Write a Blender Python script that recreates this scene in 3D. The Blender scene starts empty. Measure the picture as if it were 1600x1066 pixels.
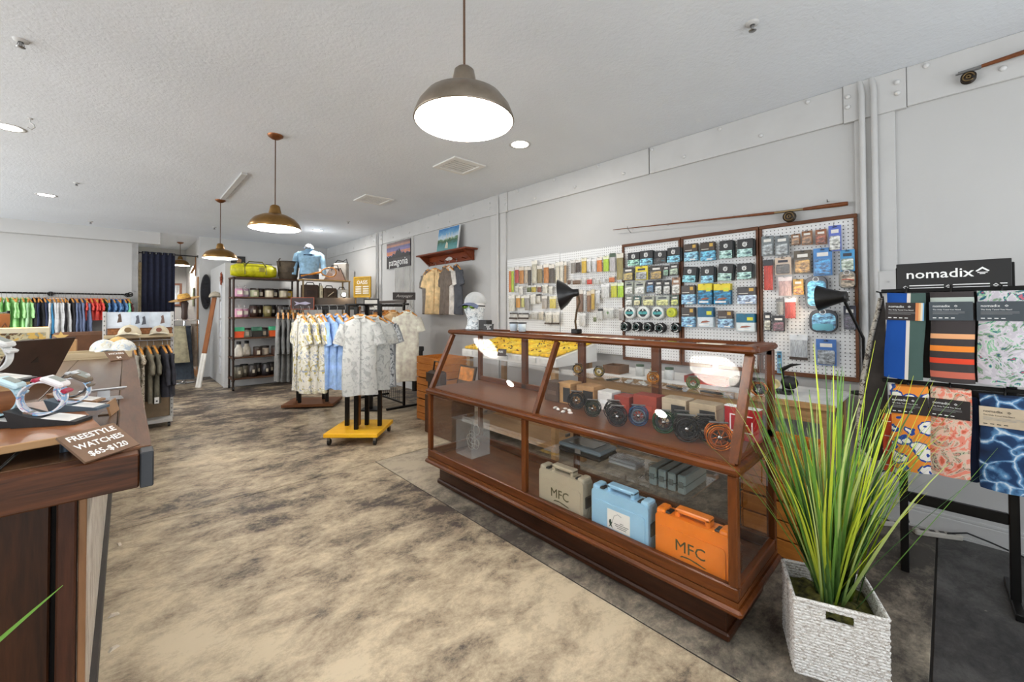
import bpy, bmesh, math, random
from mathutils import Vector, Matrix
# ------------------------------------------------------------------ camera
S = bpy.context.scene
COL = S.collection
R = math.radians
def cam_axes(yaw, pitch, roll):
    fw = Vector((math.sin(yaw)*math.cos(pitch), math.cos(yaw)*math.cos(pitch), math.sin(pitch)))
    rt = Vector((math.cos(yaw), -math.sin(yaw), 0)); up = rt.cross(fw)
    return fw, math.cos(roll)*rt+math.sin(roll)*up, math.cos(roll)*up-math.sin(roll)*rt
fw, rt, up = cam_axes(R(43.264), R(0.844), R(-0.2107))
cd = bpy.data.cameras.new('camera'); cam = bpy.data.objects.new('camera', cd); COL.objects.link(cam)
cd.sensor_width = 36; cd.lens = 640.41*36/1600; cd.shift_y = -(533-474.79)/1600; cd.clip_start = .02
cam.matrix_world = Matrix(((rt.x, up.x, -fw.x, 0), (rt.y, up.y, -fw.y, 0), (rt.z, up.z, -fw.z, 1.35), (0, 0, 0, 1)))
S.camera = cam
S.cycles.transparent_max_bounces = 32; S.cycles.sample_clamp_indirect = 60
# ------------------------------------------------------------------ world, daylight, exposure
S.view_settings.view_transform = 'Standard'; S.view_settings.look = 'None'
S.view_settings.gamma = 1; S.view_settings.use_curve_mapping = False
S.view_settings.exposure = 0.04
W = bpy.data.worlds.new('world'); S.world = W; W.use_nodes = True
W.node_tree.nodes['Background'].inputs[0].default_value = (.75, .87, 1, 1)
W.node_tree.nodes['Background'].inputs[1].default_value = 1.6
def area_light(name, loc, rot, sx, sy, power, col):
    l = bpy.data.lights.new(name, 'AREA'); l.shape = 'RECTANGLE'; l.size = sx; l.size_y = sy; l.energy = power; l.color = col
    o = bpy.data.objects.new(name, l); o.location = loc; o.rotation_euler = rot; COL.objects.link(o); return o
DAY = (.99, .99, .975)
# daylight coming in through the shop front behind the camera, plus side fill from an added left window
# (both tilted upwards to brighten the ceiling)
area_light('daylight_shop_front', (0.2, -2.32, 1.4), (R(132), 0, 0), 5.6, 2.2, 95, DAY)
area_light('side_fill_light', (-4.30, 5.9, 1.4), (R(132), 0, R(-90)), 8.6, 2.1, 275, DAY)
# ------------------------------------------------------------------ helpers
def lin(c):
    c = c/255.
    return c/12.92 if c <= .04045 else ((c+.055)/1.055)**2.4
def rgb(c): return (lin(c[0]), lin(c[1]), lin(c[2]), 1)
_M = {}
def new_mat(name):
    m = bpy.data.materials.new(name); m.use_nodes = True; nt = m.node_tree
    b = nt.nodes['Principled BSDF']; return m, nt, b
def nd(nt, typ, **kw):
    n = nt.nodes.new(typ)
    for k, v in kw.items():
        if k.startswith('i_'):
            key = k[2:].replace('_', ' ')
            n.inputs[key].default_value = v
        else: setattr(n, k, v)
    return n
def coords(nt, scale=(1, 1, 1), kind='Object', rot=(0, 0, 0), loc=(0, 0, 0)):
    t = nd(nt, 'ShaderNodeTexCoord'); mp = nd(nt, 'ShaderNodeMapping')
    mp.inputs['Scale'].default_value = scale; mp.inputs['Rotation'].default_value = rot; mp.inputs['Location'].default_value = loc
    nt.links.new(t.outputs[kind], mp.inputs[0]); return mp.outputs[0]
def ramp(nt, fac, stops, interp='LINEAR'):
    r = nd(nt, 'ShaderNodeValToRGB'); r.color_ramp.interpolation = interp
    el = r.color_ramp.elements
    while len(el) < len(stops): el.new(.5)
    for e, (p, c) in zip(el, stops): e.position = p; e.color = rgb(c) if len(c) == 3 else c
    nt.links.new(fac, r.inputs[0]); return r.outputs[0]
def noise(nt, vec, scale, detail=4, rough=.55, dist=0):
    n = nd(nt, 'ShaderNodeTexNoise'); n.inputs['Scale'].default_value = scale; n.inputs['Detail'].default_value = detail
    n.inputs['Roughness'].default_value = rough; n.inputs['Distortion'].default_value = dist
    nt.links.new(vec, n.inputs['Vector']); return n.outputs['Fac']
def bump(nt, b, h, strength=.3, dist=.01):
    n = nd(nt, 'ShaderNodeBump'); n.inputs['Strength'].default_value = strength; n.inputs['Distance'].default_value = dist
    nt.links.new(h, n.inputs['Height']); nt.links.new(n.outputs[0], b.inputs['Normal'])
def mixc(nt, fac, a, b, mode='MIX'):
    n = nd(nt, 'ShaderNodeMix'); n.data_type = 'RGBA'; n.blend_type = mode
    for s, v in ((n.inputs[0], fac), (n.inputs[6], a), (n.inputs[7], b)):
        if hasattr(v, 'links') or hasattr(v, 'is_output'): nt.links.new(v, s)
        elif isinstance(v, (int, float)): s.default_value = v
        else: s.default_value = rgb(v) if len(v) == 3 else v
    return n.outputs[2]
def mathn(nt, op, a, b=0.0, c=None):
    n = nd(nt, 'ShaderNodeMath', operation=op)
    for s, v in zip(n.inputs, (a, b, c)):
        if v is None: continue
        if isinstance(v, (int, float)): s.default_value = v
        else: nt.links.new(v, s)
    return n.outputs[0]
def plain(col, rough=.55, metal=0, var=.08, scale=9, bumps=0, spec=None, bscale=None):
    """plain procedural material: slight tonal noise around one colour"""
    key = ('p', tuple(col), rough, metal, var, scale, bumps)
    if key in _M: return _M[key]
    m, nt, b = new_mat('mat_%02x%02x%02x' % tuple(int(max(0, min(255, x))) for x in col))
    v = coords(nt); f = noise(nt, v, scale)
    lo = [x*(1-var) for x in col]; hi = [min(255, x*(1+var)) for x in col]
    nt.links.new(ramp(nt, f, [(.3, lo), (.7, hi)]), b.inputs['Base Color'])
    b.inputs['Roughness'].default_value = rough; b.inputs['Metallic'].default_value = metal
    if bumps: bump(nt, b, noise(nt, v, bscale or scale*12, 3), bumps, .004)
    _M[key] = m; return m
def fabric(col, var=.12):
    return plain(col, .9, 0, var, 14, .25)
def wood(name, dark, light, scale=1.0, axis=1, rough=.42, contrast=(.25, .75)):
    key = ('w', name)
    if key in _M: return _M[key]
    m, nt, b = new_mat(name)
    sc = [14*scale]*3; sc[axis] = 1.1*scale
    v = coords(nt, sc)
    f1 = noise(nt, v, 1.6, 6, .6, .9); f2 = noise(nt, v, 7, 3, .5, .2)
    f = mathn(nt, 'ADD', mathn(nt, 'MULTIPLY', f1, .7), mathn(nt, 'MULTIPLY', f2, .3))
    nt.links.new(ramp(nt, f, [(contrast[0], dark), (contrast[1], light)]), b.inputs['Base Color'])
    b.inputs['Roughness'].default_value = rough; b.inputs['Specular IOR Level'].default_value = .3; bump(nt, b, f2, .12, .003)
    _M[key] = m; return m
def emis(col, strength, name='glow'):
    key = ('e', tuple(col), strength)
    if key in _M: return _M[key]
    m, nt, b = new_mat(name)
    b.inputs['Base Color'].default_value = rgb(col); b.inputs['Emission Color'].default_value = rgb(col); b.inputs['Emission Strength'].default_value = strength
    _M[key] = m; return m
def glass_mat(name='window_glass', tint=(1, 1, 1, 1), gl=.95, rough=0.0, ior=1.52):
    if name in _M: return _M[name]
    m, nt, b = new_mat(name); nt.nodes.remove(b)
    tr = nd(nt, 'ShaderNodeBsdfTransparent'); tr.inputs[0].default_value = tint
    g = nd(nt, 'ShaderNodeBsdfGlossy'); g.inputs['Roughness'].default_value = rough; g.inputs[0].default_value = (gl, gl, gl, 1)
    fr = nd(nt, 'ShaderNodeFresnel'); fr.inputs[0].default_value = ior
    geo = nd(nt, 'ShaderNodeNewGeometry'); mx = nd(nt, 'ShaderNodeMixShader'); nt.links.new(mathn(nt, 'MULTIPLY', fr.outputs[0], mathn(nt, 'SUBTRACT', 1.0, geo.outputs['Backfacing'])), mx.inputs[0]); nt.links.new(tr.outputs[0], mx.inputs[1]); nt.links.new(g.outputs[0], mx.inputs[2])
    nt.links.new(mx.outputs[0], nt.nodes['Material Output'].inputs[0]); _M[name] = m; return m
def clear_plastic(name='clear_plastic', milky=.06, col=(225, 230, 232)):
    if name in _M: return _M[name]
    m, nt, b = new_mat(name)
    b.inputs['Base Color'].default_value = rgb(col); b.inputs['Roughness'].default_value = .18
    tr = nd(nt, 'ShaderNodeBsdfTransparent'); mx = nd(nt, 'ShaderNodeMixShader'); mx.inputs[0].default_value = milky
    nt.links.new(tr.outputs[0], mx.inputs[1]); nt.links.new(b.outputs[0], mx.inputs[2])
    nt.links.new(mx.outputs[0], nt.nodes['Material Output'].inputs[0]); _M[name] = m; return m

class MB:
    """collects simple solids into one mesh"""
    def __init__(s): s.v = []; s.f = []; s.m = []; s.sm = []
    def add(s, vs, fs, mi=0, smooth=False, T=None):
        o = len(s.v)
        s.v += [tuple(T @ Vector(p)) if T is not None else tuple(p) for p in vs]
        for q in fs: s.f.append([i+o for i in q]); s.m.append(mi); s.sm.append(smooth)
        return s
    def box(s, c, d, mi=0, rz=0, T=None, ch=0):
        """box centre c, full sizes d, optional chamfer ch"""
        hx, hy, hz = d[0]/2, d[1]/2, d[2]/2
        A = Matrix.Translation(c) @ Matrix.Rotation(rz, 4, 'Z')
        if T is not None: A = T @ A
        ch = min(ch, hx*.9, hy*.9, hz*.9)
        if ch <= 0:
            vs = [(x, y, z) for z in (-hz, hz) for x, y in ((-hx, -hy), (hx, -hy), (hx, hy), (-hx, hy))]
            fs = [(3, 2, 1, 0), (4, 5, 6, 7), (0, 1, 5, 4), (1, 2, 6, 5), (2, 3, 7, 6), (3, 0, 4, 7)]
            return s.add(vs, fs, mi, False, A)
        bm = bmesh.new(); bmesh.ops.create_cube(bm, size=1)
        for v in bm.verts: v.co = Vector((v.co.x*d[0], v.co.y*d[1], v.co.z*d[2]))
        bmesh.ops.bevel(bm, geom=bm.edges[:], offset=ch, segments=1 if ch < .012 else 2, affect='EDGES', profile=.5)
        bm.verts.index_update()
        s.add([v.co[:] for v in bm.verts], [[v.index for v in f.verts] for f in bm.faces], mi, False, A); bm.free(); return s
    def bb(s, a, b, mi=0, ch=0, T=None):
        return s.box([(a[i]+b[i])/2 for i in range(3)], [abs(b[i]-a[i]) for i in range(3)], mi, 0, T, ch)
    def tube(s, pts, r, n=8, mi=0, caps=True, smooth=True, T=None):
        """tube along pts, radius r (number or list)"""
        pts = [Vector(p) for p in pts]; vs = []; fs = []
        prev = None
        for i, p in enumerate(pts):
            t = (pts[min(i+1, len(pts)-1)]-pts[max(i-1, 0)])
            t = t.normalized() if t.length > 1e-9 else Vector((0, 0, 1))
            if prev is None:
                a = t.orthogonal().normalized()
            else:
                a = prev-t*prev.dot(t); a = a.normalized() if a.length > 1e-6 else t.orthogonal().normalized()
            prev = a; b = t.cross(a); rr = r[i] if isinstance(r, (list, tuple)) else r
            for k in range(n):
                an = 2*math.pi*k/n; vs.append(p+(a*math.cos(an)+b*math.sin(an))*rr)
        for i in range(len(pts)-1):
            for k in range(n):
                k2 = (k+1) % n; fs.append((i*n+k, i*n+k2, (i+1)*n+k2, (i+1)*n+k))
        s.add(vs, fs, mi, smooth, T)
        if caps:
            s.add(vs[:n], [tuple(range(n-1, -1, -1))], mi, False, T); s.add(vs[-n:], [tuple(range(n))], mi, False, T)
        return s
    def cyl(s, a, b, r, n=12, mi=0, r2=None, T=None): return s.tube([a, b], [r, r if r2 is None else r2], n, mi, True, True, T)
    def lathe(s, prof, n=20, mi=0, T=None, smooth=True, cap=False):
        """profile of (r, z) about the z axis"""
        vs = []; fs = []
        for r, z in prof:
            for k in range(n): a = 2*math.pi*k/n; vs.append((r*math.cos(a), r*math.sin(a), z))
        for i in range(len(prof)-1):
            for k in range(n): k2 = (k+1) % n; fs.append((i*n+k, i*n+k2, (i+1)*n+k2, (i+1)*n+k))
        s.add(vs, fs, mi, smooth, T)
        if cap:
            s.add(vs[:n], [tuple(range(n-1, -1, -1))], mi, False, T); s.add(vs[-n:], [tuple(range(n))], mi, False, T)
        return s
    def prism(s, poly, y0, y1, mi=0, T=None, smooth=False):
        """polygon in local xz, extruded along y from y0 to y1"""
        n = len(poly)
        vs = [(x, y0, z) for x, z in poly]+[(x, y1, z) for x, z in poly]
        fs = [tuple(range(n)), tuple(range(2*n-1, n-1, -1))]
        s.add(vs, fs, mi, False, T)
        o = [(i, (i+1) % n) for i in range(n)]
        return s.add(vs, [(b, a, a+n, b+n) for a, b in o], mi, smooth, T)
    def ring(s, c, R_, r, n=24, k=6, mi=0, T=None, ax='y'):
        pts = []
        for i in range(n+1):
            a = 2*math.pi*i/n
            d = {'y': (math.cos(a)*R_, 0, math.sin(a)*R_), 'z': (math.cos(a)*R_, math.sin(a)*R_, 0), 'x': (0, math.cos(a)*R_, math.sin(a)*R_)}[ax]
            pts.append((c[0]+d[0], c[1]+d[1], c[2]+d[2]))
        return s.tube(pts, r, k, mi, False, True, T)
    def grid(s, fn, nu, nv, mi=0, smooth=True, T=None, closed=False):
        vs = [fn(i/nu, j/nv) for j in range(nv+1) for i in range(nu+1)]
        fs = [(j*(nu+1)+i, j*(nu+1)+i+1, (j+1)*(nu+1)+i+1, (j+1)*(nu+1)+i) for j in range(nv) for i in range(nu)]
        return s.add(vs, fs, mi, smooth, T)
    def ell(s, c, r, n=14, mi=0, T=None, z0=-1, z1=1):
        """ellipsoid"""
        A = Matrix.Translation(c) @ Matrix.Diagonal((r[0], r[1], r[2], 1))
        if T is not None: A = T @ A
        m = n//2; prof = []
        for i in range(m+1):
            a = math.asin(z0)+(math.asin(z1)-math.asin(z0))*i/m
            prof.append((max(1e-4, math.cos(a)), math.sin(a)))
        return s.lathe(prof, n, mi, A)
    def mesh(s, name, mats):
        me = bpy.data.meshes.new(name); me.from_pydata(s.v, [], s.f)
        mats = mats if isinstance(mats, (list, tuple)) else [mats]
        for m in mats: me.materials.append(m)
        me.polygons.foreach_set('material_index', s.m); me.polygons.foreach_set('use_smooth', s.sm)
        me.update(); return me
    def build(s, name, mats, parent=None, loc=None, rot=None, scale=None):
        o = bpy.data.objects.new(name, s.mesh(name, mats)); COL.objects.link(o)
        if parent is not None: o.parent = parent
        if loc is not None: o.location = loc
        if rot is not None: o.rotation_euler = rot
        if scale is not None: o.scale = scale
        return o
def tag(o, label, cat=None, group=None):
    o['label'] = label
    if cat: o['category'] = cat
    if group: o['group'] = group
    return o
def wpart(mb, name, mat, root): return mb.build(name, mat, root, loc=-root.location)   # part built in room coordinates under an unrotated root
def struct(o): o['kind'] = 'structure'; return o
def thing(name, label, cat, loc=(0, 0, 0), rz=0, group=None, rot=None):
    o = bpy.data.objects.new(name, None); COL.objects.link(o); o.empty_display_size = .05
    o.location = loc; o.rotation_euler = rot if rot is not None else (0, 0, rz); return tag(o, label, cat, group)
_CH = {}
def kids(o): return [c for c in bpy.data.objects if c.parent == o]
def copy_tree(o, loc=None, rz=None, label=None, parent=None, scale=None, children=None):
    c = o.copy(); COL.objects.link(c); c.parent = parent
    if loc is not None: c.location = loc
    if rz is not None: c.rotation_euler = (0, 0, rz)
    if scale is not None: c.scale = scale
    if label: c['label'] = label
    for k in (o.children): copy_tree(k, parent=c)
    return c
def text(body, size, mat, parent, loc, rot=(R(90), 0, 0), ext=.0006, name='lettering', bold=0, align='CENTER', sx=1, shear=0):
    c = bpy.data.curves.new(name, 'FONT'); c.body = body; c.size = size; c.extrude = ext; c.align_x = align; c.align_y = 'CENTER'; c.offset = bold; c.resolution_u = 2; c.shear = shear
    o = bpy.data.objects.new('tmp_text', c); me = bpy.data.meshes.new_from_object(o); bpy.data.objects.remove(o); bpy.data.curves.remove(c)
    me.materials.clear(); me.materials.append(mat); me.name = name
    t = bpy.data.objects.new(name, me); COL.objects.link(t); t.parent = parent; t.location = loc; t.rotation_euler = rot; t.scale = (sx, 1, 1); return t
ORD = ['first', 'second', 'third', 'fourth', 'fifth', 'sixth', 'seventh', 'eighth', 'ninth', 'tenth', 'eleventh', 'twelfth', 'thirteenth', 'fourteenth', 'fifteenth', 'sixteenth', 'seventeenth', 'eighteenth', 'nineteenth', 'twentieth', 'twenty-first', 'twenty-second', 'twenty-third', 'twenty-fourth', 'twenty-fifth', 'twenty-sixth', 'twenty-seventh', 'twenty-eighth', 'twenty-ninth', 'thirtieth']
WALL = R(-90)      # things seen against the right wall: local x runs towards the viewer's right, local y into the wall
CAMZ = R(-43.264)  # things facing the photographer
def rrect(w, h, r, n=4, cx=0, cz=0):
    """rounded rectangle outline"""
    pts = []
    for sx, sz, a0 in ((1, 1, 0), (-1, 1, 90), (-1, -1, 180), (1, -1, 270)):
        for i in range(n+1):
            a = R(a0+90*i/n); pts.append((cx+sx*(w/2-r)+r*math.cos(a), cz+sz*(h/2-r)+r*math.sin(a)))
    return pts
# common materials
WHITE = plain((226, 224, 220), .6, 0, .02, 3); BLACK = plain((24, 23, 23), .5); BLKMET = plain((30, 29, 28), .35, .6)
STEEL = plain((150, 150, 150), .3, 1); CHROME = plain((205, 205, 205), .15, 1, .03); CARD = plain((176, 138, 96), .85)
LETTER = plain((240, 240, 238), .6, 0, .01); INK = plain((30, 30, 30), .7)
GLASS = glass_mat()
# ------------------------------------------------------------------ structure
XW, HC = 3.585, 2.868
def concrete(name, dark, mid, light, sc=1.0, bias=.5, rough=.6, gy=0.0, y0=3.0):
    m, nt, b = new_mat(name)
    v = coords(nt); vs = coords(nt, (.8, 1.35, 1), rot=(0, 0, R(40)))
    big = noise(nt, v, .62*sc, 5, .62, .25); fine = noise(nt, vs, 4.4*sc, 10, .78, .3); grain = noise(nt, v, 30, 8, .85)
    sx = nd(nt, 'ShaderNodeSeparateXYZ'); nt.links.new(coords(nt), sx.inputs[0])
    g = mathn(nt, 'MULTIPLY', mathn(nt, 'SUBTRACT', sx.outputs[1], y0), gy)
    f = mathn(nt, 'ADD', mathn(nt, 'ADD', mathn(nt, 'MULTIPLY', big, .48), mathn(nt, 'MULTIPLY', fine, .5)), mathn(nt, 'MULTIPLY', grain, .22))
    f = mathn(nt, 'ADD', f, g)
    c = ramp(nt, f, [(bias-.085, dark), (bias-.01, mid), (bias+.085, light)])
    sp = ramp(nt, noise(nt, v, 24, 2, .5), [(.76, (0, 0, 0)), (.80, (255, 255, 255))])
    c = mixc(nt, mathn(nt, 'MULTIPLY', sp, .3), c, (196, 186, 170))
    nt.links.new(c, b.inputs['Base Color']); b.inputs['Roughness'].default_value = rough; b.inputs['Specular IOR Level'].default_value = .35
    bump(nt, b, grain, .08, .004); return m
C_A = concrete('concrete_beige', (70, 61, 56), (156, 141, 119), (202, 187, 159), 1.0, .588, .55, -.0115, 2.3)
C_D = C_A
C_B = concrete('concrete_grey', (66, 61, 56), (118, 110, 98), (172, 160, 140), 1.2, .60, .55, .03, 1.8)
C_C = concrete('concrete_dark', (46, 45, 45), (66, 64, 63), (90, 88, 86), 1.5, .60, .55)
fl = struct(MB().bb((-4.5, -2.6, -.1), (3.7, 13.2, -.006)).build('floor', plain((40, 37, 34), .9)))
def slab(a, b, m): MB().bb((a[0], a[1], -.0055), (b[0], b[1], 0), ch=.002).build('slab', m, fl)
J = .004
slab((-4.5, -2.6), (1.63-J, 3.52-J), C_A); slab((-4.5, 3.52+J), (3.7, 13.2), C_D)
slab((1.63+J, .06+J), (3.7, 3.52-J), C_B); slab((1.63+J, -2.6), (3.7, .06-J), C_C)
def plaster(name, col, sc, st, dist=.006, rough=.75):
    m, nt, b = new_mat(name); v = coords(nt)
    n1 = noise(nt, v, 1.2, 3); nt.links.new(ramp(nt, n1, [(.3, [x*.97 for x in col]), (.7, col)]), b.inputs['Base Color'])
    n2 = noise(nt, v, sc, 4, .6, .3); bump(nt, b, n2, st, dist); b.inputs['Roughness'].default_value = rough; return m
P_CEIL = plaster('ceiling_knockdown_plaster', (226, 230, 235), 42, .4, .010)
P_WALL = plaster('white_wall_paint', (192, 191, 189), 90, .12)
P_WALL2 = plaster('white_wall_paint_smooth', (194, 193, 191), 60, .06)
P_TRIM = plain((194, 193, 191), .5, 0, .02, 4)
struct(MB().bb((-4.6, -2.7, HC), (3.75, 13.2, HC+.1)).build('ceiling', P_CEIL))
wr = struct(MB().bb((XW, -2.7, 0), (XW+.12, 13.2, HC)).build('wall_right', P_WALL))
# riveted beam along the top of the right wall, columns and plates
def wallbox(name, y0, y1, z0, z1, t, mat=P_TRIM, parent=wr, ch=.003): return MB().bb((XW-t, y0, z0), (XW+.002, y1, z1), ch=ch).build(name, mat, parent)
for a, b_ in ((-2.6, .16), (.47, 1.90), (1.905, 3.86), (4.24, 7.4), (7.78, 10.38)): wallbox('beam_board', a+.002, b_-.002, 2.621, HC-.001, .022)
for a, b_ in ((.16, .47), (3.86, 4.24), (7.4, 7.78)): wallbox('splice_plate', a, b_, 2.612, HC-.001, .032)
for a, b_ in ((.215, .415), (3.90, 4.20), (7.46, 7.70)):
    wallbox('column_board', a, b_, .12, 2.612, .024)
bolt_me = MB().lathe([(.0155, 0), (.0155, .006), (.012, .012), (.005, .0155), (.0003, .016)], 10, T=Matrix.Rotation(R(-90), 4, 'Y')).mesh('bolt', plain((206, 205, 203), .45, 0, .03, 30))
def bolt(y, z, x=XW-.022):
    o = bpy.data.objects.new('bolt', bolt_me); COL.objects.link(o); o.parent = wr; o.location = (x, y, z)
for i in range(-3, 17):
    yu, yl = .67+.6*i, .97+.6*i
    for y, z in ((yu, 2.838), (yl, 2.69)):
        if not any(a-.03 < y < b_+.03 for a, b_ in ((.16, .47), (3.86, 4.24), (7.4, 7.78))): bolt(y, z)
for ys in ((.20, .445), (3.895, 4.205), (7.43, 7.75)):
    for y in ys:
        for z in (2.785, 2.715): bolt(y, z, XW-.032)
# conduits
def conduit(y, r=.017, zt=2.83, zb=.12):
    p = MB().tube([(XW-.045, y, zb), (XW-.045, y, zt-.06), (XW-.04, y+.004, zt-.02), (XW-.02, y+.012, HC)], r, 10)
    return struct(p.build('conduit', P_TRIM))
for y in (.372, .312, 4.03, 7.62, 7.56): conduit(y, .017 if y < 5 else .014)
# grey ribbed metal sheet strip on the wall
mb = MB()
for i in range(14):
    y = 6.25+i*.05; mb.bb((XW-.02, y, .12), (XW+.002, y+.028, 2.74), ch=.006)
mb.build('ribbed_panel', plain((196, 194, 190), .45, .1, .05, 6), wr)
bs = MB(); bs.bb((XW-.018, -2.6, 0), (XW+.002, 10.4, .10), ch=.004).bb((XW-.026, -2.6, 0), (XW+.002, 10.4, .014)).bb((XW-.013, -2.6, .1), (XW+.002, 10.4, .118), ch=.003)
struct(bs.build('baseboard_right', P_TRIM))
# rear of the shop
struct(MB().bb((1.08, 10.42, 0), (3.6, 10.55, HC)).bb((1.08, 10.45, 0), (1.2, 13.2, HC)).build('wall_back', P_WALL2))
struct(MB().bb((-4.6, 10.6, 0), (.16, 10.74, HC)).bb((.07, 10.6, 0), (.16, 13.2, HC)).build('wall_rear_left', P_WALL2))
struct(MB().bb((-.2, 13.0, 0), (1.3, 13.2, HC)).build('wall_hall_end', P_WALL2))
struct(MB().bb((-4.6, 10.44, 2.645), (.47, 10.61, HC)).build('trim_1', P_WALL2))
struct(MB().bb((1.26, 8.72, 0), (3.56, 10.42, 2.2), ch=.004).build('wall_partition', P_WALL2))
TRIMW = wood('honey_trim_wood', (128, 84, 48), (176, 128, 82), 1, 2)
struct(MB().bb((1.055, 10.50, 0), (1.08, 13.0, .11), ch=.004).bb((1.055, 10.50, .11), (1.078, 10.62, 2.05), ch=.003).build('baseboard_hall', TRIMW))
struct(MB().bb((1.26-.012, 8.70, 0), (3.3, 8.722, .1), ch=.003).build('baseboard_partition', P_TRIM))
# shop front with its window behind the camera; left wall window added for side light
fr = struct(MB().bb((-4.6, -2.7, 0), (3.75, -2.5, .35)).bb((-4.6, -2.7, 2.65), (3.75, -2.5, HC)).bb((-4.6, -2.7, 0), (-2.6, -2.5, HC)).bb((3.0, -2.7, 0), (3.75, -2.5, HC)).build('wall_front', P_WALL))
lf = struct(MB().bb((-4.6, -2.7, 0), (-4.42, 13.2, .4)).bb((-4.6, -2.7, 2.6), (-4.42, 13.2, HC)).bb((-4.6, -2.7, 0), (-4.42, 1.5, HC)).bb((-4.6, 10.3, 0), (-4.42, 13.2, HC)).build('wall_left', P_WALL))
w1 = struct(MB().bb((-2.6, -2.6, .35), (3.0, -2.594, 2.65)).build('window_1', GLASS))
for x in (-2.6, -.75, 1.1, 2.95): MB().bb((x, -2.63, .35), (x+.05, -2.57, 2.65)).build('window_frame', BLKMET, w1)
w2 = struct(MB().bb((-4.52, 1.5, .4), (-4.514, 10.3, 2.6)).build('window_added_left', GLASS))
for y in (1.5, 3.7, 5.9, 8.1, 10.25): MB().bb((-4.55, y, .4), (-4.49, y+.05, 2.6)).build('window_frame', BLKMET, w2)
# ------------------------------------------------------------------ ceiling fittings
def lamp_light(name, loc, power, kind='POINT', r=.05, col=(1, .965, .92), spot=None, rot=None):
    l = bpy.data.lights.new(name, kind); l.energy = power; l.color = col
    if kind == 'AREA': l.shape = 'DISK'; l.size = r*2
    else: l.shadow_soft_size = r
    if spot: l.spot_size = spot; l.spot_blend = .6
    o = bpy.data.objects.new(name, l); o.location = loc; COL.objects.link(o)
    if rot: o.rotation_euler = rot
    return o
def downlight(x, y, label, p=11):
    t = thing('recessed_light', label, 'ceiling light', (x, y, HC), 0, 'recessed lights in the ceiling')
    MB().lathe([(.075, -.001), (.09, -.006), (.1, -.004), (.102, 0)], 24).build('trim_ring', P_TRIM, t)
    MB().lathe([(.0005, -.003), (.076, -.003)], 24).build('diffuser', emis((255, 250, 240), 14), t)
    lamp_light('ceiling_area_light', (x, y, HC-.02), p, 'AREA', .075)
downlight(2.62, 2.67, 'lit recessed light in ceiling just right of the nearest pendant shade')
downlight(2.63, 8.14, 'lit recessed light in ceiling near the mannequin torso', 26)
downlight(-.77, 8.03, 'lit recessed light in ceiling above the rear clothes rail', 22)
downlight(-.72, 5.28, 'lit recessed light at the left edge of the ceiling', 16)
for x, y in ((-.75, 2.5), (-3.0, 2.5), (-3.0, 5.3), (-3.0, 8.0)): lamp_light('ceiling_area_light', (x, y, HC-.02), 14, 'AREA', .075)  # extra lamps out of view, added for more light, no fittings built
BRASS = plain((150, 116, 70), .32, 1, .06, 20); PEWTER = plain((150, 138, 124), .32, 1, .06, 20); SHADEIN = plain((250, 247, 242), .6, 0, .005)
def pendant(x, y, zr, label, outer, p, R_=.2, canopy_mat=None):
    t = thing('pendant_lamp', label, 'pendant lamp', (x, y, zr), 0, 'barn shade pendant lamps')
    pr = [(R_, 0), (R_*1.0, .012), (R_*.93, .045), (R_*.78, .082), (R_*.5, .112), (R_*.26, .124), (.05, .13), (.045, .15), (.037, .19), (.026, .2), (.012, .205)]
    MB().lathe(pr, 36).build('shade', outer, t)
    MB().lathe([(a*.985, b-.003) for a, b in pr[:7]]+[(.0005, .127)], 36).build('shade_lining', SHADEIN, t)
    MB().ring((0, 0, 0), R_, .003, 36, 6, ax='z').build('rim', outer, t)
    MB().cyl((0, 0, .2), (0, 0, HC-zr-.03), .0045, 8).build('cord', plain((88, 62, 44), .6), t)
    MB().lathe([(.006, -.04), (.03, -.032), (.058, -.012), (.062, 0)], 24, T=Matrix.Translation((0, 0, HC-zr))).build('canopy', plain((140, 92, 62), .35, .9), t)
    b = MB().ell((0, 0, .095), (.03, .03, .034), 14).build('bulb', emis((255, 246, 230), 30), t)
    lamp_light('pendant_lamp_light', (x, y, zr+.035), p, 'POINT', .02)
pendant(.92, 1.235, 2.06, 'large pewter barn pendant lamp hanging nearest the camera', PEWTER, 26, .185)
pendant(.93, 3.97, 2.06, 'brass barn pendant lamp in the middle of the row of three', BRASS, 24)
pendant(.93, 6.81, 2.07, 'brass barn pendant lamp in front of the white partition', BRASS, 24)
pendant(.86, 11.6, 2.36, 'small brass pendant lamp partly behind the navy curtain', BRASS, 42, .17)
def vent(x, y, rz, label):
    t = thing('ceiling_vent', label, 'vent', (x, y, HC), rz, 'white ceiling vents')
    m = MB()
    for a, b_ in (((-.2, -.2), (.2, -.15)), ((-.2, .15), (.2, .2)), ((-.2, -.15), (-.15, .15)), ((.15, -.15), (.2, .15))): m.bb((a[0], a[1], -.014), (b_[0], b_[1], 0), ch=.003)
    m.build('frame', WHITE, t)
    for i in range(6): MB().box((0, -.125+i*.05, -.006), (.3, .04, .002), T=Matrix.Identity(4)).build('slat', WHITE, t)
    MB().bb((-.15, -.15, -.002), (.15, .15, -.0005)).build('duct', plain((70, 66, 60), .9), t)
vent(2.54, 3.50, 0, 'square white ceiling vent nearer the largest pendant'); vent(2.46, 5.37, 0, 'square white ceiling vent farther back above the shirts')
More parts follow.
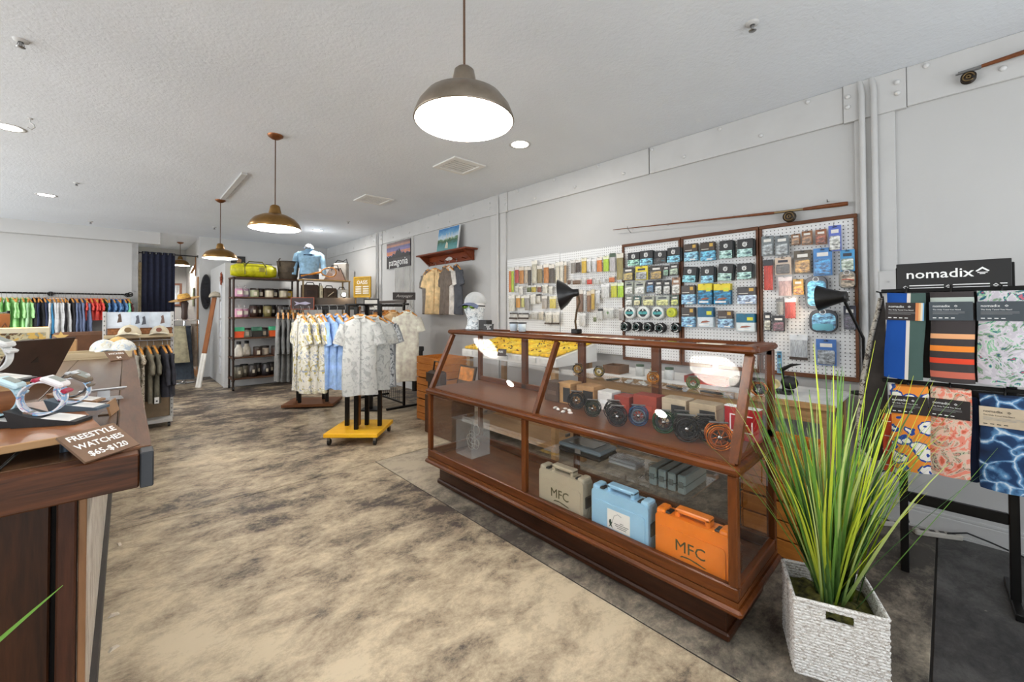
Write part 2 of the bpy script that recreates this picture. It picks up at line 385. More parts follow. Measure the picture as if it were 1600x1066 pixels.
def sprinkler(x, y, label, s=1):
    t = thing('sprinkler', label, 'sprinkler', (x, y, HC), R(30), 'ceiling sprinklers')
    MB().lathe([(.012*s, -.012), (.03*s, -.008), (.034*s, 0)], 16).build('escutcheon', P_TRIM, t)
    MB().cyl((0, 0, -.035*s), (0, 0, -.008), .008*s, 8).build('nozzle', STEEL, t)
    MB().lathe([(.0005, -.044*s), (.018*s, -.042*s), (.019*s, -.04*s)], 12).build('deflector', STEEL, t)
    MB().tube([(.009*s, 0, -.012), (.014*s, 0, -.028*s), (.004*s, 0, -.042*s)], .002, 5).tube([(-.009*s, 0, -.012), (-.014*s, 0, -.028*s), (-.004*s, 0, -.042*s)], .002, 5).build('yoke', STEEL, t)
sprinkler(2.41, .69, 'fire sprinkler near the top right of the ceiling'); sprinkler(-.44, 3.53, 'fire sprinkler at the upper left corner of the ceiling')
sprinkler(1.15, 9.08, 'fire sprinkler above the white partition'); sprinkler(-.45, 9.9, 'fire sprinkler in front of the white soffit'); sprinkler(-.44, 7.03, 'small fire sprinkler above the counter end of the ceiling', .8); sprinkler(2.75, 7.0, 'fire sprinkler by the far right ceiling corner', .8)
t = thing('ceiling_hook', 'small white hook screwed into the ceiling at left', 'hook', (-.56, 4.92, HC))
MB().tube([(0, 0, 0), (0, 0, -.03), (.018, -.006, -.045), (.024, -.008, -.065), (.006, 0, -.085), (-.014, .004, -.075)], .005, 6).build('hook', P_TRIM, t); MB().lathe([(.0005, -.006), (.014, -.005), (.016, 0)], 12).build('plate', P_TRIM, t)
t = thing('ceiling_track', 'white slotted track on the ceiling leading to the farther pendants', 'track', (.935, 5.27, HC))
MB().bb((-.03, 0, -.022), (.03, 1.4, 0), ch=.004).build('rail', P_TRIM, t)
for i in range(9): MB().bb((.028, .08+i*.15, -.019), (.032, .15+i*.15, -.004)).build('slot', plain((150, 148, 144), .7), t)
# ------------------------------------------------------------------ pegboards on the right wall
def pegboard_mat():
    m, nt, b = new_mat('white_pegboard'); t = nd(nt, 'ShaderNodeTexCoord'); sx = nd(nt, 'ShaderNodeSeparateXYZ'); nt.links.new(t.outputs['Object'], sx.inputs[0])
    p = .0254
    def cell(o): return mathn(nt, 'SUBTRACT', mathn(nt, 'FRACT', mathn(nt, 'MULTIPLY', o, 1/p)), .5)
    a, c = cell(sx.outputs[0]), cell(sx.outputs[2])
    d = mathn(nt, 'SQRT', mathn(nt, 'ADD', mathn(nt, 'MULTIPLY', a, a), mathn(nt, 'MULTIPLY', c, c)))
    f = mathn(nt, 'LESS_THAN', d, .15)
    nt.links.new(mixc(nt, f, (226, 226, 225), (62, 58, 55)), b.inputs['Base Color']); b.inputs['Roughness'].default_value = .45; return m
PEG = pegboard_mat(); OAKD = wood('dark_frame_wood', (66, 36, 20), (116, 70, 38), 1.4, 2); OAKX = wood('dark_frame_wood_x', (66, 36, 20), (116, 70, 38), 1.4, 0)
HOOKM = plain((170, 170, 170), .3, 1)
def pegboard(name, y0, y1, z0, z1, label, framed):
    w = y1-y0; t = thing(name, label, 'pegboard', (XW-.03, (y0+y1)/2, z0), WALL)
    MB().bb((-w/2+.001, -.004, .001), (w/2-.001, .003, z1-z0-.001)).build('board', PEG, t)
    MB().bb((-w/2+.02, .003, .05), (-w/2+.05, .027, z1-z0-.05)).build('batten', OAKD, t); MB().bb((w/2-.05, .003, .05), (w/2-.02, .027, z1-z0-.05)).build('batten', OAKD, t)
    if framed:
        MB().bb((-w/2, -.022, z1-z0-.026), (w/2, .026, z1-z0), ch=.003).build('frame_rail', OAKX, t); MB().bb((-w/2, -.022, 0), (w/2, .026, .03), ch=.003).build('frame_rail', OAKX, t)
        MB().bb((-w/2, -.022, .03), (-w/2+.018, .026, z1-z0-.026), ch=.003).build('frame_stile', OAKD, t); MB().bb((w/2-.018, -.022, .03), (w/2, .026, z1-z0-.026), ch=.003).build('frame_stile', OAKD, t)
    return t
PB = {'E': pegboard('pegboard', .405, .985, .86, 1.985, 'brown framed white pegboard nearest the white conduits', True),
      'D': pegboard('pegboard', .99, 1.595, .86, 1.985, 'brown framed white pegboard in the middle, holding blue and teal boxes', True),
      'C': pegboard('pegboard', 1.60, 2.18, .86, 1.985, 'brown framed white pegboard holding round line spools', True)}
PB['B'] = pegboard('pegboard', 2.19, 2.98, .90, 1.985, 'unframed white pegboard with lime and orange bags', False)
PB['A'] = pegboard('pegboard', 2.985, 3.86, .90, 1.99, 'unframed white pegboard behind the black cone lamp', False)
PNAME = {'E': 'right framed pegboard', 'D': 'middle framed pegboard', 'C': 'left framed pegboard', 'B': 'right unframed pegboard', 'A': 'far left pegboard'}
PEGTAB = [
('C', 1, [
 ('pk', 2.036, 1.828, 0.133, 0.125, (28, 27, 28), (150, 205, 180), 'black packet with mint band'),
 ('pk', 1.903, 1.827, 0.139, 0.133, (28, 27, 28), (120, 185, 215), 'black packet with blue band'),
 ('pk', 1.769, 1.821, 0.125, 0.110, (28, 27, 28), (60, 58, 56), 'plain black packet with emblem'),
 ('pk', 1.643, 1.828, 0.125, 0.129, (28, 27, 28), (125, 195, 225), 'black packet with sky band')]),
('C', 2, [
 ('card', 2.094, 1.689, 0.123, 0.127, (40, 35, 28), (170, 145, 60), 'dark card with mustard foot'),
 ('card', 1.953, 1.688, 0.135, 0.129, (225, 205, 40), (150, 150, 150), 'yellow topped blister card'),
 ('card', 1.810, 1.684, 0.127, 0.125, (48, 40, 30), (165, 130, 40), 'brown card with gold picture'),
 ('card', 1.713, 1.691, 0.056, 0.096, (30, 28, 28), (110, 150, 120), 'narrow black card'),
 ('card', 1.643, 1.699, 0.089, 0.100, (42, 34, 28), (160, 175, 150), 'black card with pale foot')]),
('C', 3, [
 ('card', 2.087, 1.554, 0.099, 0.121, (150, 155, 140), (215, 215, 205), 'pale fly card'),
 ('card', 1.973, 1.549, 0.117, 0.118, (165, 168, 155), (222, 222, 214), 'pale wide fly card'),
 ('card', 1.869, 1.559, 0.083, 0.110, (42, 42, 60), (50, 110, 150), 'navy card with blue foot'),
 ('card', 1.785, 1.549, 0.074, 0.130, (28, 26, 26), (205, 205, 195), 'black card with white foot'),
 ('card', 1.709, 1.546, 0.072, 0.128, (28, 26, 26), (210, 205, 195), 'black card with cream foot'),
 ('card', 1.624, 1.553, 0.081, 0.147, (150, 110, 80), (215, 210, 195), 'tan card with white foot')]),
('C', 4, [
 ('card', 2.088, 1.433, 0.086, 0.098, (120, 125, 115), (215, 215, 205), 'grey and white small card'),
 ('card', 1.999, 1.429, 0.077, 0.090, (60, 90, 85), (215, 205, 150), 'teal small card'),
 ('card', 1.890, 1.429, 0.129, 0.094, (165, 165, 150), (215, 210, 130), 'pale card with yellow foot'),
 ('card', 1.751, 1.427, 0.139, 0.092, (170, 175, 165), (210, 210, 120), 'wide pale card with yellow foot'),
 ('card', 1.639, 1.427, 0.076, 0.095, (80, 95, 85), (190, 195, 90), 'green small card')]),
('C', 5, [
 ('sp', 2.078, 1.318, 0.128, 0.115, (218, 222, 218), (60, 150, 150), 'white and teal line spool'),
 ('sp', 1.935, 1.318, 0.132, 0.123, (218, 222, 218), (60, 150, 150), 'white and teal line spool'),
 ('sp', 1.796, 1.316, 0.127, 0.119, (218, 222, 218), (60, 150, 150), 'white and teal line spool'),
 ('sp', 1.667, 1.321, 0.092, 0.087, (200, 205, 60), (170, 180, 30), 'lime line spool')]),
('C', 6, [
 ('rs', 2.135, 1.184, 0.102, 0.093, (28, 27, 28), (150, 155, 150), 'black tippet spool stack'),
 ('rs', 2.007, 1.186, 0.105, 0.090, (28, 27, 28), (150, 155, 150), 'black tippet spool stack'),
 ('rs', 1.897, 1.185, 0.100, 0.092, (28, 27, 28), (150, 155, 150), 'black tippet spool stack'),
 ('rs', 1.777, 1.181, 0.097, 0.091, (28, 27, 28), (150, 155, 150), 'black tippet spool stack'),
 ('rs', 1.635, 1.188, 0.088, 0.088, (28, 27, 28), (150, 155, 150), 'black tippet spool stack')]),
('D', 1, [
 ('pic', 1.497, 1.835, 0.119, 0.146, (58, 42, 28), (130, 185, 215), 'brown topped beach picture packet'),
 ('pic', 1.356, 1.828, 0.121, 0.153, (58, 42, 28), (90, 165, 205), 'brown topped boat picture packet'),
 ('pk', 1.213, 1.829, 0.107, 0.144, (28, 27, 28), (165, 210, 200), 'black packet with mint band'),
 ('pk', 1.072, 1.826, 0.119, 0.139, (28, 27, 28), (165, 210, 205), 'wide black packet with mint band')]),
('D', 2, [
 ('pk', 1.507, 1.646, 0.122, 0.134, (28, 27, 28), (130, 200, 215), 'tilted black packet with aqua band'),
 ('pk', 1.358, 1.635, 0.112, 0.137, (28, 27, 28), (135, 195, 225), 'black packet with sky band'),
 ('pk', 1.220, 1.646, 0.116, 0.137, (28, 27, 28), (165, 205, 190), 'tilted black packet with mint band'),
 ('pk', 1.078, 1.644, 0.113, 0.122, (28, 27, 28), (160, 205, 195), 'black packet with mint band')]),
('D', 3, [
 ('pic', 1.523, 1.473, 0.123, 0.161, (70, 60, 55), (130, 175, 215), 'grey box with blue seascape'),
 ('tb', 1.379, 1.475, 0.119, 0.172, (225, 205, 30), (20, 110, 150), 'yellow topped teal box'),
 ('tb', 1.248, 1.471, 0.136, 0.167, (225, 205, 30), (20, 110, 150), 'yellow topped wide teal box'),
 ('pic', 1.068, 1.455, 0.138, 0.132, (60, 55, 55), (165, 185, 215), 'grey box with pale picture')]),
('D', 4, [
 ('pic', 1.526, 1.282, 0.120, 0.168, (66, 58, 54), (130, 175, 215), 'grey box with blue seascape'),
 ('tb', 1.378, 1.283, 0.131, 0.165, (15, 90, 125), (205, 215, 220), 'teal box with white foot'),
 ('pic', 1.227, 1.268, 0.118, 0.139, (70, 55, 48), (140, 175, 210), 'brown box with blue seascape'),
 ('tb', 1.076, 1.244, 0.138, 0.139, (10, 100, 130), (210, 220, 222), 'lower teal box with white foot')]),
('E', 1, [
 ('card', 0.921, 1.823, 0.087, 0.149, (110, 118, 120), (150, 156, 158), 'grey blister pack'),
 ('card', 0.827, 1.814, 0.094, 0.149, (105, 112, 115), (155, 160, 162), 'wide grey blister pack'),
 ('card', 0.742, 1.849, 0.059, 0.079, (135, 95, 62), (165, 125, 88), 'tan pack with dark tool'),
 ('card', 0.674, 1.851, 0.068, 0.099, (140, 95, 60), (155, 115, 80), 'brown pack with grey tool'),
 ('card', 0.595, 1.848, 0.068, 0.106, (150, 95, 65), (150, 75, 45), 'brown pack with rust tool'),
 ('card', 0.518, 1.828, 0.074, 0.175, (90, 110, 190), (215, 215, 205), 'blue and white blister pack')]),
('E', 2, [
 ('bag', 0.918, 1.605, 0.068, 0.228, (40, 42, 48), (215, 60, 40), 'clear pack with red tube'),
 ('card', 0.822, 1.664, 0.110, 0.126, (200, 180, 160), (70, 60, 55), 'cream card with dark patches'),
 ('card', 0.704, 1.684, 0.111, 0.164, (90, 80, 65), (190, 140, 70), 'brown pack with gold pliers'),
 ('card', 0.587, 1.674, 0.113, 0.191, (70, 130, 190), (50, 140, 210), 'bright blue tool pack'),
 ('card', 0.454, 1.671, 0.081, 0.146, (70, 150, 200), (190, 205, 180), 'seaside picture card')]),
('E', 3, [
 ('bag', 0.812, 1.515, 0.094, 0.137, (220, 210, 210), (225, 190, 185), 'clear pink fly bag'),
 ('card', 0.730, 1.506, 0.068, 0.112, (190, 150, 70), (220, 140, 40), 'orange label card'),
 ('zc', 0.625, 1.463, 0.129, 0.217, (92, 92, 98), (100, 170, 210), 'grey zip case with blue picture'),
 ('zc', 0.455, 1.543, 0.087, 0.109, (150, 145, 135), (165, 150, 130), 'tan zip case with red cord')]),
('E', 4, [
 ('bag', 0.847, 1.367, 0.053, 0.118, (120, 120, 120), (170, 168, 162), 'grey pouch'),
 ('bag', 0.780, 1.356, 0.075, 0.149, (225, 225, 225), (220, 90, 80), 'clear pack of red tubes'),
 ('zc', 0.588, 1.264, 0.164, 0.151, (60, 60, 66), (110, 165, 205), 'blue sea picture zip case'),
 ('card', 0.446, 1.290, 0.070, 0.159, (40, 42, 60), (60, 50, 70), 'navy card')]),
('E', 5, [
 ('card', 0.927, 1.254, 0.050, 0.139, (36, 34, 38), (200, 195, 170), 'black card with cream coils'),
 ('card', 0.855, 1.242, 0.088, 0.115, (34, 32, 36), (110, 60, 70), 'black card with red lure'),
 ('bag', 0.734, 1.075, 0.116, 0.180, (205, 210, 215), (190, 195, 200), 'large clear blister tray'),
 ('card', 0.575, 1.050, 0.121, 0.179, (60, 110, 180), (140, 145, 150), 'blue line tool pack'),
 ('card', 0.854, 0.956, 0.032, 0.161, (90, 150, 180), (90, 140, 170), 'narrow blue pack')]),
('A', 1, [
 ('bag', 3.758, 1.727, 0.053, 0.309, (215, 215, 205), (225, 130, 40), 'orange feather strip bag'),
 ('bag', 3.706, 1.724, 0.051, 0.306, (215, 215, 205), (190, 215, 40), 'lime feather strip bag'),
 ('bag', 3.636, 1.783, 0.075, 0.207, (220, 215, 210), (190, 60, 45), 'red feather bag'),
 ('bag', 3.548, 1.770, 0.084, 0.209, (215, 205, 190), (200, 130, 40), 'amber feather bag'),
 ('bag', 3.473, 1.772, 0.058, 0.202, (220, 215, 205), (205, 185, 160), 'white and tan feather bag'),
 ('bag', 3.414, 1.754, 0.052, 0.228, (210, 205, 195), (70, 55, 40), 'dark brown feather bag'),
 ('bag', 3.339, 1.798, 0.093, 0.267, (225, 222, 210), (215, 208, 185), 'long cream feather bag'),
 ('bag', 3.247, 1.764, 0.087, 0.209, (220, 215, 205), (150, 130, 85), 'olive feather bag'),
 ('bag', 3.151, 1.767, 0.086, 0.224, (225, 220, 210), (205, 130, 50), 'orange hackle bag'),
 ('bag', 3.063, 1.757, 0.079, 0.212, (220, 215, 205), (85, 72, 58), 'dark grey hackle bag'),
 ('bag', 2.982, 1.764, 0.068, 0.235, (225, 222, 212), (225, 218, 198), 'cream hackle bag'),
 ('bag', 2.918, 1.764, 0.056, 0.242, (225, 220, 212), (228, 222, 205), 'ivory hackle bag'),
 ('bag', 2.870, 1.761, 0.038, 0.240, (222, 218, 208), (185, 145, 95), 'tan hackle strip bag')]),
('A', 2, [
 ('bag', 3.639, 1.607, 0.065, 0.077, (225, 222, 214), (222, 218, 205), 'small cream bag'),
 ('bag', 3.560, 1.585, 0.081, 0.105, (225, 222, 214), (226, 222, 212), 'white bag'),
 ('bag', 3.430, 1.597, 0.074, 0.070, (222, 220, 212), (95, 105, 50), 'small green bag'),
 ('bag', 3.346, 1.596, 0.084, 0.074, (222, 220, 212), (200, 180, 60), 'small yellow bag'),
 ('bag', 3.260, 1.592, 0.068, 0.073, (222, 220, 212), (150, 85, 60), 'small rust bag'),
 ('bag', 3.166, 1.588, 0.087, 0.099, (225, 222, 214), (225, 220, 205), 'cream dubbing bag'),
 ('bag', 3.085, 1.572, 0.065, 0.089, (225, 222, 214), (228, 224, 212), 'ivory dubbing bag')]),
('A', 3, [
 ('bag', 3.732, 1.435, 0.122, 0.205, (225, 222, 214), (226, 222, 208), 'wide cream bag'),
 ('bag', 3.610, 1.450, 0.083, 0.148, (222, 216, 204), (215, 150, 45), 'orange picture bag'),
 ('bag', 3.534, 1.451, 0.059, 0.142, (222, 220, 212), (210, 205, 120), 'pale yellow bag'),
 ('bag', 3.455, 1.436, 0.087, 0.187, (215, 214, 210), (160, 155, 150), 'grey bead bag'),
 ('bag', 3.360, 1.474, 0.096, 0.115, (225, 222, 214), (230, 226, 215), 'ivory bag'),
 ('bag', 3.268, 1.483, 0.072, 0.100, (60, 55, 50), (220, 214, 200), 'dark topped cream bag'),
 ('bag', 3.181, 1.436, 0.091, 0.153, (215, 212, 206), (185, 175, 165), 'grey dubbing bag'),
 ('bag', 3.049, 1.432, 0.107, 0.136, (222, 218, 190), (225, 205, 90), 'yellow picture bag')]),
('A', 4, [
 ('bag', 3.698, 1.274, 0.148, 0.079, (60, 55, 52), (218, 214, 204), 'bead tray card'),
 ('bag', 3.517, 1.273, 0.187, 0.073, (60, 55, 52), (216, 212, 204), 'wide bead tray card'),
 ('bag', 3.345, 1.282, 0.125, 0.083, (210, 208, 204), (190, 186, 178), 'clear hook pack'),
 ('bag', 3.228, 1.279, 0.086, 0.090, (215, 210, 200), (200, 190, 170), 'clear feather pack'),
 ('bag', 3.118, 1.253, 0.109, 0.142, (222, 220, 214), (222, 216, 200), 'cream card with dark foot'),
 ('bag', 3.004, 1.254, 0.110, 0.140, (222, 220, 214), (220, 214, 200), 'second cream card with dark foot')]),
('B', 1, [
 ('bag', 2.765, 1.813, 0.066, 0.145, (215, 212, 208), (150, 142, 132), 'grey fur strip bag'),
 ('bag', 2.691, 1.814, 0.068, 0.130, (215, 210, 204), (70, 50, 36), 'dark brown fur bag'),
 ('bag', 2.617, 1.815, 0.072, 0.159, (222, 216, 190), (225, 185, 40), 'golden yellow bag'),
 ('bag', 2.548, 1.813, 0.057, 0.140, (225, 225, 225), (225, 224, 224), 'white fibre bag'),
 ('bag', 2.487, 1.808, 0.060, 0.138, (225, 225, 225), (228, 228, 230), 'second white fibre bag'),
 ('bag', 2.420, 1.809, 0.070, 0.150, (225, 215, 205), (235, 135, 40), 'bright orange bag'),
 ('bag', 2.345, 1.811, 0.073, 0.156, (220, 225, 190), (190, 225, 40), 'neon lime bag'),
 ('bag', 2.266, 1.817, 0.074, 0.179, (70, 90, 70), (205, 200, 200), 'green edged white bag'),
 ('bag', 2.186, 1.769, 0.081, 0.258, (215, 210, 195), (165, 150, 85), 'long olive grass bag')]),
('B', 2, [
 ('bag', 2.818, 1.653, 0.048, 0.055, (215, 210, 205), (110, 75, 50), 'small brown bag'),
 ('bag', 2.714, 1.647, 0.118, 0.054, (215, 210, 205), (120, 85, 55), 'wide brown fur bag'),
 ('bag', 2.618, 1.647, 0.062, 0.062, (225, 224, 222), (218, 216, 212), 'small clear bag'),
 ('bag', 2.545, 1.643, 0.072, 0.061, (220, 210, 205), (220, 65, 45), 'small red bag'),
 ('bag', 2.463, 1.634, 0.080, 0.052, (222, 222, 220), (215, 214, 210), 'small white bag'),
 ('bag', 2.381, 1.640, 0.062, 0.047, (225, 225, 225), (228, 228, 228), 'small bright white bag'),
 ('bag', 2.280, 1.650, 0.074, 0.058, (222, 212, 200), (225, 120, 50), 'small orange bag')]),
('B', 3, [
 ('bag', 2.678, 1.442, 0.102, 0.236, (210, 205, 198), (125, 88, 58), 'large brown feather bag'),
 ('bag', 2.606, 1.439, 0.035, 0.229, (220, 220, 218), (200, 198, 195), 'narrow clear bag'),
 ('bag', 2.558, 1.434, 0.053, 0.218, (205, 190, 170), (150, 105, 65), 'tan feather bag'),
 ('bag', 2.503, 1.454, 0.049, 0.208, (215, 205, 180), (205, 165, 50), 'mustard feather bag'),
 ('bag', 2.445, 1.481, 0.057, 0.133, (225, 225, 222), (226, 226, 224), 'white fibre bag'),
 ('bag', 2.351, 1.538, 0.104, 0.139, (228, 228, 228), (225, 225, 222), 'wide white fibre bag'),
 ('bag', 2.255, 1.542, 0.075, 0.145, (218, 220, 190), (215, 215, 40), 'yellow hackle bag'),
 ('bag', 2.178, 1.539, 0.074, 0.143, (215, 225, 190), (185, 225, 40), 'lime hackle bag')]),
('B', 4, [
 ('bag', 2.641, 1.245, 0.090, 0.142, (222, 222, 222), (222, 220, 216), 'white pouch'),
 ('bag', 2.481, 1.253, 0.043, 0.056, (215, 215, 205), (120, 130, 80), 'small green bag'),
 ('bag', 2.418, 1.303, 0.066, 0.111, (40, 40, 40), (220, 220, 216), 'white card with black header'),
 ('bag', 2.315, 1.316, 0.127, 0.100, (222, 222, 218), (215, 216, 210), 'clear card with green dot'),
 ('bag', 2.174, 1.305, 0.062, 0.122, (205, 200, 196), (165, 158, 152), 'grey feather bag')]),
]
CLEAR = clear_plastic(); CLEARC = clear_plastic('cloudy_plastic', .35, (215, 220, 222))
hook_me = MB().tube([(0, .055, 0), (0, -.03, 0), (0, -.036, .008)], .0022, 5).mesh('peg_hook', HOOKM)
def emblem(parent, x, z, r, y):
    m = MB().ring((x, y, z), r*.72, r*.22, 18, 4)
    for k in range(5):
        a = R(40+25*k); m.box((x+math.cos(a)*r*1.1, y, z+math.sin(a)*r*1.1), (r*.16, .001, r*.3), T=None)
    m.ring((x, y, z), r*.3, r*.1, 12, 4)
    return m.build('emblem', LETTER, parent)
def picture_mat(a, b):
    key = ('pic', a, b)
    if key in _M: return _M[key]
    m, nt, bs_ = new_mat('printed_picture'); v = coords(nt, (1, 1, 2.2))
    f = noise(nt, v, 26, 4, .6)
    nt.links.new(ramp(nt, f, [(.36, [x*.45 for x in b]), (.5, b), (.64, [min(255, x*1.35+15) for x in b])]), bs_.inputs['Base Color']); bs_.inputs['Roughness'].default_value = .35
    _M[key] = m; return m
def hackle_mat(c):
    key = ('hk', c)
    if key in _M: return _M[key]
    m, nt, b = new_mat('fibre_contents'); v = coords(nt, (60, 60, 6)); f = noise(nt, v, 3, 3, .6, .4)
    nt.links.new(ramp(nt, f, [(.3, [x*.62 for x in c]), (.65, c)]), b.inputs['Base Color']); b.inputs['Roughness'].default_value = .5; _M[key] = m; return m
random.seed(5)
def pack(st, y, z, w, h, c1, c2, label, k, panel):
    w *= .93; cat = {'sp': 'spool', 'rs': 'spool', 'zc': 'case', 'tb': 'box', 'bag': 'bag'}.get(st, 'packet')
    nm = {'sp': 'line_spool', 'rs': 'tippet_spool', 'zc': 'zip_case', 'tb': 'tackle_box', 'bag': 'feather_bag', 'pk': 'leader_packet', 'pic': 'line_box', 'card': 'blister_card'}[st]
    off = -.048-.006*(k % 2); t = thing(nm, label, cat, (XW-.03+off, y, z), WALL, 'tackle hung on the pegboards')
    m1, m2 = plain(c1, .4, 0, .06, 20), plain(c2, .4, 0, .08, 20)
    tilt = 0
    if 'tilted' in label: tilt = R(5)
    ht = h*.56
    if st == 'pk':
        MB().bb((-w/2, -.004, h/2-ht), (w/2, .004, h/2), ch=.002).build('header', plain((27, 26, 27), .45), t)
        MB().bb((-w/2-.002, -.005, -h/2), (w/2-.006, .003, h/2-ht), ch=.002).build('band', picture_mat(c2, c2), t)
        for i in range(3): MB().bb((-w/2+.004, .008+.012*i, -h/2+.006), (w/2+.008, .014+.012*i, h/2-.004-.003*i), ch=.002).build('packet_behind', plain((34, 40, 42), .5), t)
        emblem(t, -.002, h*.18, min(w, h)*.17, -.0055)
        MB().bb((w*.08, -.0062, -h*.36), (w*.38, -.005, -h*.25)).build('size_label', plain((60, 92, 100), .5), t)
    elif st == 'pic':
        MB().bb((-w/2, -.005, h*.02), (w/2, .03, h/2), ch=.002).build('top_panel', m1, t)
        MB().bb((-w/2, -.005, -h/2), (w/2, .03, h*.02), ch=.002).build('picture', picture_mat(c1, c2), t)
        MB().bb((w*.16, -.0065, h*.24), (w*.4, -.005, h*.42)).build('gold_label', plain((200, 160, 70), .5), t)
        MB().bb((-w*.05, -.0065, -h*.46), (w*.35, -.005, -h*.39)).build('size_label', plain((225, 225, 222), .5), t)
        MB().bb((-w*.42, -.0065, h*.1), (w*.1, -.005, h*.14)).build('print_line', plain((205, 200, 190), .5), t)
    elif st == 'tb':
        s = .32 if c1[0] > 100 else .5
        MB().bb((-w/2, -.008, h/2-h*s), (w/2, .05, h/2), ch=.002).build('top_panel', m1, t)
        MB().bb((-w/2, -.008, -h/2), (w/2, .05, h/2-h*s), ch=.002).build('front_panel', m2 if c1[0] < 100 else picture_mat(c1, c2), t)
        MB().bb((w*.1, -.0098, h*.12), (w*.42, -.008, h*.3)).build('sticker', plain((215, 215, 60), .5), t)
        MB().bb((-w*.4, -.0098, -h*.42), (w*.25, -.008, -h*.34)).build('size_label', plain((230, 230, 228), .5), t)
        MB().prism([(-w*.3, -h*.3), (w*.05, -h*.27), (w*.34, -h*.22), (w*.1, -h*.17), (-w*.2, -h*.2)], -.0095, -.008).build('fish_print', plain((150, 90, 70), .5), t)
    elif st == 'card':
        s = .42
        MB().bb((-w/2, -.002, -h/2), (w/2, .002, h/2), ch=.001).build('backing_card', m1, t)
        MB().bb((-w*.42, -.016, -h*.46), (w*.42, -.002, h/2-h*s), ch=.008).build('contents', picture_mat(c1, c2), t)
        MB().bb((-w*.45, -.02, -h*.48), (w*.45, -.0165, h/2-h*s+.006), ch=.003).build('blister', CLEAR, t)
        MB().bb((-w*.3, -.0035, h*.2), (w*.3, -.002, h*.34)).build('print_line', plain((225, 222, 215), .5) if sum(c1) < 420 else plain((60, 60, 70), .5), t)
        MB().bb((-.012, -.0035, h*.42), (.012, -.002, h*.45)).build('hang_slot', plain((40, 40, 40), .6), t)
    elif st == 'bag':
        hh = min(.045, h*.22)
        MB().bb((-w/2, -.003, h/2-hh), (w/2, .003, h/2), ch=.001).build('header', m1, t)
        g = MB()
        def fn(u, v_): 
            x = (u-.5)*w*.92; zz = -h/2+v_*(h-hh); bulge = .012*math.sin(math.pi*u)**.6*(math.sin(math.pi*min(1, v_*.9+.12)))**.7
            return (x, -bulge-.002, zz)
        g.grid(fn, 6, 6); g.grid(lambda u, v_: (lambda q: (q[0], -q[1]*.5, q[2]))(fn(1-u, v_)), 6, 6)
        g.build('contents', hackle_mat(tuple(c2)), t)
        MB().grid(lambda u, v_: (lambda q: (q[0]*1.06, q[1]-.003, q[2]))(fn(u, v_)), 5, 5).build('pouch', CLEAR, t)
        if 'dark foot' in label or 'tray' in label: MB().bb((-w/2, -.016, -h/2), (w/2, -.002, -h/2+.02)).build('foot_strip', plain((62, 50, 42), .6), t)
        if 'green dot' in label: MB().lathe([(.0005, .0), (.012, 0)], 12, T=Matrix.Translation((0, -.018, 0)) @ Matrix.Rotation(R(90), 4, 'X')).build('dot', plain((90, 120, 80), .6), t)
    elif st == 'zc':
        rr = min(w, h)*.3
        MB().prism(rrect(w, h, rr, 5), -.02, .02, smooth=True).build('shell', m1, t)
        MB().prism(rrect(w*.86, h*.8, rr*.8, 5, .004, -.006), -.024, -.0195).build('picture', picture_mat(c1, c2), t)
        MB().tube([(x, -.012, z_) for x, z_ in rrect(w*1.0, h*1.0, rr, 5)]+[(lambda p: (p[0], -.012, p[1]))(rrect(w, h, rr, 5)[0])], .003, 5).build('zip', BLACK, t)
        MB().ring((0, -.022, h*.42), .016, .003, 14, 5).build('hang_ring', plain((220, 220, 220), .4), t)
        if 'blue sea' in label: MB().prism(rrect(w*.78, h*.3, .02, 4, 0, -h*.26), -.03, -.024).build('pocket', plain((92, 160, 178), .5), t)
        if 'red cord' in label: MB().tube([(-w*.3, -.026, 0), (0, -.028, .002), (w*.45, -.026, -.006)], .003, 5).build('cord', plain((200, 80, 60), .5), t)
    elif st == 'sp':
        r = min(w, h)/2
        Tm = Matrix.Rotation(R(90), 4, 'X')
        MB().lathe([(r*.3, .0), (r, .0), (r, .012), (r*.8, .016), (r*.3, .016)], 24, T=Tm).lathe([(r*.3, -.02), (r, -.02), (r, -.008), (r*.3, -.008)], 24, T=Tm).build('flange', m1, t)
        MB().lathe([(.0005, .0165), (r*.62, .0165)], 24, T=Tm).build('label_disc', m2 if 'lime' in label else plain((28, 40, 44), .5), t)
        if 'lime' not in label:
            MB().bb((-r*.72, -.0185, -r*.22), (r*.72, -.0172, r*.2)).build('label_band', m2, t)
            MB().lathe([(.0005, .0172), (r*.12, .0172)], 10, T=Matrix.Translation((0, 0, r*.42)) @ Tm).build('label_dot', LETTER, t)
    elif st == 'rs':
        r = h/2; Tm = Matrix.Rotation(R(90), 4, 'X')
        for i in range(5): MB().lathe([(r*.5, 0), (r*(1 if i % 2 == 0 else .93), 0), (r*(1 if i % 2 == 0 else .93), .011), (r*.5, .011)], 18, T=Matrix.Translation((0, .006+i*.0125-.014, 0)) @ Tm).build('spool', BLACK, t)
        m = MB()
        for a0 in (20, 140, 260):
            pts = [(math.cos(R(a0+i*14))*r*.8, -.021, math.sin(R(a0+i*14))*r*.8) for i in range(6)]; m.tube(pts, .0045, 5)
        m.build('silver_print', plain((205, 208, 206), .4), t); MB().ring((0, -.02, 0), r*.42, .004, 16, 5).build('hub', plain((40, 70, 66), .4), t)
    if tilt: t.rotation_euler = (0, tilt, WALL)
    hz = h/2-.006 if st not in ('rs', 'sp') else .004
    o = bpy.data.objects.new('peg_hook', hook_me); COL.objects.link(o); o.parent = t
    o.location = (0, -off-.056, hz)
RN = {1: 'top', 2: 'second', 3: 'third', 4: 'fourth', 5: 'fifth', 6: 'bottom'}
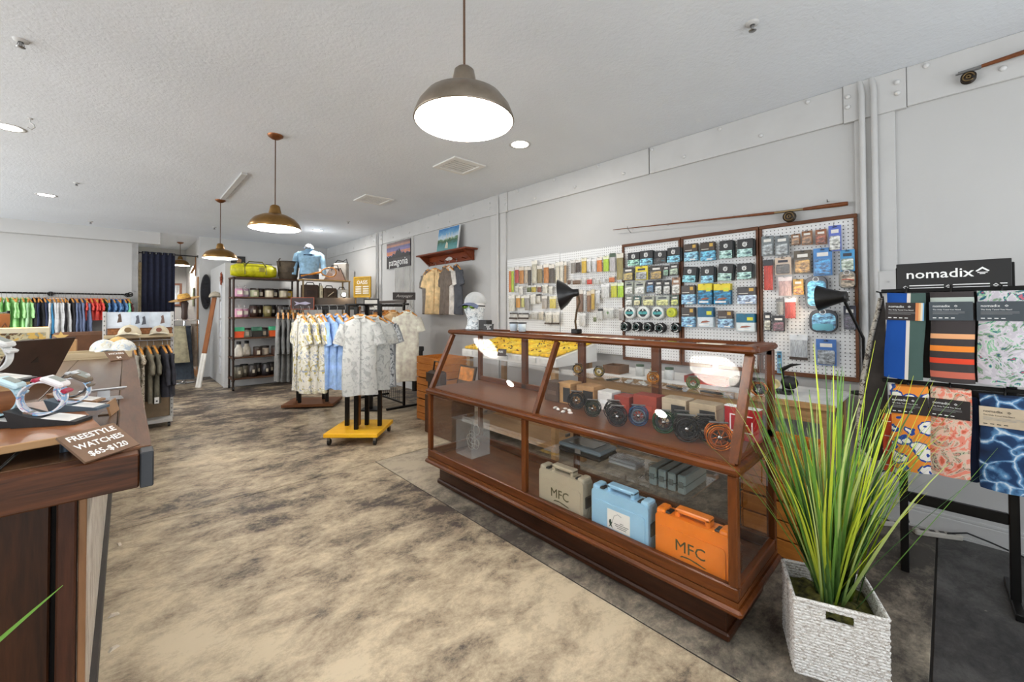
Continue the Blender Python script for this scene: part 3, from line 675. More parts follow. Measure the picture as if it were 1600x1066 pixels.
for pn, rw, its in PEGTAB:
    for k, (st, y, z, w, h, c1, c2, d) in enumerate(its):
        pack(st, y, z, w, h, c1, c2, '%s, %s in %s row of %s' % (d, ORD[k], RN[rw], PNAME[pn]), k, pn)
for y, z in ((.46, 1.19), (.46, 1.05), (.78, 1.29)):   # empty double hooks
    for dy in (-.015, .015):
        o = bpy.data.objects.new('peg_hook', hook_me); COL.objects.link(o); o.parent = PB['E']; o.location = (-(y+dy-PB['E'].location.y), -.02, z-.86)
# ------------------------------------------------------------------ fly rods on the wall
ROD = wood('rod_wood', (84, 44, 22), (132, 78, 44), 2, 1, .35)
def fly_reel_wall(t, x, z, r, y=-.03):
    Tm = Matrix.Translation((x, y, z)) @ Matrix.Rotation(R(90), 4, 'X')
    MB().lathe([(r*.2, -.016), (r, -.016), (r, -.012), (r*.55, -.012), (r*.55, .012), (r, .012), (r, .016), (r*.2, .016)], 24, T=Tm).build('reel_spool', plain((52, 44, 36), .4, .5), t)
    MB().ring((x, y-.017, z), r*.7, .004, 20, 5).ring((x, y-.017, z), r*.25, .005, 14, 5).build('reel_face', plain((120, 100, 70), .3, .9), t)
    MB().cyl((x+r*.6, y-.03, z-.01), (x+r*.6, y-.012, z-.01), .006, 8).build('reel_handle', BLACK, t)
    MB().bb((x-.05, y-.006, z+r), (x+.05, y+.006, z+r+.008), ch=.002).build('reel_foot', STEEL, t)
t = thing('fly_rod', 'brown fly rod with brass reel hung above the framed pegboards', 'fishing rod', (XW-.05, 1.36, 2.1), WALL)
MB().tube([(-.92, 0, .045), (-.3, 0, .012), (.30, 0, -.02)], [.0035, .0055, .009], 8).build('blank', ROD, t)
MB().tube([(.30, 0, -.02), (.42, 0, -.026), (.48, 0, -.03)], [.010, .011, .010], 10).build('fore_grip', ROD, t)
MB().tube([(.66, 0, -.035), (.74, 0, -.037), (.88, 0, -.041), (.91, 0, -.042)], [.011, .014, .016, .014], 10).build('grip', ROD, t)
MB().cyl((.47, 0, -.029), (.67, 0, -.035), .009, 10).build('reel_seat', plain((150, 130, 96), .3, .9), t)
fly_reel_wall(t, .575, -.075, .04, 0)
for x in (-.7, -.35, 0, .2): MB().ring((x, 0, .02-.035*(x+.7)), .009, .0016, 10, 4).build('guide', STEEL, t)
for x in (-.75, .8): MB().tube([(x, .046, -.0), (x, -.012, .012-.03*x), (x, -.016, .03-.03*x)], .003, 5).build('wall_pin', STEEL, t)
t = thing('fly_rod', 'old fly rod with black reel on the beam at the top right corner', 'fishing rod', (XW-.055, -.12, 2.725), WALL)
MB().tube([(.03, 0, .0), (.2, 0, .012), (.28, 0, .016)], [.010, .013, .011], 10).tube([(.28, 0, .016), (.9, 0, .03)], [.006, .004], 8).build('grip', ROD, t)
MB().cyl((-.06, 0, -.004), (.03, 0, 0), .008, 10).build('reel_seat', STEEL, t)
fly_reel_wall(t, -.02, -.045, .032, 0)
# ------------------------------------------------------------------ antique glass display case
CW = wood('case_oak_y', (44, 20, 6), (120, 62, 20), 1.2, 1, .3); CWX = wood('case_oak_x', (44, 20, 6), (120, 62, 20), 1.2, 0, .3); CWZ = wood('case_oak_z', (46, 22, 7), (122, 64, 22), 1.2, 2, .3)
DECK = wood('case_deck', (84, 44, 18), (122, 70, 32), .8, 1, .35); DARKW = wood('case_plinth_wood', (34, 17, 8), (74, 38, 17), 1.2, 1, .35)
dc = thing('display_case', 'antique oak and glass display case with sloping glass front', 'display case', (1.98, 1.67, 0))
Y0, Y1, X0, X1 = .565, 2.785, 1.715, 2.245
wpart(MB().bb((1.79, .635, .0), (2.22, 2.735, .17), ch=.004).bb((1.775, .62, 0), (2.23, 2.75, .035), ch=.008), 'plinth', DARKW, dc)
wpart(MB().bb((1.697, Y0-.018, .168), (X1+.008, Y1+.018, .198), ch=.01), 'base_moulding', CW, dc)
wpart(MB().bb((X0, Y0, .198), (X1, Y1, .218)), 'bottom_deck', DECK, dc)
def rail(a, b, nm='rail', m=CW, ch=.005): return wpart(MB().bb(a, b, ch=ch), nm, m, dc)
rail((X0, Y0, .218), (X0+.03, Y1, .272)); rail((X1-.03, Y0, .218), (X1, Y1, .272)); rail((X0+.03, Y0, .218), (X1-.03, Y0+.03, .272), m=CWX); rail((X0+.03, Y1-.03, .218), (X1-.03, Y1, .272), m=CWX)
for x in (X0, X1-.035):
    for y in (Y0, 1.715, Y1-.035): wpart(MB().bb((x, y, .272), (x+.035, y+.035, .702), ch=.004), 'post', CWZ, dc)
wpart(MB().bb((1.700, Y0-.015, .702), (X1+.006, Y1+.015, .742), ch=.014), 'ledge', CW, dc)
wpart(MB().bb((X0+.012, Y0+.01, .742), (X1-.01, Y1-.01, .747)), 'display_deck', DECK, dc)
xs0, xs1, zs0, zs1 = 1.728, 1.932, .747, 1.158
def slope_prism(y, w, t=.03):
    d = Vector((xs1-xs0, 0, zs1-zs0)).normalized(); nrm = Vector((d.z, 0, -d.x))
    a = Vector((xs0, 0, zs0)); b = Vector((xs1, 0, zs1)); ps = [a, b, b+nrm*t, a+nrm*t]
    vs = [(p.x, yy, p.z) for yy in (y, y+w) for p in ps]
    return MB().add(vs, [(0, 1, 2, 3), (7, 6, 5, 4), (0, 4, 5, 1), (1, 5, 6, 2), (2, 6, 7, 3), (3, 7, 4, 0)])
for y, w in ((Y0, .034), (1.645, .026), (Y1-.034, .034)): wpart(slope_prism(y, w), 'sloping_stile', CWZ, dc)
for y in (Y0, 1.13, 1.66, 2.2, Y1-.035): wpart(MB().bb((X1-.034, y, .747), (X1, y+(.035 if y in (Y0, Y1-.035) else .05), 1.158), ch=.004), 'rear_post', CWZ, dc)
rail((X1-.034, Y0, .747), (X1, Y1, .785), 'rear_rail'); rail((X1-.034, Y0, 1.128), (X1, Y1, 1.158), 'rear_rail')
for a, b in (((1.905, Y0-.012, 1.158), (1.975, Y1+.012, 1.19)), ((2.19, Y0-.012, 1.158), (2.258, Y1+.012, 1.19))): rail(a, b, 'top_rail', CW, .011)
for y in (Y0-.012, 1.655, Y1-.058): rail((1.97, y, 1.159), (2.195, y+.07, 1.189), 'top_rail', CWX, .006)
for y0_, y1_ in ((Y0+.055, 1.66), (1.72, Y1-.055)): wpart(MB().bb((1.965, y0_, 1.176), (2.2, y1_, 1.182)), 'top_pane', GLASS, dc)
for y0_, y1_ in ((Y0+.03, 1.715), (1.75, Y1-.035)): wpart(MB().bb((X0+.014, y0_, .27), (X0+.018, y1_, .703)), 'front_pane', GLASS, dc)
for y in (Y0+.014, Y1-.018): wpart(MB().bb((X0+.03, y, .27), (X1-.03, y+.004, .703)), 'end_pane', GLASS, dc)
d = Vector((xs1-xs0, 0, zs1-zs0)).normalized(); nr = Vector((d.z, 0, -d.x))
for y0_, y1_ in ((Y0+.03, 1.648), (1.668, Y1-.03)):
    ps = [Vector((xs0, 0, zs0))+nr*.012, Vector((xs1, 0, zs1))+nr*.012, Vector((xs1, 0, zs1))+nr*.016, Vector((xs0, 0, zs0))+nr*.016]
    vs = [(p.x, yy, p.z) for yy in (y0_, y1_) for p in ps]
    wpart(MB().add(vs, [(0, 1, 2, 3), (7, 6, 5, 4), (4, 5, 1, 0), (5, 6, 2, 1), (6, 7, 3, 2), (7, 4, 0, 3)]), 'sloping_pane', GLASS, dc)
for y in (Y0+.014, Y1-.018):
    pl = [(xs0+.03, zs0), (X1-.03, zs0), (X1-.03, zs1), (xs1+.025, zs1)]
    wpart(MB().prism(pl, y, y+.004), 'end_pane', GLASS, dc)
wpart(MB().bb((2.02, Y0+.03, .935), (2.2, Y1-.03, .94)), 'glass_shelf', GLASS, dc)
wpart(MB().bb((1.80, .80, .497), (2.19, 1.70, .503)), 'glass_shelf', GLASS, dc); wpart(MB().bb((1.87, 1.77, .497), (2.19, 2.70, .503)), 'glass_shelf', GLASS, dc)
for y in (.82, 1.69, 1.79, 2.68): wpart(MB().bb((2.19, y, .48), (2.23, y+.012, .5)), 'shelf_bracket', STEEL, dc)
# --- plastic fly cases behind the lower glass
def fly_case(y, c, label, mfc, x=1.785, rz=0, z=.219):
    t = thing('carry_case', label, 'case', (x, y, z), WALL+rz, 'plastic carry cases in the display case')
    w, h, dp = .315, .245, .085
    pm = plain(c, .35, 0, .03, 4); dk = plain([v*.82 for v in c], .4, 0, .03, 4)
    out = [(-w/2+.03, h-.012)]; ol = rrect(w, h-.028, .022, 4, 0, (h-.028)/2)
    MB().prism(ol, -dp/2+.0, -.002, smooth=False).prism(rrect(w*.97, h-.04, .02, 4, 0, (h-.028)/2), -.002, .002).prism(ol, .002, dp/2).build('shell', pm, t)
    MB().prism(rrect(w*.9, h*.62, .018, 4, 0, h*.36), -dp/2-.004, -dp/2+.001).build('raised_panel', pm, t)
    m = MB()
    for a, b_ in (((-.075, h-.034), (-.055, h+.004)), ((.055, h-.034), (.075, h+.004)), ((-.075, h-.012), (.075, h+.006))): m.bb((a[0], -.026, a[1]), (b_[0], .026, b_[1]), ch=.005)
    m.build('handle', pm, t)
    for sx in (-1, 1):
        MB().bb((sx*.112-.018, -dp/2+.012, h-.045), (sx*.112+.018, -.004, h-.02), ch=.004).bb((sx*.112-.018, -.02, h-.03), (sx*.112+.018, .02, h-.022), ch=.003).build('latch', BLACK, t)
        MB().bb((sx*.135-.022, -dp/2+.004, h-.05), (sx*.135+.022, dp/2-.004, h-.012), ch=.012).build('shoulder', pm, t)
    MB().bb((w/2-.004, -.024, h*.3), (w/2+.006, .024, h*.55), ch=.003).build('side_latch', BLACK, t)
    olive = plain((70, 66, 30), .6)
    if mfc:
        text('MFC', .068, olive, t, (.0, -dp/2-.0046, h*.42))
        MB().prism([(-.045, h*.235), (-.03, h*.255), (.0, h*.262), (.02, h*.245), (.06, h*.215), (.068, h*.225), (.05, h*.24), (.03, h*.262), (-.005, h*.282), (-.035, h*.275)], -dp/2-.0055, -dp/2-.0035).build('fish_logo', olive, t)
    else:
        lb = MB().bb((-.06, -dp/2-.0055, h*.2), (.065, -dp/2-.0035, h*.58)).build('label_sheet', plain((232, 230, 224), .6, 0, .01), t)
        MB().prism([(-.052, h*.22), (-.045, h*.27), (-.05, h*.33), (-.046, h*.38), (-.04, h*.385), (-.036, h*.33), (-.03, h*.34), (-.036, h*.29), (-.03, h*.22), (-.04, h*.26)], -dp/2-.0065, -dp/2-.0055).build('angler_print', plain((20, 60, 45), .6), t)
        MB().tube([(-.032, -dp/2-.006, h*.34), (-.02, -dp/2-.006, h*.48), (.0, -dp/2-.006, h*.53), (.02, -dp/2-.006, h*.5)], .0007, 4).build('line_print', INK, t)
        for i, (a, b_) in enumerate(((.01, .03), (-.02, .058), (-.015, .05), (-.005, .045))): MB().bb((a if i else .012, -dp/2-.006, h*(.36-.035*i)), (b_, -dp/2-.0055, h*(.372-.035*i))).build('print_line', plain((90, 90, 90), .6), t)
    return t
fly_case(1.485, (176, 166, 144), 'beige plastic fly case lettered MFC behind the lower glass', True, 1.80)
fly_case(1.115, (150, 196, 224), 'light blue plastic fly case with a white angler label', False, 1.80)
fly_case(.765, (226, 122, 22), 'bright orange plastic fly case lettered MFC', True, 1.80)
# --- things on the lower glass shelf
ACRY = clear_plastic('acrylic', .18, (225, 230, 228)); TEALB = plain((112, 128, 128), .35, 0, .04)
t = thing('tackle_box', 'flat grey-blue tackle box on the lower glass shelf above the beige case', 'box', (1.99, 1.47, .504), WALL)
MB().bb((-.15, -.09, 0), (.15, .09, .03), ch=.01).build('base', BLACK, t); MB().bb((-.15, -.09, .03), (.15, .09, .055), ch=.01).build('lid', plain((130, 146, 154), .35), t); MB().bb((-.09, -.06, .0555), (.09, .06, .058)).build('lid_window', plain((96, 104, 106), .2), t); MB().bb((-.02, -.094, .018), (.02, -.088, .042)).build('catch', STEEL, t)
t = thing('fly_box', 'small clear plastic fly box on the lower glass shelf', 'box', (1.99, 1.21, .504), WALL)
MB().bb((-.085, -.05, 0), (.085, .05, .02), ch=.006).build('base', CLEARC, t); MB().bb((-.085, -.05, .021), (.085, .05, .036), ch=.006).build('lid', CLEARC, t); MB().bb((-.07, -.04, .006), (.07, .04, .012)).build('foam', plain((205, 205, 200), .7), t)
for i in range(4):
    t = thing('fly_box', 'thin teal fly box standing in a row on the lower glass shelf, %s from left' % ORD[i], 'box', (1.97+.0*i, .985-.047*i, .504), WALL, 'thin teal fly boxes')
    MB().bb((-.019, -.12, 0), (.019, .12, .085), ch=.005).build('shell', TEALB, t); MB().bb((-.0195, -.122, .038), (.0195, .118, .042)).build('seam', plain((70, 84, 84), .5), t); MB().bb((-.01, -.124, .03), (.01, -.119, .055)).build('catch', plain((80, 90, 90), .5), t)
t = thing('acrylic_riser', 'clear acrylic display box with curled leaders at the left of the case', 'display box', (2.0, 2.58, .219), WALL)
m = MB()
for a, b_ in (((-.1, -.09, 0), (-.095, .09, .26)), ((.095, -.09, 0), (.1, .09, .26)), ((-.1, .086, 0), (.1, .09, .26)), ((-.1, -.09, .0), (.1, .09, .006))): m.bb(a, b_)
m.build('walls', ACRY, t)
random.seed(3)
for i in range(7):
    cx, cz, r = random.uniform(-.05, .05), random.uniform(.07, .2), random.uniform(.025, .05)
    MB().ring((cx, random.uniform(-.05, .05), cz), r, .0022, 16, 4).build('leader_coil', plain((205, 200, 190), .4), t)
for i_, (x, y) in enumerate(((1.95, 1.05), (2.02, 1.1), (2.06, 1.02))):
    t = tag(MB().ring((0, 0, 0), .032, .003, 18, 5, ax='z').build('leader_ring', plain((190, 188, 178), .3)), 'clear coiled leader on the lower glass shelf, %s from the case front' % ORD[i_], 'leader', 'coiled leaders on the lower shelf'); t.location = (x+.08, y, .508)
# --- fly reels on the deck
def fly_reel(x, y, r, w, c1, c2, rz, label, z=.747, foot=True):
    t = thing('fly_reel', label, 'fishing reel', (x, y, z+r), rz, 'fly reels in the display case')
    fm = plain(c1, .25, .85, .08, 30); sm = plain(c2, .3, .7, .08, 30)
    m = MB()
    for yy in (-w/2, w/2): m.ring((0, yy, 0), r*.97, r*.05, 28, 6)
    for k in range(4):
        a = R(45+90*k); m.cyl((math.cos(a)*r*.95, -w/2, math.sin(a)*r*.95), (math.cos(a)*r*.95, w/2, math.sin(a)*r*.95), r*.04, 6)
    m.ring((0, -w/2, 0), r*.8, r*.04, 28, 5)
    m.build('frame', fm, t)
    m = MB(); Tm = Matrix.Rotation(R(90), 4, 'X')
    m.lathe([(r*.5, -w*.42), (r*.5, w*.42)], 20, T=Tm).ring((0, -w*.46, 0), r*.68, r*.07, 24, 5).ring((0, w*.46, 0), r*.86, r*.06, 24, 5)
    for k in range(8):
        a = R(45*k); m.tube([(math.cos(a)*r*.2, -w*.46, math.sin(a)*r*.2), (math.cos(a+.25)*r*.7, -w*.46, math.sin(a+.25)*r*.7)], r*.045, 5)
    m.build('spool', sm, t)
    MB().lathe([(r*.52, -w*.36), (r*.74, -w*.34), (r*.74, w*.34), (r*.52, w*.36)], 22, T=Tm).build('line_winding', plain([v*.5+20 for v in c2], .6), t)
    MB().lathe([(.0005, w*.6), (r*.16, w*.58), (r*.2, w*.46)], 14, T=Tm).build('hub_cap', plain((150, 148, 146), .25, 1), t)
    MB().cyl((r*.6, -w*.5, -.1*r), (r*.6, -w*.5-.02, -.1*r), r*.1, 8).build('handle', BLACK, t)
    if foot: MB().bb((-r*.7, -.006, r*.98), (r*.7, .006, r*1.1), ch=.002).build('foot', STEEL, t)
    return t
BK = (34, 32, 31); OR = (214, 118, 30); GR = (34, 96, 62); BL_ = (38, 92, 142); DGN = (40, 52, 36)
rr = R(-62)
fly_reel(2.0, 1.555, .052, .04, BK, (44, 40, 36), rr, 'black fly reel standing beside the tan boxes')
fly_reel(1.93, 1.385, .045, .045, DGN, (54, 60, 42), rr, 'dark green fly reel behind the black reels')
fly_reel(1.96, 1.27, .05, .05, BK, (60, 52, 46), rr, 'black fly reel with thin open spokes, fourth from the right')
fly_reel(1.865, 1.185, .05, .05, (40, 32, 38), BK, rr, 'black fly reel in front of the blue reel')
fly_reel(1.955, 1.115, .05, .05, BL_, (120, 130, 140), rr, 'metallic blue fly reel')
fly_reel(1.93, .965, .052, .055, GR, (60, 62, 62), rr, 'metallic green fly reel')
fly_reel(2.0, .905, .05, .05, (60, 80, 70), (50, 50, 50), rr, 'grey-green fly reel behind the metallic green reel')
fly_reel(1.88, .83, .057, .055, (52, 46, 42), BK, rr, 'large black fly reel next to the orange reel')
fly_reel(1.96, .775, .055, .055, BK, (40, 38, 36), rr, 'large black fly reel farther behind, near the black boxes')
fly_reel(1.87, .685, .055, .06, OR, (180, 90, 24), rr, 'metallic orange fly reel nearest the right end')
for i, (x, y, c, lb) in enumerate(((2.1, 1.62, (196, 150, 60), 'left gold and black small fly reel on the upper glass shelf'), (2.1, 1.46, (180, 150, 50), 'right gold and black small fly reel on the upper glass shelf'), (2.12, 1.12, (200, 130, 40), 'amber small fly reel on the upper glass shelf'), (2.12, .9, (110, 130, 80), 'olive small fly reel on the upper glass shelf'))):
    fly_reel(x, y, .032, .035, BK if i < 2 else c, c, rr, lb, .9405)
t = fly_reel(2.17, .615, .034, .03, OR, BK, rr, 'orange rimmed small reel at the right end of the upper shelf', .9405)
for i, (y, c) in enumerate(((1.34, (60, 66, 60)), (1.24, (190, 192, 190)), (1.16, (205, 205, 200)), (.99, (52, 50, 48)), (.81, (46, 44, 42)))):
    t = thing('line_nipper_tool', '%s metal angling tool on the upper glass shelf, %s from left' % ('dark' if sum(c) < 250 else 'bright', ORD[i]), 'tool', (2.08, y, .941), R(20*i), 'angling tools on the upper glass shelf')
    MB().bb((-.035, -.016, 0), (.035, .016, .006), ch=.002).build('body', plain(c, .35, .5), t); MB().tube([(-.035, -.01, .004), (-.06, -.016, .004), (-.075, 0, .004), (-.06, .016, .004), (-.035, .01, .004)], .003, 5).build('loop', plain(c, .3, .9), t)
# --- boxes behind the reels
def reel_box(x, y, w, h, dp, c, label, front=None, rz=0):
    t = thing('reel_box', label, 'box', (x, y, .747), WALL+rz, 'reel boxes in the display case')
    MB().bb((-w/2, -dp/2, 0), (w/2, dp/2, h), ch=.002).build('carton', plain(c, .7), t)
    MB().bb((-w/2-.001, -dp/2-.001, h*.82), (w/2+.001, dp/2+.001, h*.825)).build('lid_edge', plain([v*.7 for v in c], .8), t)
    if front: MB().bb((-w*.1, -dp/2-.0015, .008), (w*.46, -dp/2, h*.78)).build('front_print', plain(front, .5), t)
    else: MB().bb((-w*.3, -dp/2-.0015, h*.35), (w*.3, -dp/2, h*.55)).build('front_print', plain([min(255, v*1.15+10) for v in c], .5), t)
    return t
reel_box(2.1, 1.80, .12, .125, .1, (74, 52, 36), 'dark brown reel box left of the tan boxes')
reel_box(2.12, 1.70, .10, .13, .12, (190, 146, 92), 'tan carton with black front, left of the two tan boxes', (26, 26, 28))
reel_box(2.13, 1.545, .13, .13, .12, (176, 132, 84), 'tan carton with dark front behind the first black reel', (40, 36, 32))
reel_box(2.14, 1.415, .10, .11, .1, (226, 224, 220), 'white reel box between the tan and red boxes')
reel_box(2.14, 1.30, .10, .1, .1, (150, 50, 34), 'small red reel box next to the white box')
reel_box(2.14, 1.155, .14, .125, .1, (158, 60, 40), 'larger red reel box behind the blue reel')
reel_box(2.13, .985, .13, .135, .1, (196, 178, 150), 'cream carton with black front behind the green reel', (28, 26, 26))
reel_box(2.12, .835, .13, .135, .1, (186, 166, 136), 'cream carton with black front nearest the red plaque', (30, 27, 26))
t = thing('box_plaque', 'glossy red box with white line emblem at the right end of the case', 'box', (2.08, .655, .747), WALL+R(-6))
MB().bb((-.075, -.02, 0), (.075, .02, .15), ch=.003).build('carton', plain((168, 26, 32), .3), t)
m = MB()
for a, b_ in (((-.05, .035), (.05, .04)), ((-.05, .11), (.05, .115)), ((-.05, .035), (-.045, .115)), ((.045, .035), (.05, .09)), ((-.02, .07), (.03, .075))): m.bb((a[0], -.0215, a[1]), (b_[0], -.02, b_[1]))
m.build('line_emblem', LETTER, t); MB().bb((-.0755, -.0205, .146), (.0755, .0205, .151)).build('white_edge', LETTER, t)
random.seed(8)
for i, (x, y, s) in enumerate(((1.90, 1.64, 1), (1.88, 1.6, 1.1), (1.93, 1.585, .8), (1.86, 1.545, 1), (1.90, 1.53, 1.2), (1.87, 1.50, .9))):
    t = thing('foam_fly', 'white foam fishing fly on the case deck, %s of the small cluster' % ORD[i], 'fishing fly', (x, y, .747), R(60*i), 'white foam flies on the case deck')
    MB().ell((0, 0, .008*s), (.018*s, .009*s, .008*s), 10).build('foam_body', plain((232, 228, 220), .8), t); MB().tube([(.016*s, 0, .008*s), (.028*s, .004, .012*s), (.034*s, .0, .003)], .0009, 4).build('hook', STEEL, t)
# ------------------------------------------------------------------ on top of the case
def fabric_print(name, base, cols, scale=18, thr=.5, seed=0, stretch=(1, 1, 1)):
    """cloth with a printed pattern of blots in the given colours"""
    key = ('fp', name)
    if key in _M: return _M[key]
    m, nt, b = new_mat(name); out = None
    c = base
    for i, col in enumerate(cols):
        v = coords(nt, stretch, loc=(3.7*i+seed, 1.3*i, 2.1*i)); f = noise(nt, v, scale*(1+.25*i), 3, .55, 1.2)
        fac = ramp(nt, f, [(thr+.02*i, (0, 0, 0)), (thr+.02*i+.035, (255, 255, 255))]); c = mixc(nt, fac, c, col)
    nt.links.new(c, b.inputs['Base Color']); b.inputs['Roughness'].default_value = .85; _M[key] = m; return m
t = thing('display_mannequin', 'white mannequin head wearing a grey cap, sunglasses and patterned neck gaiter', 'mannequin', (2.1, 2.68, 1.191), R(-68))
# local -y is the face direction
def head_ring(z, rx, ry, cy=0, n=20): return [(rx*math.cos(2*math.pi*k/n), cy+ry*math.sin(2*math.pi*k/n), z) for k in range(n)]
def loft(rings, mi=0, cap=True):
    m = MB(); n = len(rings[0]); vs = [p for r in rings for p in r]
    m.add(vs, [(i*n+k, i*n+(k+1) % n, (i+1)*n+(k+1) % n, (i+1)*n+k) for i in range(len(rings)-1) for k in range(n)], mi, True)
    if cap: m.add(rings[0], [tuple(range(n-1, -1, -1))]); m.add(rings[-1], [tuple(range(n))])
    return m
loft([head_ring(.0, .085, .075, .01), head_ring(.03, .065, .06, .01), head_ring(.08, .058, .06, .01), head_ring(.11, .062, .075, 0), head_ring(.15, .072, .09, -.005), head_ring(.2, .078, .098, 0), head_ring(.25, .072, .09, .005), head_ring(.29, .04, .05, .01)]).build('head', plain((226, 226, 224), .5, 0, .02), t)
loft([head_ring(.004, .088, .078, .01), head_ring(.04, .069, .065, .01), head_ring(.09, .064, .068, .008), head_ring(.13, .072, .088, -.004), head_ring(.165, .08, .1, -.006), head_ring(.178, .08, .1, -.006)], cap=False).build('neck_gaiter', fabric_print('gaiter_print', (206, 214, 218), [(140, 150, 156), (228, 230, 230)], 40, .52), t)
MB().ell((0, .008, .215), (.088, .105, .095), 20, z0=0).build('cap_crown', plain((176, 178, 178), .9), t)
m = MB(); m.grid(lambda u, v: ((u-.5)*.17, -.085-.075*v*math.cos((u-.5)*2.2), .222-.02*v-.03*(2*(u-.5))**2), 10, 5); m.grid(lambda u, v: ((.5-u)*.17, -.085-.075*v*math.cos((u-.5)*2.2), .218-.02*v-.03*(2*(u-.5))**2), 10, 5)
m.build('cap_visor', plain((88, 98, 128), .85), t)
for sx in (-1, 1): MB().ell((sx*.035, -.098, .185), (.03, .012, .018), 12).build('sunglass_lens', plain((120, 160, 60), .08, .7), t)
MB().tube([(-.083, .02, .19), (-.075, -.07, .193), (-.03, -.108, .197), (.03, -.108, .197), (.075, -.07, .193), (.083, .02, .19)], .005, 6).build('sunglass_frame', BLACK, t)
t = thing('black_box', 'small plain black box standing beside the mannequin head', 'box', (2.1, 2.545, 1.191), WALL)
MB().bb((-.05, -.03, 0), (.05, .03, .078), ch=.003).build('carton', BLACK, t); MB().bb((-.0505, -.0305, .062), (.0505, .0305, .064)).build('lid_edge', plain((50, 48, 46), .6), t)
t = thing('price_sign', 'little black hand lettered sign leaning beside the black box on the case', 'sign', (2.06, 2.46, 1.191), WALL+R(20))
MB().box((0, 0, .025), (.085, .006, .052), T=Matrix.Rotation(R(-12), 4, 'X')).build('board', BLACK, t)
MB().bb((-.01, .004, 0), (.01, .03, .004)).build('foot', BLACK, t)
text('MADE IN SHOP', .0105, LETTER, t, (0, -.0075, .04), (R(78), 0, 0), ext=.0003); text('FLIES', .014, LETTER, t, (0, -.0048, .026), (R(78), 0, 0), ext=.0003); text('$2.50', .014, LETTER, t, (.006, -.0022, .011), (R(78), 0, 0), ext=.0003)
for i, y in enumerate((2.235, 2.145)):
    t = thing('water_cup', 'pale blue cup with dark lid on the case, %s of two' % ('left' if i == 0 else 'right'), 'cup', (2.12, y, 1.191), 0, 'pale blue cups')
    MB().lathe([(.0005, 0), (.027, 0), (.031, .055), (.031, .058), (.028, .056), (.025, .004)], 20).build('cup', plain((196, 212, 224), .4), t); MB().lathe([(.033, .056), (.033, .066), (.0005, .068)], 20).build('lid', plain((46, 48, 52), .5), t)
for i, (y, c) in enumerate(((1.62, (224, 220, 212)), (1.50, (226, 222, 214)), (1.36, (206, 190, 160)), (1.2, (222, 216, 206)), (.74, (206, 196, 180)))):
    t = tag(MB().bb((-.03, -.055, 0), (.03, .055, .0025), ch=.001).build('price_card', plain(c, .7)), 'flat pale price card lying on the case top, %s from left' % ORD[i], 'card', 'price cards on the case top'); t.location = (1.94, y, 1.191)
# ------------------------------------------------------------------ lamps
BLAMP = plain((30, 28, 27), .28, .2)
def cone_shade(root, c, d, L, r0, r1, flip=False):
    """cone shade: apex end at c, opening along direction d"""
    d = Vector(d).normalized(); q = d.to_track_quat('Z', 'Y').to_matrix().to_4x4(); Tm = Matrix.Translation(c) @ q
    MB().lathe([(.001, -.03), (r0*.9, -.03), (r0, 0), (r0*1.15, .012), (r1*.7, L*.55), (r1, L)], 28, T=Tm).build('shade', BLAMP, root)
    MB().lathe([(r0*1.0, .014), (r1*.68, L*.55), (r1*.985, L)], 28, T=Tm).build('shade_lining', SHADEIN, root)
    MB().ell((0, 0, L*.55), (.028, .028, .036), 12, T=Tm).build('bulb', emis((255, 232, 200), 25), root); return Tm
t = thing('desk_lamp', 'black clip lamp with a wide cone shade standing on the display case', 'lamp', (2.19, 1.70, 1.19))
MB().bb((-.03, -.025, .001), (.03, .025, .03), ch=.004).build('clamp', BLKMET, t)
MB().tube([(0, 0, .02), (.0, .01, .08), (.0, -.005, .16), (.01, -.02, .21), (.015, .0, .27)], .007, 8).build('gooseneck', plain((70, 52, 30), .4, .6), t)
cone_shade(t, (.005, .02, .272), (-.5, .87, -.12), .10, .026, .105)
lamp_light('desk_lamp_light', (2.14, 1.80, 1.445), 1.4, 'POINT', .03, (1, .85, .65))
t = thing('desk_lamp', 'black swing arm lamp with round shade in front of the right pegboard', 'lamp', (3.44, .37, .80))
MB().lathe([(.0005, 0), (.07, 0), (.07, .015), (.012, .025), (.012, .05)], 20).build('base', BLKMET, t)
MB().tube([(0, 0, .05), (-.02, .0, .36), (-.105, .08, .60)], .009, 8).build('arm', BLKMET, t)
MB().tube([(.02, .0, .05), (.0, .0, .36), (-.085, .08, .60)], .004, 6).build('spring', STEEL, t)
MB().ell((-.10, .08, .61), (.022, .022, .022), 10).build('joint', BLKMET, t)
cone_shade(t, (-.115, .095, .625), (.12, 1.0, -.05), .12, .036, .085)
for i in range(4): MB().bb((-.108+.003*i, .06+.012*i, .655), (-.104+.003*i, .066+.012*i, .659)).build('vent_slot', CHROME, t)
lamp_light('desk_lamp_light', (3.345, .56, 1.415), .9, 'POINT', .03, (1, .93, .85))
# ------------------------------------------------------------------ work table and fly bins along the wall
PINE = wood('pine_edge', (150, 112, 70), (196, 156, 108), 1.2, 1, .5); PINEX = wood('pine_planks_x', (160, 98, 44), (206, 142, 74), 1.2, 0, .5); CRATEW = wood('orange_crate_wood', (168, 96, 36), (216, 140, 62), 1.3, 1, .5)
t = thing('work_table', 'white topped fly tying table with a pine edge against the wall', 'table', (3.2, 1.3, 0))
wpart(MB().bb((2.92, .44, .785), (3.50, 2.3, .8), ch=.002), 'table_top', plain((222, 221, 218), .5), t); wpart(MB().bb((2.90, .44, .765), (2.92, 2.3, .801), ch=.003), 'front_edge', PINE, t); wpart(MB().bb((2.94, .47, .68), (2.96, 2.27, .765)), 'apron', PINE, t)
for x in (2.95, 3.44):
    for y in (.47, 2.22): wpart(MB().bb((x, y, 0), (x+.05, y+.05, .785), ch=.004), 'leg', PINE, t)
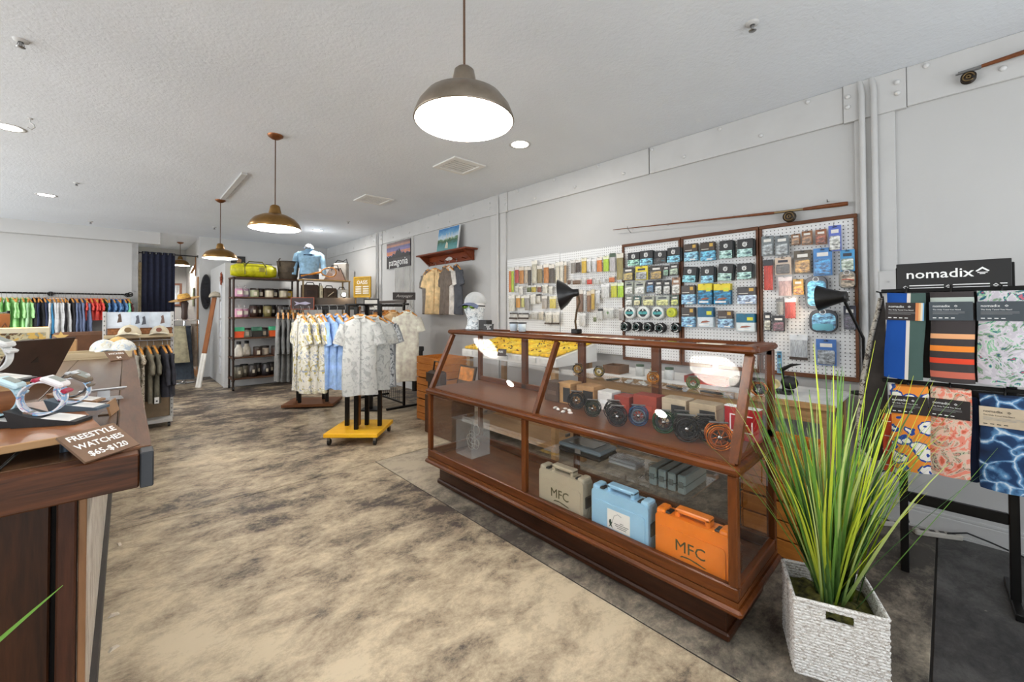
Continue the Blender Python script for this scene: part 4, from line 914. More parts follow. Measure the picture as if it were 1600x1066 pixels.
# items on the table
t = thing('tying_vise', 'black fly tying vise with cream thread spool on the white table', 'vise', (3.12, .74, .8), WALL)
MB().bb((-.05, -.05, 0), (.05, .05, .02), ch=.004).build('base', BLACK, t); MB().cyl((0, 0, .02), (0, 0, .16), .007).build('stem', BLKMET, t); MB().tube([(-.01, 0, .15), (.05, -.02, .19), (.1, -.03, .2)], [.014, .01, .003], 8).build('jaws', BLKMET, t); MB().lathe([(.03, -.02), (.03, -.014), (.012, -.012), (.012, .012), (.03, .014), (.03, .02)], 16, T=Matrix.Translation((-.04, -.04, .06)) @ Matrix.Rotation(R(90), 4, 'X')).build('thread_spool', plain((222, 206, 150), .7), t); MB().ell((.03, .02, .07), (.05, .04, .045), 12).build('handle_knob', BLACK, t)
for i, (y, w, h, c, nm) in enumerate(((1.98, .16, .07, (120, 80, 46), 'brown wooden fly tray on the white table left of the red board'), (1.22, .30, .05, (166, 52, 36), 'red board leaning on the white table behind the case'), (.98, .18, .06, (70, 64, 60), 'dark grey tray on the white table behind the red board'))):
    t = thing('fly_tray', nm, 'tray', (3.1+.05*i, y, .8), WALL)
    MB().bb((-w/2, -.08, 0), (w/2, .08, .012), ch=.003).build('tray_floor', plain(c, .5), t)
    for a, b_ in (((-w/2, -.08, .012), (w/2, -.07, h)), ((-w/2, .07, .012), (w/2, .08, h)), ((-w/2, -.07, .012), (-w/2+.01, .07, h)), ((w/2-.01, -.07, .012), (w/2, .07, h))): MB().bb(a, b_).build('tray_side', plain([v*.8 for v in c], .5), t)
for i, (y, c, lb) in enumerate(((1.75, (200, 200, 196), 'clear jar of beads on the white table, left'), (1.62, (190, 190, 150), 'clear jar of beads on the white table, middle'), (1.50, (205, 206, 204), 'clear jar of beads on the white table, right'))):
    t = thing('bead_jar', lb, 'jar', (3.1, y, .8)); MB().lathe([(.0005, 0), (.035, 0), (.037, .07), (.03, .08)], 16).build('jar', plain(c, .2), t); MB().lathe([(.033, .078), (.033, .095), (.0005, .096)], 16).build('lid', plain((60, 80, 60), .5), t)
YFOAM = plain((226, 176, 30), .8, 0, .15, 30, .3); YF2 = plain((236, 196, 50), .8, 0, .12, 30, .3)
t = thing('fly_bin_display', 'sloping display of yellow foam fly trays beside the case', 'display', (3.05, 3.02, 0))
wpart(MB().add([(2.75, 2.36, .84), (3.36, 2.36, .84), (3.36, 2.36, 1.015), (2.75, 2.36, .915), (2.75, 3.74, .84), (3.36, 3.74, .84), (3.36, 3.74, 1.015), (2.75, 3.74, .915)], [(0, 1, 2, 3), (7, 6, 5, 4), (0, 3, 7, 4), (1, 5, 6, 2), (3, 2, 6, 7), (0, 4, 5, 1)]), 'sloping_case', WHITE, t)
for x in (2.78, 3.29):
    for y in (2.40, 3.64): wpart(MB().bb((x, y, 0), (x+.05, y+.05, .84)), 'leg', PINE, t)
wpart(MB().bb((2.76, 2.4, .1), (3.33, 3.7, .13)), 'lower_shelf', PINE, t)
random.seed(11)
SL = math.atan2(.1, .61)
for r_ in range(3):
    for k in range(7):
        y = 3.62-.19*k; x = 2.85+.2*r_; z = .915+(x-2.75)*math.tan(SL)+.004
        tr = MB().box((0, 0, .012), (.185, .172, .024), ch=.006).build('foam_tray', YF2 if (r_+k) % 2 else YFOAM, t); tr.location = (x-3.05, y-3.02, z); tr.rotation_euler = (0, -SL, 0)
        m = MB()
        for i in range(5):
            m.ell((random.uniform(-.07, .07), random.uniform(-.06, .06), .03), (.011, .006, .006), 6)
        m.build('flies', plain(random.choice([(120, 80, 40), (190, 150, 60), (90, 70, 50), (220, 200, 120)]), .9), tr)
for k in range(7): wpart(MB().bb((2.738, 3.55-.19*k, .86), (2.75, 3.69-.19*k, .905)), 'price_label', plain((215, 214, 208), .6), t)
t = thing('price_sign', 'little dark sign clipped to the front of the yellow fly trays', 'sign', (2.66, 2.98, .90), WALL+R(10))
MB().box((0, 0, .035), (.1, .006, .07), T=Matrix.Rotation(R(-15), 4, 'X')).build('board', plain((52, 36, 28), .6), t); MB().bb((-.012, .0, .0), (.012, .075, .006)).build('clip', BLKMET, t); text('FLIES', .026, LETTER, t, (0, -.009, .042), (R(75), 0, 0))
# slatted crates
def crate(x, y, z, w, dpt, h, label, rz=0, n=3, m=None, group='wooden slatted crates'):
    m = m or CRATEW; t = thing('wooden_crate', label, 'crate', (x, y, z), rz, group); sh = h/n
    for i in range(n):
        for s in (-1, 1):
            MB().bb((-w/2, s*dpt/2-.006, i*sh+.004), (w/2, s*dpt/2+.006, (i+1)*sh-.004), ch=.002).build('slat', m, t); MB().bb((s*w/2-.006, -dpt/2+.008, i*sh+.004), (s*w/2+.006, dpt/2-.008, (i+1)*sh-.004), ch=.002).build('slat', m, t)
    for sx in (-1, 1):
        for sy in (-1, 1): MB().bb((sx*(w/2-.022)-.012, sy*(dpt/2-.022)-.012, 0), (sx*(w/2-.022)+.012, sy*(dpt/2-.022)+.012, h)).build('corner_post', m, t)
    MB().bb((-w/2+.007, -dpt/2+.007, .004), (w/2-.007, dpt/2-.007, .012)).build('bottom', m, t); return t
for i in range(3): crate(2.86, 4.32, .262*i, .40, .50, .255, 'orange wood slatted crate left of the case, %s of the stack' % ('bottom', 'middle', 'top')[i])
crate(2.75, .66, .0, .30, .34, .30, 'orange wood crate on the floor behind the right end of the case'); crate(2.75, .66, .305, .30, .34, .30, 'orange wood crate stacked behind the grass plant')
t = thing('leather_satchel', 'dark brown leather satchel propped in front of the crates', 'bag', (2.575, 3.74, 0), WALL)
MB().bb((-.26, -.15, .0), (.26, .15, .42), ch=.006).build('box_stand', wood('walnut_box', (58, 34, 20), (96, 60, 36), 1, 0), t)
LEA = plain((58, 42, 32), .45, 0, .2, 12, .2)
MB().bb((-.25, -.13, .421), (-.02, -.01, .68), ch=.03).build('body', LEA, t); MB().bb((-.255, -.138, .56), (-.015, -.125, .66), ch=.004).build('flap', plain((48, 34, 26), .45), t); MB().tube([(-.21, -.07, .66), (-.18, -.07, .78), (-.09, -.07, .78), (-.06, -.07, .66)], .01, 6).build('strap', LEA, t)
t = thing('picture_frame', 'amber landscape picture in a dark frame leaning behind the satchel', 'picture', (2.60, 3.60, .421), WALL)
Tm = Matrix.Translation((.07, 0, 0)) @ Matrix.Rotation(R(-14), 4, 'X'); MB().bb((-.14, -.01, 0), (.14, .01, .34), T=Tm).build('frame', plain((60, 42, 28), .4), t); MB().bb((-.12, -.013, .18), (.12, -.01, .32), T=Tm).build('picture_top', plain((190, 120, 50), .5, 0, .25, 14), t); MB().bb((-.12, -.013, .02), (.12, -.01, .18), T=Tm).build('picture_bottom', plain((84, 62, 42), .5, 0, .4, 14), t)
MB().bb((-.02, .0, 0), (.02, .1, .006)).build('strut', plain((60, 42, 28), .5), t)
# ------------------------------------------------------------------ wall shelf with shirts, painting and brand sign
REDW = wood('mahogany_shelf', (84, 36, 18), (140, 66, 34), 1.2, 0, .35)
t = thing('wall_shelf', 'mahogany wall shelf with hanging pegs and a small plaque', 'shelf', (XW, 5.16, 2.06), WALL)
MB().bb((-.66, -.22, .135), (.66, 0, .16), ch=.005).build('top_board', REDW, t); MB().bb((-.58, -.03, 0), (.58, 0, .135), ch=.004).build('back_board', REDW, t)
for s in (-1, 1): MB().add([(s*.56, -.02, -.01), (s*.56, -.2, .135), (s*.56, -.03, .135), (s*.59, -.02, -.01), (s*.59, -.2, .135), (s*.59, -.03, .135)], [(0, 1, 2), (5, 4, 3), (0, 3, 4, 1), (1, 4, 5, 2), (2, 5, 3, 0)]).build('bracket', REDW, t)
MB().prism([(-.1, .06), (-.05, .085), (.0, .095), (.05, .085), (.1, .06), (.05, .04), (-.05, .04)], -.036, -.03).build('plaque', plain((206, 204, 200), .4), t)
for x in (-.45, -.15, .2, .42): MB().cyl((x, -.03, .03), (x, -.11, .045), .008, 8).build('peg', REDW, t)
t = thing('painting', 'unframed canvas painting of a pier over green water on the wall shelf', 'painting', (XW-.12, 5.09, 2.2225), WALL, rot=(R(-8), 0, WALL))
MB().bb((-.27, -.012, 0), (.27, .012, .37), ch=.002).build('canvas', plain((225, 228, 228), .7), t)
def paint_mat():
    m, nt, b = new_mat('painted_sea'); t_ = nd(nt, 'ShaderNodeTexCoord'); sx = nd(nt, 'ShaderNodeSeparateXYZ'); nt.links.new(t_.outputs['Object'], sx.inputs[0])
    v = coords(nt, (1, 1, 1.6)); f = mathn(nt, 'ADD', mathn(nt, 'MULTIPLY', sx.outputs[2], 2.7), mathn(nt, 'MULTIPLY', mathn(nt, 'SUBTRACT', noise(nt, v, 14, 4), .5), .34))
    nt.links.new(ramp(nt, f, [(.1, (96, 150, 150)), (.3, (70, 128, 128)), (.44, (60, 90, 60)), (.5, (110, 140, 110)), (.56, (196, 210, 220)), (.75, (110, 160, 196)), (.95, (60, 120, 176))]), b.inputs['Base Color']); b.inputs['Roughness'].default_value = .5; return m
MB().bb((-.262, -.0135, .008), (.262, -.012, .362)).build('picture', paint_mat(), t)
m = MB()
for x in (-.04, .03, .1): m.bb((x-.004, -.0148, .18), (x+.004, -.0135, .28))
m.bb((-.06, -.0148, .2), (.14, -.0135, .206)).prism([(-.05, .05), (.03, .04), (.02, .12), (-.02, .15)], -.0148, -.0135).build('pier', plain((200, 196, 176), .6), t)
t = thing('brand_sign', 'square dark sign lettered patagonia with striped sunset mountains', 'sign', (XW-.021, 6.76, 2.12), WALL)
w = .88; MB().bb((-w/2, -.012, 0), (w/2, 0, .47), ch=.002).build('panel', plain((38, 32, 34), .5), t)
for i, (z0, z1, c) in enumerate(((.425, .462, (92, 62, 62)), (.385, .425, (150, 96, 76)), (.345, .385, (66, 62, 112)), (.305, .345, (88, 76, 130)), (.265, .305, (168, 100, 72)), (.235, .265, (196, 112, 62)))): MB().bb((-w/2+.01, -.0135, z0), (w/2-.01, -.012, z1)).build('sky_band', plain(c, .5, 0, .15, 8), t)
mt = [(-.43, .18), (-.43, .25), (-.36, .21), (-.3, .24), (-.24, .215), (-.17, .27), (-.11, .24), (-.03, .33), (.02, .30), (.06, .36), (.1, .29), (.15, .25), (.21, .27), (.27, .23), (.33, .26), (.43, .235), (.43, .18)]
MB().prism(mt, -.0152, -.0137).build('mountains', plain((30, 26, 30), .6), t)
MB().tube([(x, -.0155, z) for x, z in mt[1:-1]], .004, 4).build('snow_line', plain((150, 146, 190), .5), t)
text('patagonia', .185, LETTER, t, (0, -.0125, .1), bold=.0, sx=1.0)
# ------------------------------------------------------------------ towel stand
def pat_stripes(name, axis, stops, scale, off=0.0, rough=.9):
    """hard-edged stripes along a local axis: stops are (position, colour)"""
    m, nt, b = new_mat(name); t_ = nd(nt, 'ShaderNodeTexCoord'); sx = nd(nt, 'ShaderNodeSeparateXYZ'); nt.links.new(t_.outputs['Object'], sx.inputs[0])
    f = mathn(nt, 'ADD', mathn(nt, 'MULTIPLY', sx.outputs[axis], scale), off)
    nt.links.new(ramp(nt, f, stops, 'CONSTANT'), b.inputs['Base Color']); b.inputs['Roughness'].default_value = rough
    bump(nt, b, noise(nt, coords(nt), 240, 2), .2, .002); return m
def pat_flowers(name, base, cols, scale):
    m, nt, b = new_mat(name); v = coords(nt, (1, .2, 1)); c = base
    wob = nd(nt, 'ShaderNodeTexNoise'); wob.inputs['Scale'].default_value = scale*1.3; nt.links.new(v, wob.inputs['Vector'])
    add = nd(nt, 'ShaderNodeVectorMath', operation='MULTIPLY_ADD'); nt.links.new(wob.outputs['Color'], add.inputs[0]); add.inputs[1].default_value = (.05, .05, .05); nt.links.new(v, add.inputs[2])
    vo = nd(nt, 'ShaderNodeTexVoronoi'); vo.inputs['Scale'].default_value = scale; nt.links.new(add.outputs[0], vo.inputs['Vector'])
    nt.links.new(ramp(nt, vo.outputs['Distance'], cols, 'CONSTANT'), b.inputs['Base Color']); b.inputs['Roughness'].default_value = .9; return m
def pat_blots(name, stops, scale, dist=1.5, stretch=(1, .3, 1), detail=3):
    m, nt, b = new_mat(name); v = coords(nt, stretch); f = noise(nt, v, scale, detail, .55, dist)
    nt.links.new(ramp(nt, f, stops, 'CONSTANT' if detail < 4 else 'LINEAR'), b.inputs['Base Color']); b.inputs['Roughness'].default_value = .9; return m
def pat_crackle(name):
    m, nt, b = new_mat(name); v = coords(nt, (1, .3, 1)); wob = nd(nt, 'ShaderNodeTexNoise'); wob.inputs['Scale'].default_value = 9; nt.links.new(v, wob.inputs['Vector'])
    add = nd(nt, 'ShaderNodeVectorMath', operation='MULTIPLY_ADD'); nt.links.new(wob.outputs['Color'], add.inputs[0]); add.inputs[1].default_value = (.08, .08, .08); nt.links.new(v, add.inputs[2])
    vo = nd(nt, 'ShaderNodeTexVoronoi', feature='DISTANCE_TO_EDGE'); vo.inputs['Scale'].default_value = 9; nt.links.new(add.outputs[0], vo.inputs['Vector'])
    e = mathn(nt, 'ADD', vo.outputs['Distance'], mathn(nt, 'MULTIPLY', noise(nt, v, 30, 5, .7), .12))
    nt.links.new(ramp(nt, e, [(.055, (206, 220, 230)), (.085, (90, 140, 184)), (.13, (26, 58, 98)), (.4, (14, 28, 58))]), b.inputs['Base Color']); b.inputs['Roughness'].default_value = .9; return m
TSZ = R(-88)
ts = thing('towel_stand', 'black metal towel display stand with nomadix header sign', 'display stand', (2.93, .165, 0), TSZ)
# local x to the viewer's right, local y towards the wall
for x in (-.018, .344): MB().bb((x, -.016, .0), (x+.032, .016, 1.56), ch=.003).build('upright', BLKMET, ts)
MB().bb((.014, -.012, .36), (.344, .012, .41), ch=.003).build('cross_bar', BLKMET, ts)
MB().bb((-.018, .016, .0), (.014, .22, .03), ch=.003).build('foot', BLKMET, ts); MB().bb((.344, -.14, .0), (.376, .22, .03), ch=.003).build('foot', BLKMET, ts)
for z in (1.43, .965): MB().bb((-.075, -.035, z), (.43, -.017, z+.02), ch=.003).build('arm_bar', BLKMET, ts)
MB().bb((-.05, -.006, 1.0), (.42, .004, 1.43)).build('back_panel', BLACK, ts); MB().bb((-.03, -.006, .58), (.42, .004, .96)).build('back_panel', BLACK, ts)
hd = MB().bb((-.015, -.03, 1.436), (.366, -.018, 1.577), ch=.002).build('header_sign', BLACK, ts)
text('nomadix', .0615, LETTER, hd, (.135, -.031, 1.519), bold=.0006, sx=1.08)
def diamond(parent, x, z, s, y, m=LETTER):
    MB().prism([(x-s, z), (x, z+s*.85), (x+s, z), (x+s*.8, z-s*.17), (x+s*.52, z), (x, z+s*.45), (x-s*.52, z), (x-s*.8, z-s*.17)], y-.001, y).build('diamond_logo', m, parent)
    MB().bb((x-s*.72, y-.001, z-s*.42), (x+s*.72, y, z-s*.26)).build('diamond_logo', m, parent); MB().bb((x-s*.4, y-.001, z-s*.7), (x+s*.4, y, z-s*.52)).build('diamond_logo', m, parent)
diamond(hd, .278, 1.525, .022, -.0305)
for i in range(3): diamond(hd, .018+.15*i, 1.457, .0095, -.0305)
for z in (1.464, 1.451):
    for x0_, x1_ in ((.032, .153), (.183, .3), (.33, .352)): MB().bb((x0_, -.0308, z-.002), (x1_, -.03, z+.002)).build('header_stripe', LETTER, hd)
def towel(x, z1, w, h, mat, label, band, cover=None, tilt=0, y=-.06, ink=LETTER, sw=None):
    t = thing('towel', label, 'towel', (0, 0, 0), 0, 'folded towels on the stand'); M4 = ts.matrix_basis.copy()
    rz = TSZ; t.location = Matrix.Translation(ts.location) @ Matrix.Rotation(rz, 4, 'Z') @ Vector((x+w/2, y, z1)); t.rotation_euler = (0, tilt, rz)
    n = 6
    def fold(k):
        return MB().grid(lambda u, v: ((u-.5)*w+.004*math.sin(v*5+k), -.018+.0065*k-.012*math.sin(math.pi*u)**.5*(1-.3*v)-.006*math.sin(3*v+k), -v*h), 8, 10)
    m = MB()
    f_ = lambda u, v: ((u-.5)*w*(1+.02*v)+.003*math.sin(v*6), -.02-.016*math.sin(math.pi*u)**.5-.004*math.sin(4*v), -v*h-.004*math.sin(u*3))
    g_ = lambda u, v: ((u-.5)*w*(1+.02*v)+.003*math.sin(v*6), .02, -v*h)
    m.grid(f_, 12, 12).grid(lambda u, v: g_(1-u, v), 12, 12)
    for uu in (0, 1): m.grid(lambda u, v: tuple(Vector(f_(uu, v)).lerp(Vector(g_(uu, v)), u if uu else 1-u)), 4, 12)
    for vv in (0, 1): m.grid(lambda u, v: tuple(Vector(f_(u, vv)).lerp(Vector(g_(u, vv)), v if vv == 0 else 1-v)), 12, 4)
    m.build('cloth', mat, t)
    b0 = -.05; bh = .088
    bnd = MB().bb((-w/2-.004, -.043, b0-bh), (w/2-.004, -.039, b0)).build('paper_band', plain(band, .6), t)
    text('nomadix', .0165, ink, bnd, (-w/2+.008, -.0435, b0-.02), align='LEFT', ext=.0004); diamond(bnd, -w/2+.084, b0-.02, .006, -.0435, ink)
    text('The Only Towel You Need', .0082, ink, bnd, (-w/2+.008, -.0435, b0-.037), align='LEFT', ext=.0003)
    for i in range(3): MB().bb((-w/2+.008, -.0437, b0-.048-.005*i), (w/2-.03-.02*(i == 2), -.043, b0-.0468-.005*i)).build('print_line', plain((150, 150, 150), .6), bnd)
    for i in range(4): MB().bb((-w/2+.008+.02*i, -.0437, b0-.078), (-w/2+.02+.02*i, -.043, b0-.0745)).build('print_mark', ink, bnd)
    if sw: MB().bb((w/2-.034, -.0442, b0-bh), (w/2-.004, -.043, b0)).build('swatch', sw, bnd)
    MB().tube([(0, .0, .0), (0, .0, .02), (0, .03, .03)], .004, 5).build('hanger_clip', BLKMET, t)
    return t
DK = (34, 24, 22); GY = (62, 70, 76)
W1 = .14
m_blue = pat_stripes('towel_blue_block', 0, [(0, (4, 70, 150)), (.53, (216, 206, 196)), (.62, (66, 88, 82))], 1/.145, .5)
m_str = pat_stripes('towel_orange_stripes', 2, [(0, (60, 54, 54)), (.04, (196, 104, 84)), (.11, (60, 54, 54)), (.20, (222, 70, 40)), (.26, (60, 54, 54)), (.335, (238, 138, 50)), (.395, (60, 54, 54)), (.475, (232, 170, 122)), (.53, (60, 54, 54)), (.87, (176, 186, 178)), (.93, (60, 54, 54))], 1/.43, 1.0)
m_trop = pat_blots('towel_tropical', [(0, (60, 96, 110)), (.36, (120, 150, 120)), (.42, (190, 184, 192)), (.5, (206, 200, 206)), (.56, (140, 186, 150)), (.6, (40, 90, 120)), (.64, (176, 96, 110))], 13, 2.2)
m_flow = pat_flowers('towel_flowers', (238, 146, 50), [(0, (34, 70, 150)), (.13, (236, 230, 222)), (.40, (34, 70, 150)), (.50, (232, 140, 50))], 15)
m_leaf = pat_blots('towel_leaves', [(0, (206, 96, 70)), (.38, (232, 138, 116)), (.46, (226, 190, 170)), (.53, (198, 190, 160)), (.555, (52, 62, 60)), (.57, (206, 150, 130)), (.64, (226, 110, 76))], 9, 2.6)
m_tie = pat_crackle('towel_indigo')
sw1 = pat_stripes('swatch_stripes', 0, [(0, (206, 130, 80)), (.3, (226, 176, 120)), (.5, (220, 210, 190)), (.7, (120, 170, 210))], 1/.035, -1.05)
towel(-.05, 1.428, W1, .43, m_blue, 'blue and green block folded towel, top left of the stand', DK, sw=sw1, tilt=R(2))
towel(.104, 1.43, W1+.002, .43, m_str, 'charcoal folded towel with orange stripes, top middle of the stand', GY)
towel(.257, 1.43, W1+.01, .425, m_trop, 'tropical leaf print folded towel, top right of the stand', GY)
towel(-.048, .963, W1, .42, m_flow, 'orange folded towel with blue and white flowers, bottom left', DK, tilt=R(-2))
towel(.099, .968, W1-.006, .415, m_leaf, 'coral leaf print folded towel, bottom middle', DK, tilt=R(1))
towel(.258, .955, W1+.014, .425, m_tie, 'indigo tie-dye folded towel with a tan band, bottom right', (196, 178, 152), ink=INK)
for x, z, c, lb in ((.238, .93, (30, 46, 78), 'dark indigo folded towel behind the indigo tie-dye towel'), (-.058, .80, (196, 74, 44), 'red and white striped towel behind the orange flower towel')):
    t = thing('towel', lb, 'towel', Matrix.Translation(ts.location) @ Matrix.Rotation(TSZ, 4, 'Z') @ Vector((x, -.02, z)), TSZ, 'folded towels on the stand')
    MB().bb((-.02, -.02, -.3 if c[0] > 100 else -.4), (.02, .02, 0), ch=.012).build('cloth', plain(c, .9), t); MB().tube([(0, 0, 0), (0, .02, .03)], .004, 5).build('hanger_clip', BLKMET, t)
    if c[0] > 100:
        for i in range(4): MB().bb((-.021, -.021, -.075*i-.05), (.021, .021, -.075*i-.025), ch=.012).build('white_stripe', plain((216, 206, 198), .9), t)
# ------------------------------------------------------------------ black lined bag hanging beside the towels
t = thing('hanging_net_bag', 'tall black bag edged in birch print hanging left of the towels', 'bag', (2.935, .29, .535), TSZ)
pr = [(.057, .88), (.062, .80), (.066, .4), (.068, .02), (.0, .0), (-.05, .05), (-.052, .2), (-.03, .44), (.005, .66), (.035, .80), (.048, .87)]
MB().prism(pr, -.02, .03, smooth=False).build('panel', plain((48, 42, 38), .8, 0, .15, 20), t)
MB().tube([(x, -.02, z) for x, z in pr[4:]], .011, 8).build('birch_edge', fabric_print('birch_print', (176, 170, 158), [(70, 62, 54), (120, 112, 100)], 40, .55), t)
MB().tube([(.05, 0, .87), (.045, -.0, .90), (.03, -.01, .905)], .005, 6).build('hang_loop', BLACK, t)
t = thing('wall_outlet_box', 'white round utility cover on the column beside the pegboard', 'utility box', (XW-.026, .27, 1.28), WALL)
MB().prism(rrect(.11, .16, .03, 4), -.02, -.0005).build('cover', P_TRIM, t); MB().ell((.0, -.02, -.0), (.03, .012, .045), 12).build('bulge', plain((176, 174, 170), .5), t)
t = thing('wall_outlet_box', 'white square junction box high on the column above the black bag', 'utility box', (XW-.026, .255, 1.52), WALL)
MB().bb((-.05, -.035, -.07), (.05, -.0005, .07), ch=.006).build('cover', P_TRIM, t); MB().cyl((0, -.04, 0), (0, -.034, 0), .006, 8).build('screw', STEEL, t)
# ------------------------------------------------------------------ grass plant in a woven basket
FO = Vector((1.985, .325, 0)); brz = math.atan2(-.25, .10)
t = thing('grass_plant', 'tall artificial grass plant in a white woven basket', 'plant', FO, math.atan2(-.258, .10)+R(0))
L, Wd, Hh = .275, .255, .275
WICK = fabric_print('whitewashed_wicker', (222, 218, 213), [(176, 166, 156), (236, 234, 230)], 60, .5, 2, (1, 1, 3))
def perim(s):
    s = s % 1.0; P = 2*(L+Wd); d_ = s*P
    if d_ < L: return (-L/2+d_, -Wd/2, 0, -1)
    d_ -= L
    if d_ < Wd: return (L/2, -Wd/2+d_, 1, 0)
    d_ -= Wd
    if d_ < L: return (L/2-d_, Wd/2, 0, 1)
    return (-L/2, Wd/2-(d_-L), -1, 0)
rows = 26; seg = 220
def wick(u, v):
    x, y, nx, ny = perim(u); r_ = v*rows; i = int(min(r_, rows-1e-6)); fz = r_-i
    ph = u*55*2*math.pi+i*math.pi*.9; b_ = .0045*math.sin(math.pi*fz)**.6*(.75+.5*math.sin(ph+1.2*fz))
    return (x+nx*b_, y+ny*b_, v*Hh+.0015*math.sin(ph))
def keep(u, v):
    x, y, nx, ny = perim(u); return not (ny == -1 and abs(x) < .042 and .82 < v < .93)
def wick_shell(fn, flip):
    vs = [fn(i/seg, j/(rows*4)) for j in range(rows*4+1) for i in range(seg)]; fs = []
    for j in range(rows*4):
        for i in range(seg):
            if not keep((i+.5)/seg, (j+.5)/(rows*4)): continue
            q = (j*seg+i, j*seg+(i+1) % seg, (j+1)*seg+(i+1) % seg, (j+1)*seg+i); fs.append(q[::-1] if flip else q)
    return vs, fs
m = MB(); m.add(*wick_shell(wick, False), 0, True); m.add(*wick_shell(lambda u, v: (lambda p, q: (p[0]-q[2]*.008, p[1]-q[3]*.008, p[2]))(wick(u, v), perim(u)), True), 0, True)
bk = m.build('basket', WICK, t)
m = MB(); m.tube([(perim(i/60)[0], perim(i/60)[1], Hh) for i in range(61)], .0075, 7); m.build('rim', WICK, bk)
MB().bb((-L/2+.009, -Wd/2+.009, 0), (L/2-.009, Wd/2-.009, .01)).build('basket_bottom', WICK, bk)
MB().grid(lambda u, v: ((u-.5)*(L-.02), (v-.5)*(Wd-.02), Hh-.035+.012*math.sin(u*19)*math.cos(v*17)+.03*math.sin(math.pi*u)*math.sin(math.pi*v)-.02), 26, 26).build('moss', plain((74, 72, 30), .95, 0, .5, 40, .8), t)
random.seed(21)
def blade_mat(name, a, b_):
    m, nt, bs_ = new_mat(name); t_ = nd(nt, 'ShaderNodeTexCoord'); sx = nd(nt, 'ShaderNodeSeparateXYZ'); nt.links.new(t_.outputs['Object'], sx.inputs[0])
    nt.links.new(ramp(nt, mathn(nt, 'ADD', mathn(nt, 'MULTIPLY', sx.outputs[2], 1.1), mathn(nt, 'MULTIPLY', noise(nt, coords(nt, (60, 60, 4)), 2), .15)), [(.1, a), (.55, b_), (1.0, [min(255, x*1.15+12) for x in b_])]), bs_.inputs['Base Color']); bs_.inputs['Roughness'].default_value = .4; return m
GM = [blade_mat('grass_green', (40, 70, 28), (96, 140, 52)), blade_mat('grass_bright', (84, 110, 24), (182, 196, 52)), blade_mat('grass_dark', (28, 54, 26), (66, 104, 48)), blade_mat('grass_pale', (80, 110, 50), (176, 192, 112))]
blades = []
for k in range(12):
    Lb = .95; lean = .10+.05*(k % 4); wb = .0075 if k % 3 else .005; bend = .18*(k % 5)/4
    def cen(s): return (lean*s*Lb+bend*s**2.6*.9, .012*math.sin(3*s+k), Lb*s*(1-.12*lean)-bend*.28*s**3)
    m = MB(); pts = [cen(i/9) for i in range(10)]; vs = []
    for i, p in enumerate(pts):
        s = i/9; w_ = wb*(1-.92*s**1.6)+.0003
        vs += [(p[0], p[1]-w_, p[2]), (p[0]+w_*.5, p[1], p[2]), (p[0], p[1]+w_, p[2])]
    m.add(vs, [(i*3+k2, i*3+k2+1, i*3+k2+4, i*3+k2+3) for i in range(9) for k2 in (0, 1)], 0, True)
    blades.append([m.mesh('blade', g) for g in GM])
for i in range(210):
    a = random.uniform(0, 2*math.pi); r_ = abs(random.gauss(0, .028)); k = random.randrange(12)
    o = bpy.data.objects.new('blade', blades[k][random.choice([0, 0, 1, 1, 2, 2, 3])]); COL.objects.link(o); o.parent = t
    o.location = (r_*math.cos(a), r_*math.sin(a), Hh-.06); s = random.uniform(.55, 1.0)*(1.0 if random.random() > .12 else 1.12)
    o.rotation_euler = (random.uniform(-.1, .1), random.uniform(-.12, .12)+(.25 if random.random() < .15 else 0), a+random.uniform(-.4, .4)); o.scale = (s, s, s)
# a second plant, of which one blade reaches into the lower left corner
t = thing('grass_plant', 'potted grass at lower left, one green blade crossing the dark counter front', 'plant', (-.62, 1.28, 0))
MB().lathe([(.0005, 0), (.09, 0), (.12, .22), (.11, .22), (.1, .18), (.0005, .17)], 20).build('pot', plain((196, 190, 180), .8), t)
for g, pts in ((0, [(0, .03, .17), (.1, .06, .33), (.22, .08, .5), (.33, .075, .61), (.43, .067, .67), (.48, .057, .715), (.524, .047, .754)]), (0, [(0, 0, .17), (-.06, -.02, .35), (-.16, -.05, .55), (-.28, -.08, .7)]), (2, [(0, 0, .17), (-.02, -.08, .4), (-.1, -.2, .6), (-.2, -.33, .68)])):
    m = MB(); vs = []; n_ = len(pts)
    for i, p in enumerate(pts):
        w_ = .0075*(1-.92*(i/(n_-1))**2); vs += [(p[0]-w_*.4, p[1], p[2]+w_), (p[0], p[1]+w_*.3, p[2]), (p[0]+w_*.4, p[1], p[2]-w_)]
    m.add(vs, [(i*3+k2, i*3+k2+1, i*3+k2+4, i*3+k2+3) for i in range(n_-1) for k2 in (0, 1)], 0, True); m.build('blade', GM[g], t)
# ------------------------------------------------------------------ cables and power strips by the wall
for i, (x, y, rz, lb) in enumerate(((3.50, .06, R(-62), 'grey power strip on the floor against the baseboard'), (3.46, .28, R(-50), 'beige plug adapter on the floor behind the stand leg'))):
    t = thing('power_strip', lb, 'power strip', (x, y, 0), rz); w = .22 if i == 0 else .08
    MB().bb((-w/2, -.022, 0), (w/2, .022, .03), ch=.006).build('housing', plain((176, 170, 160), .5), t)
    for k in range(4 if i == 0 else 1): MB().bb((-w/2+.03+.045*k, -.01, .03), (-w/2+.055+.045*k, .01, .0312)).build('socket', plain((60, 58, 56), .6), t)
o = MB().tube([(3.50, .02, .035), (3.52, -.06, .06), (3.53, -.14, .04), (3.52, -.26, .012), (3.48, -.4, .008), (3.4, -.6, .008)], .005, 6).build('extension_lead', BLACK); tag(o, 'black power cable running along the baseboard under the towels', 'cord')
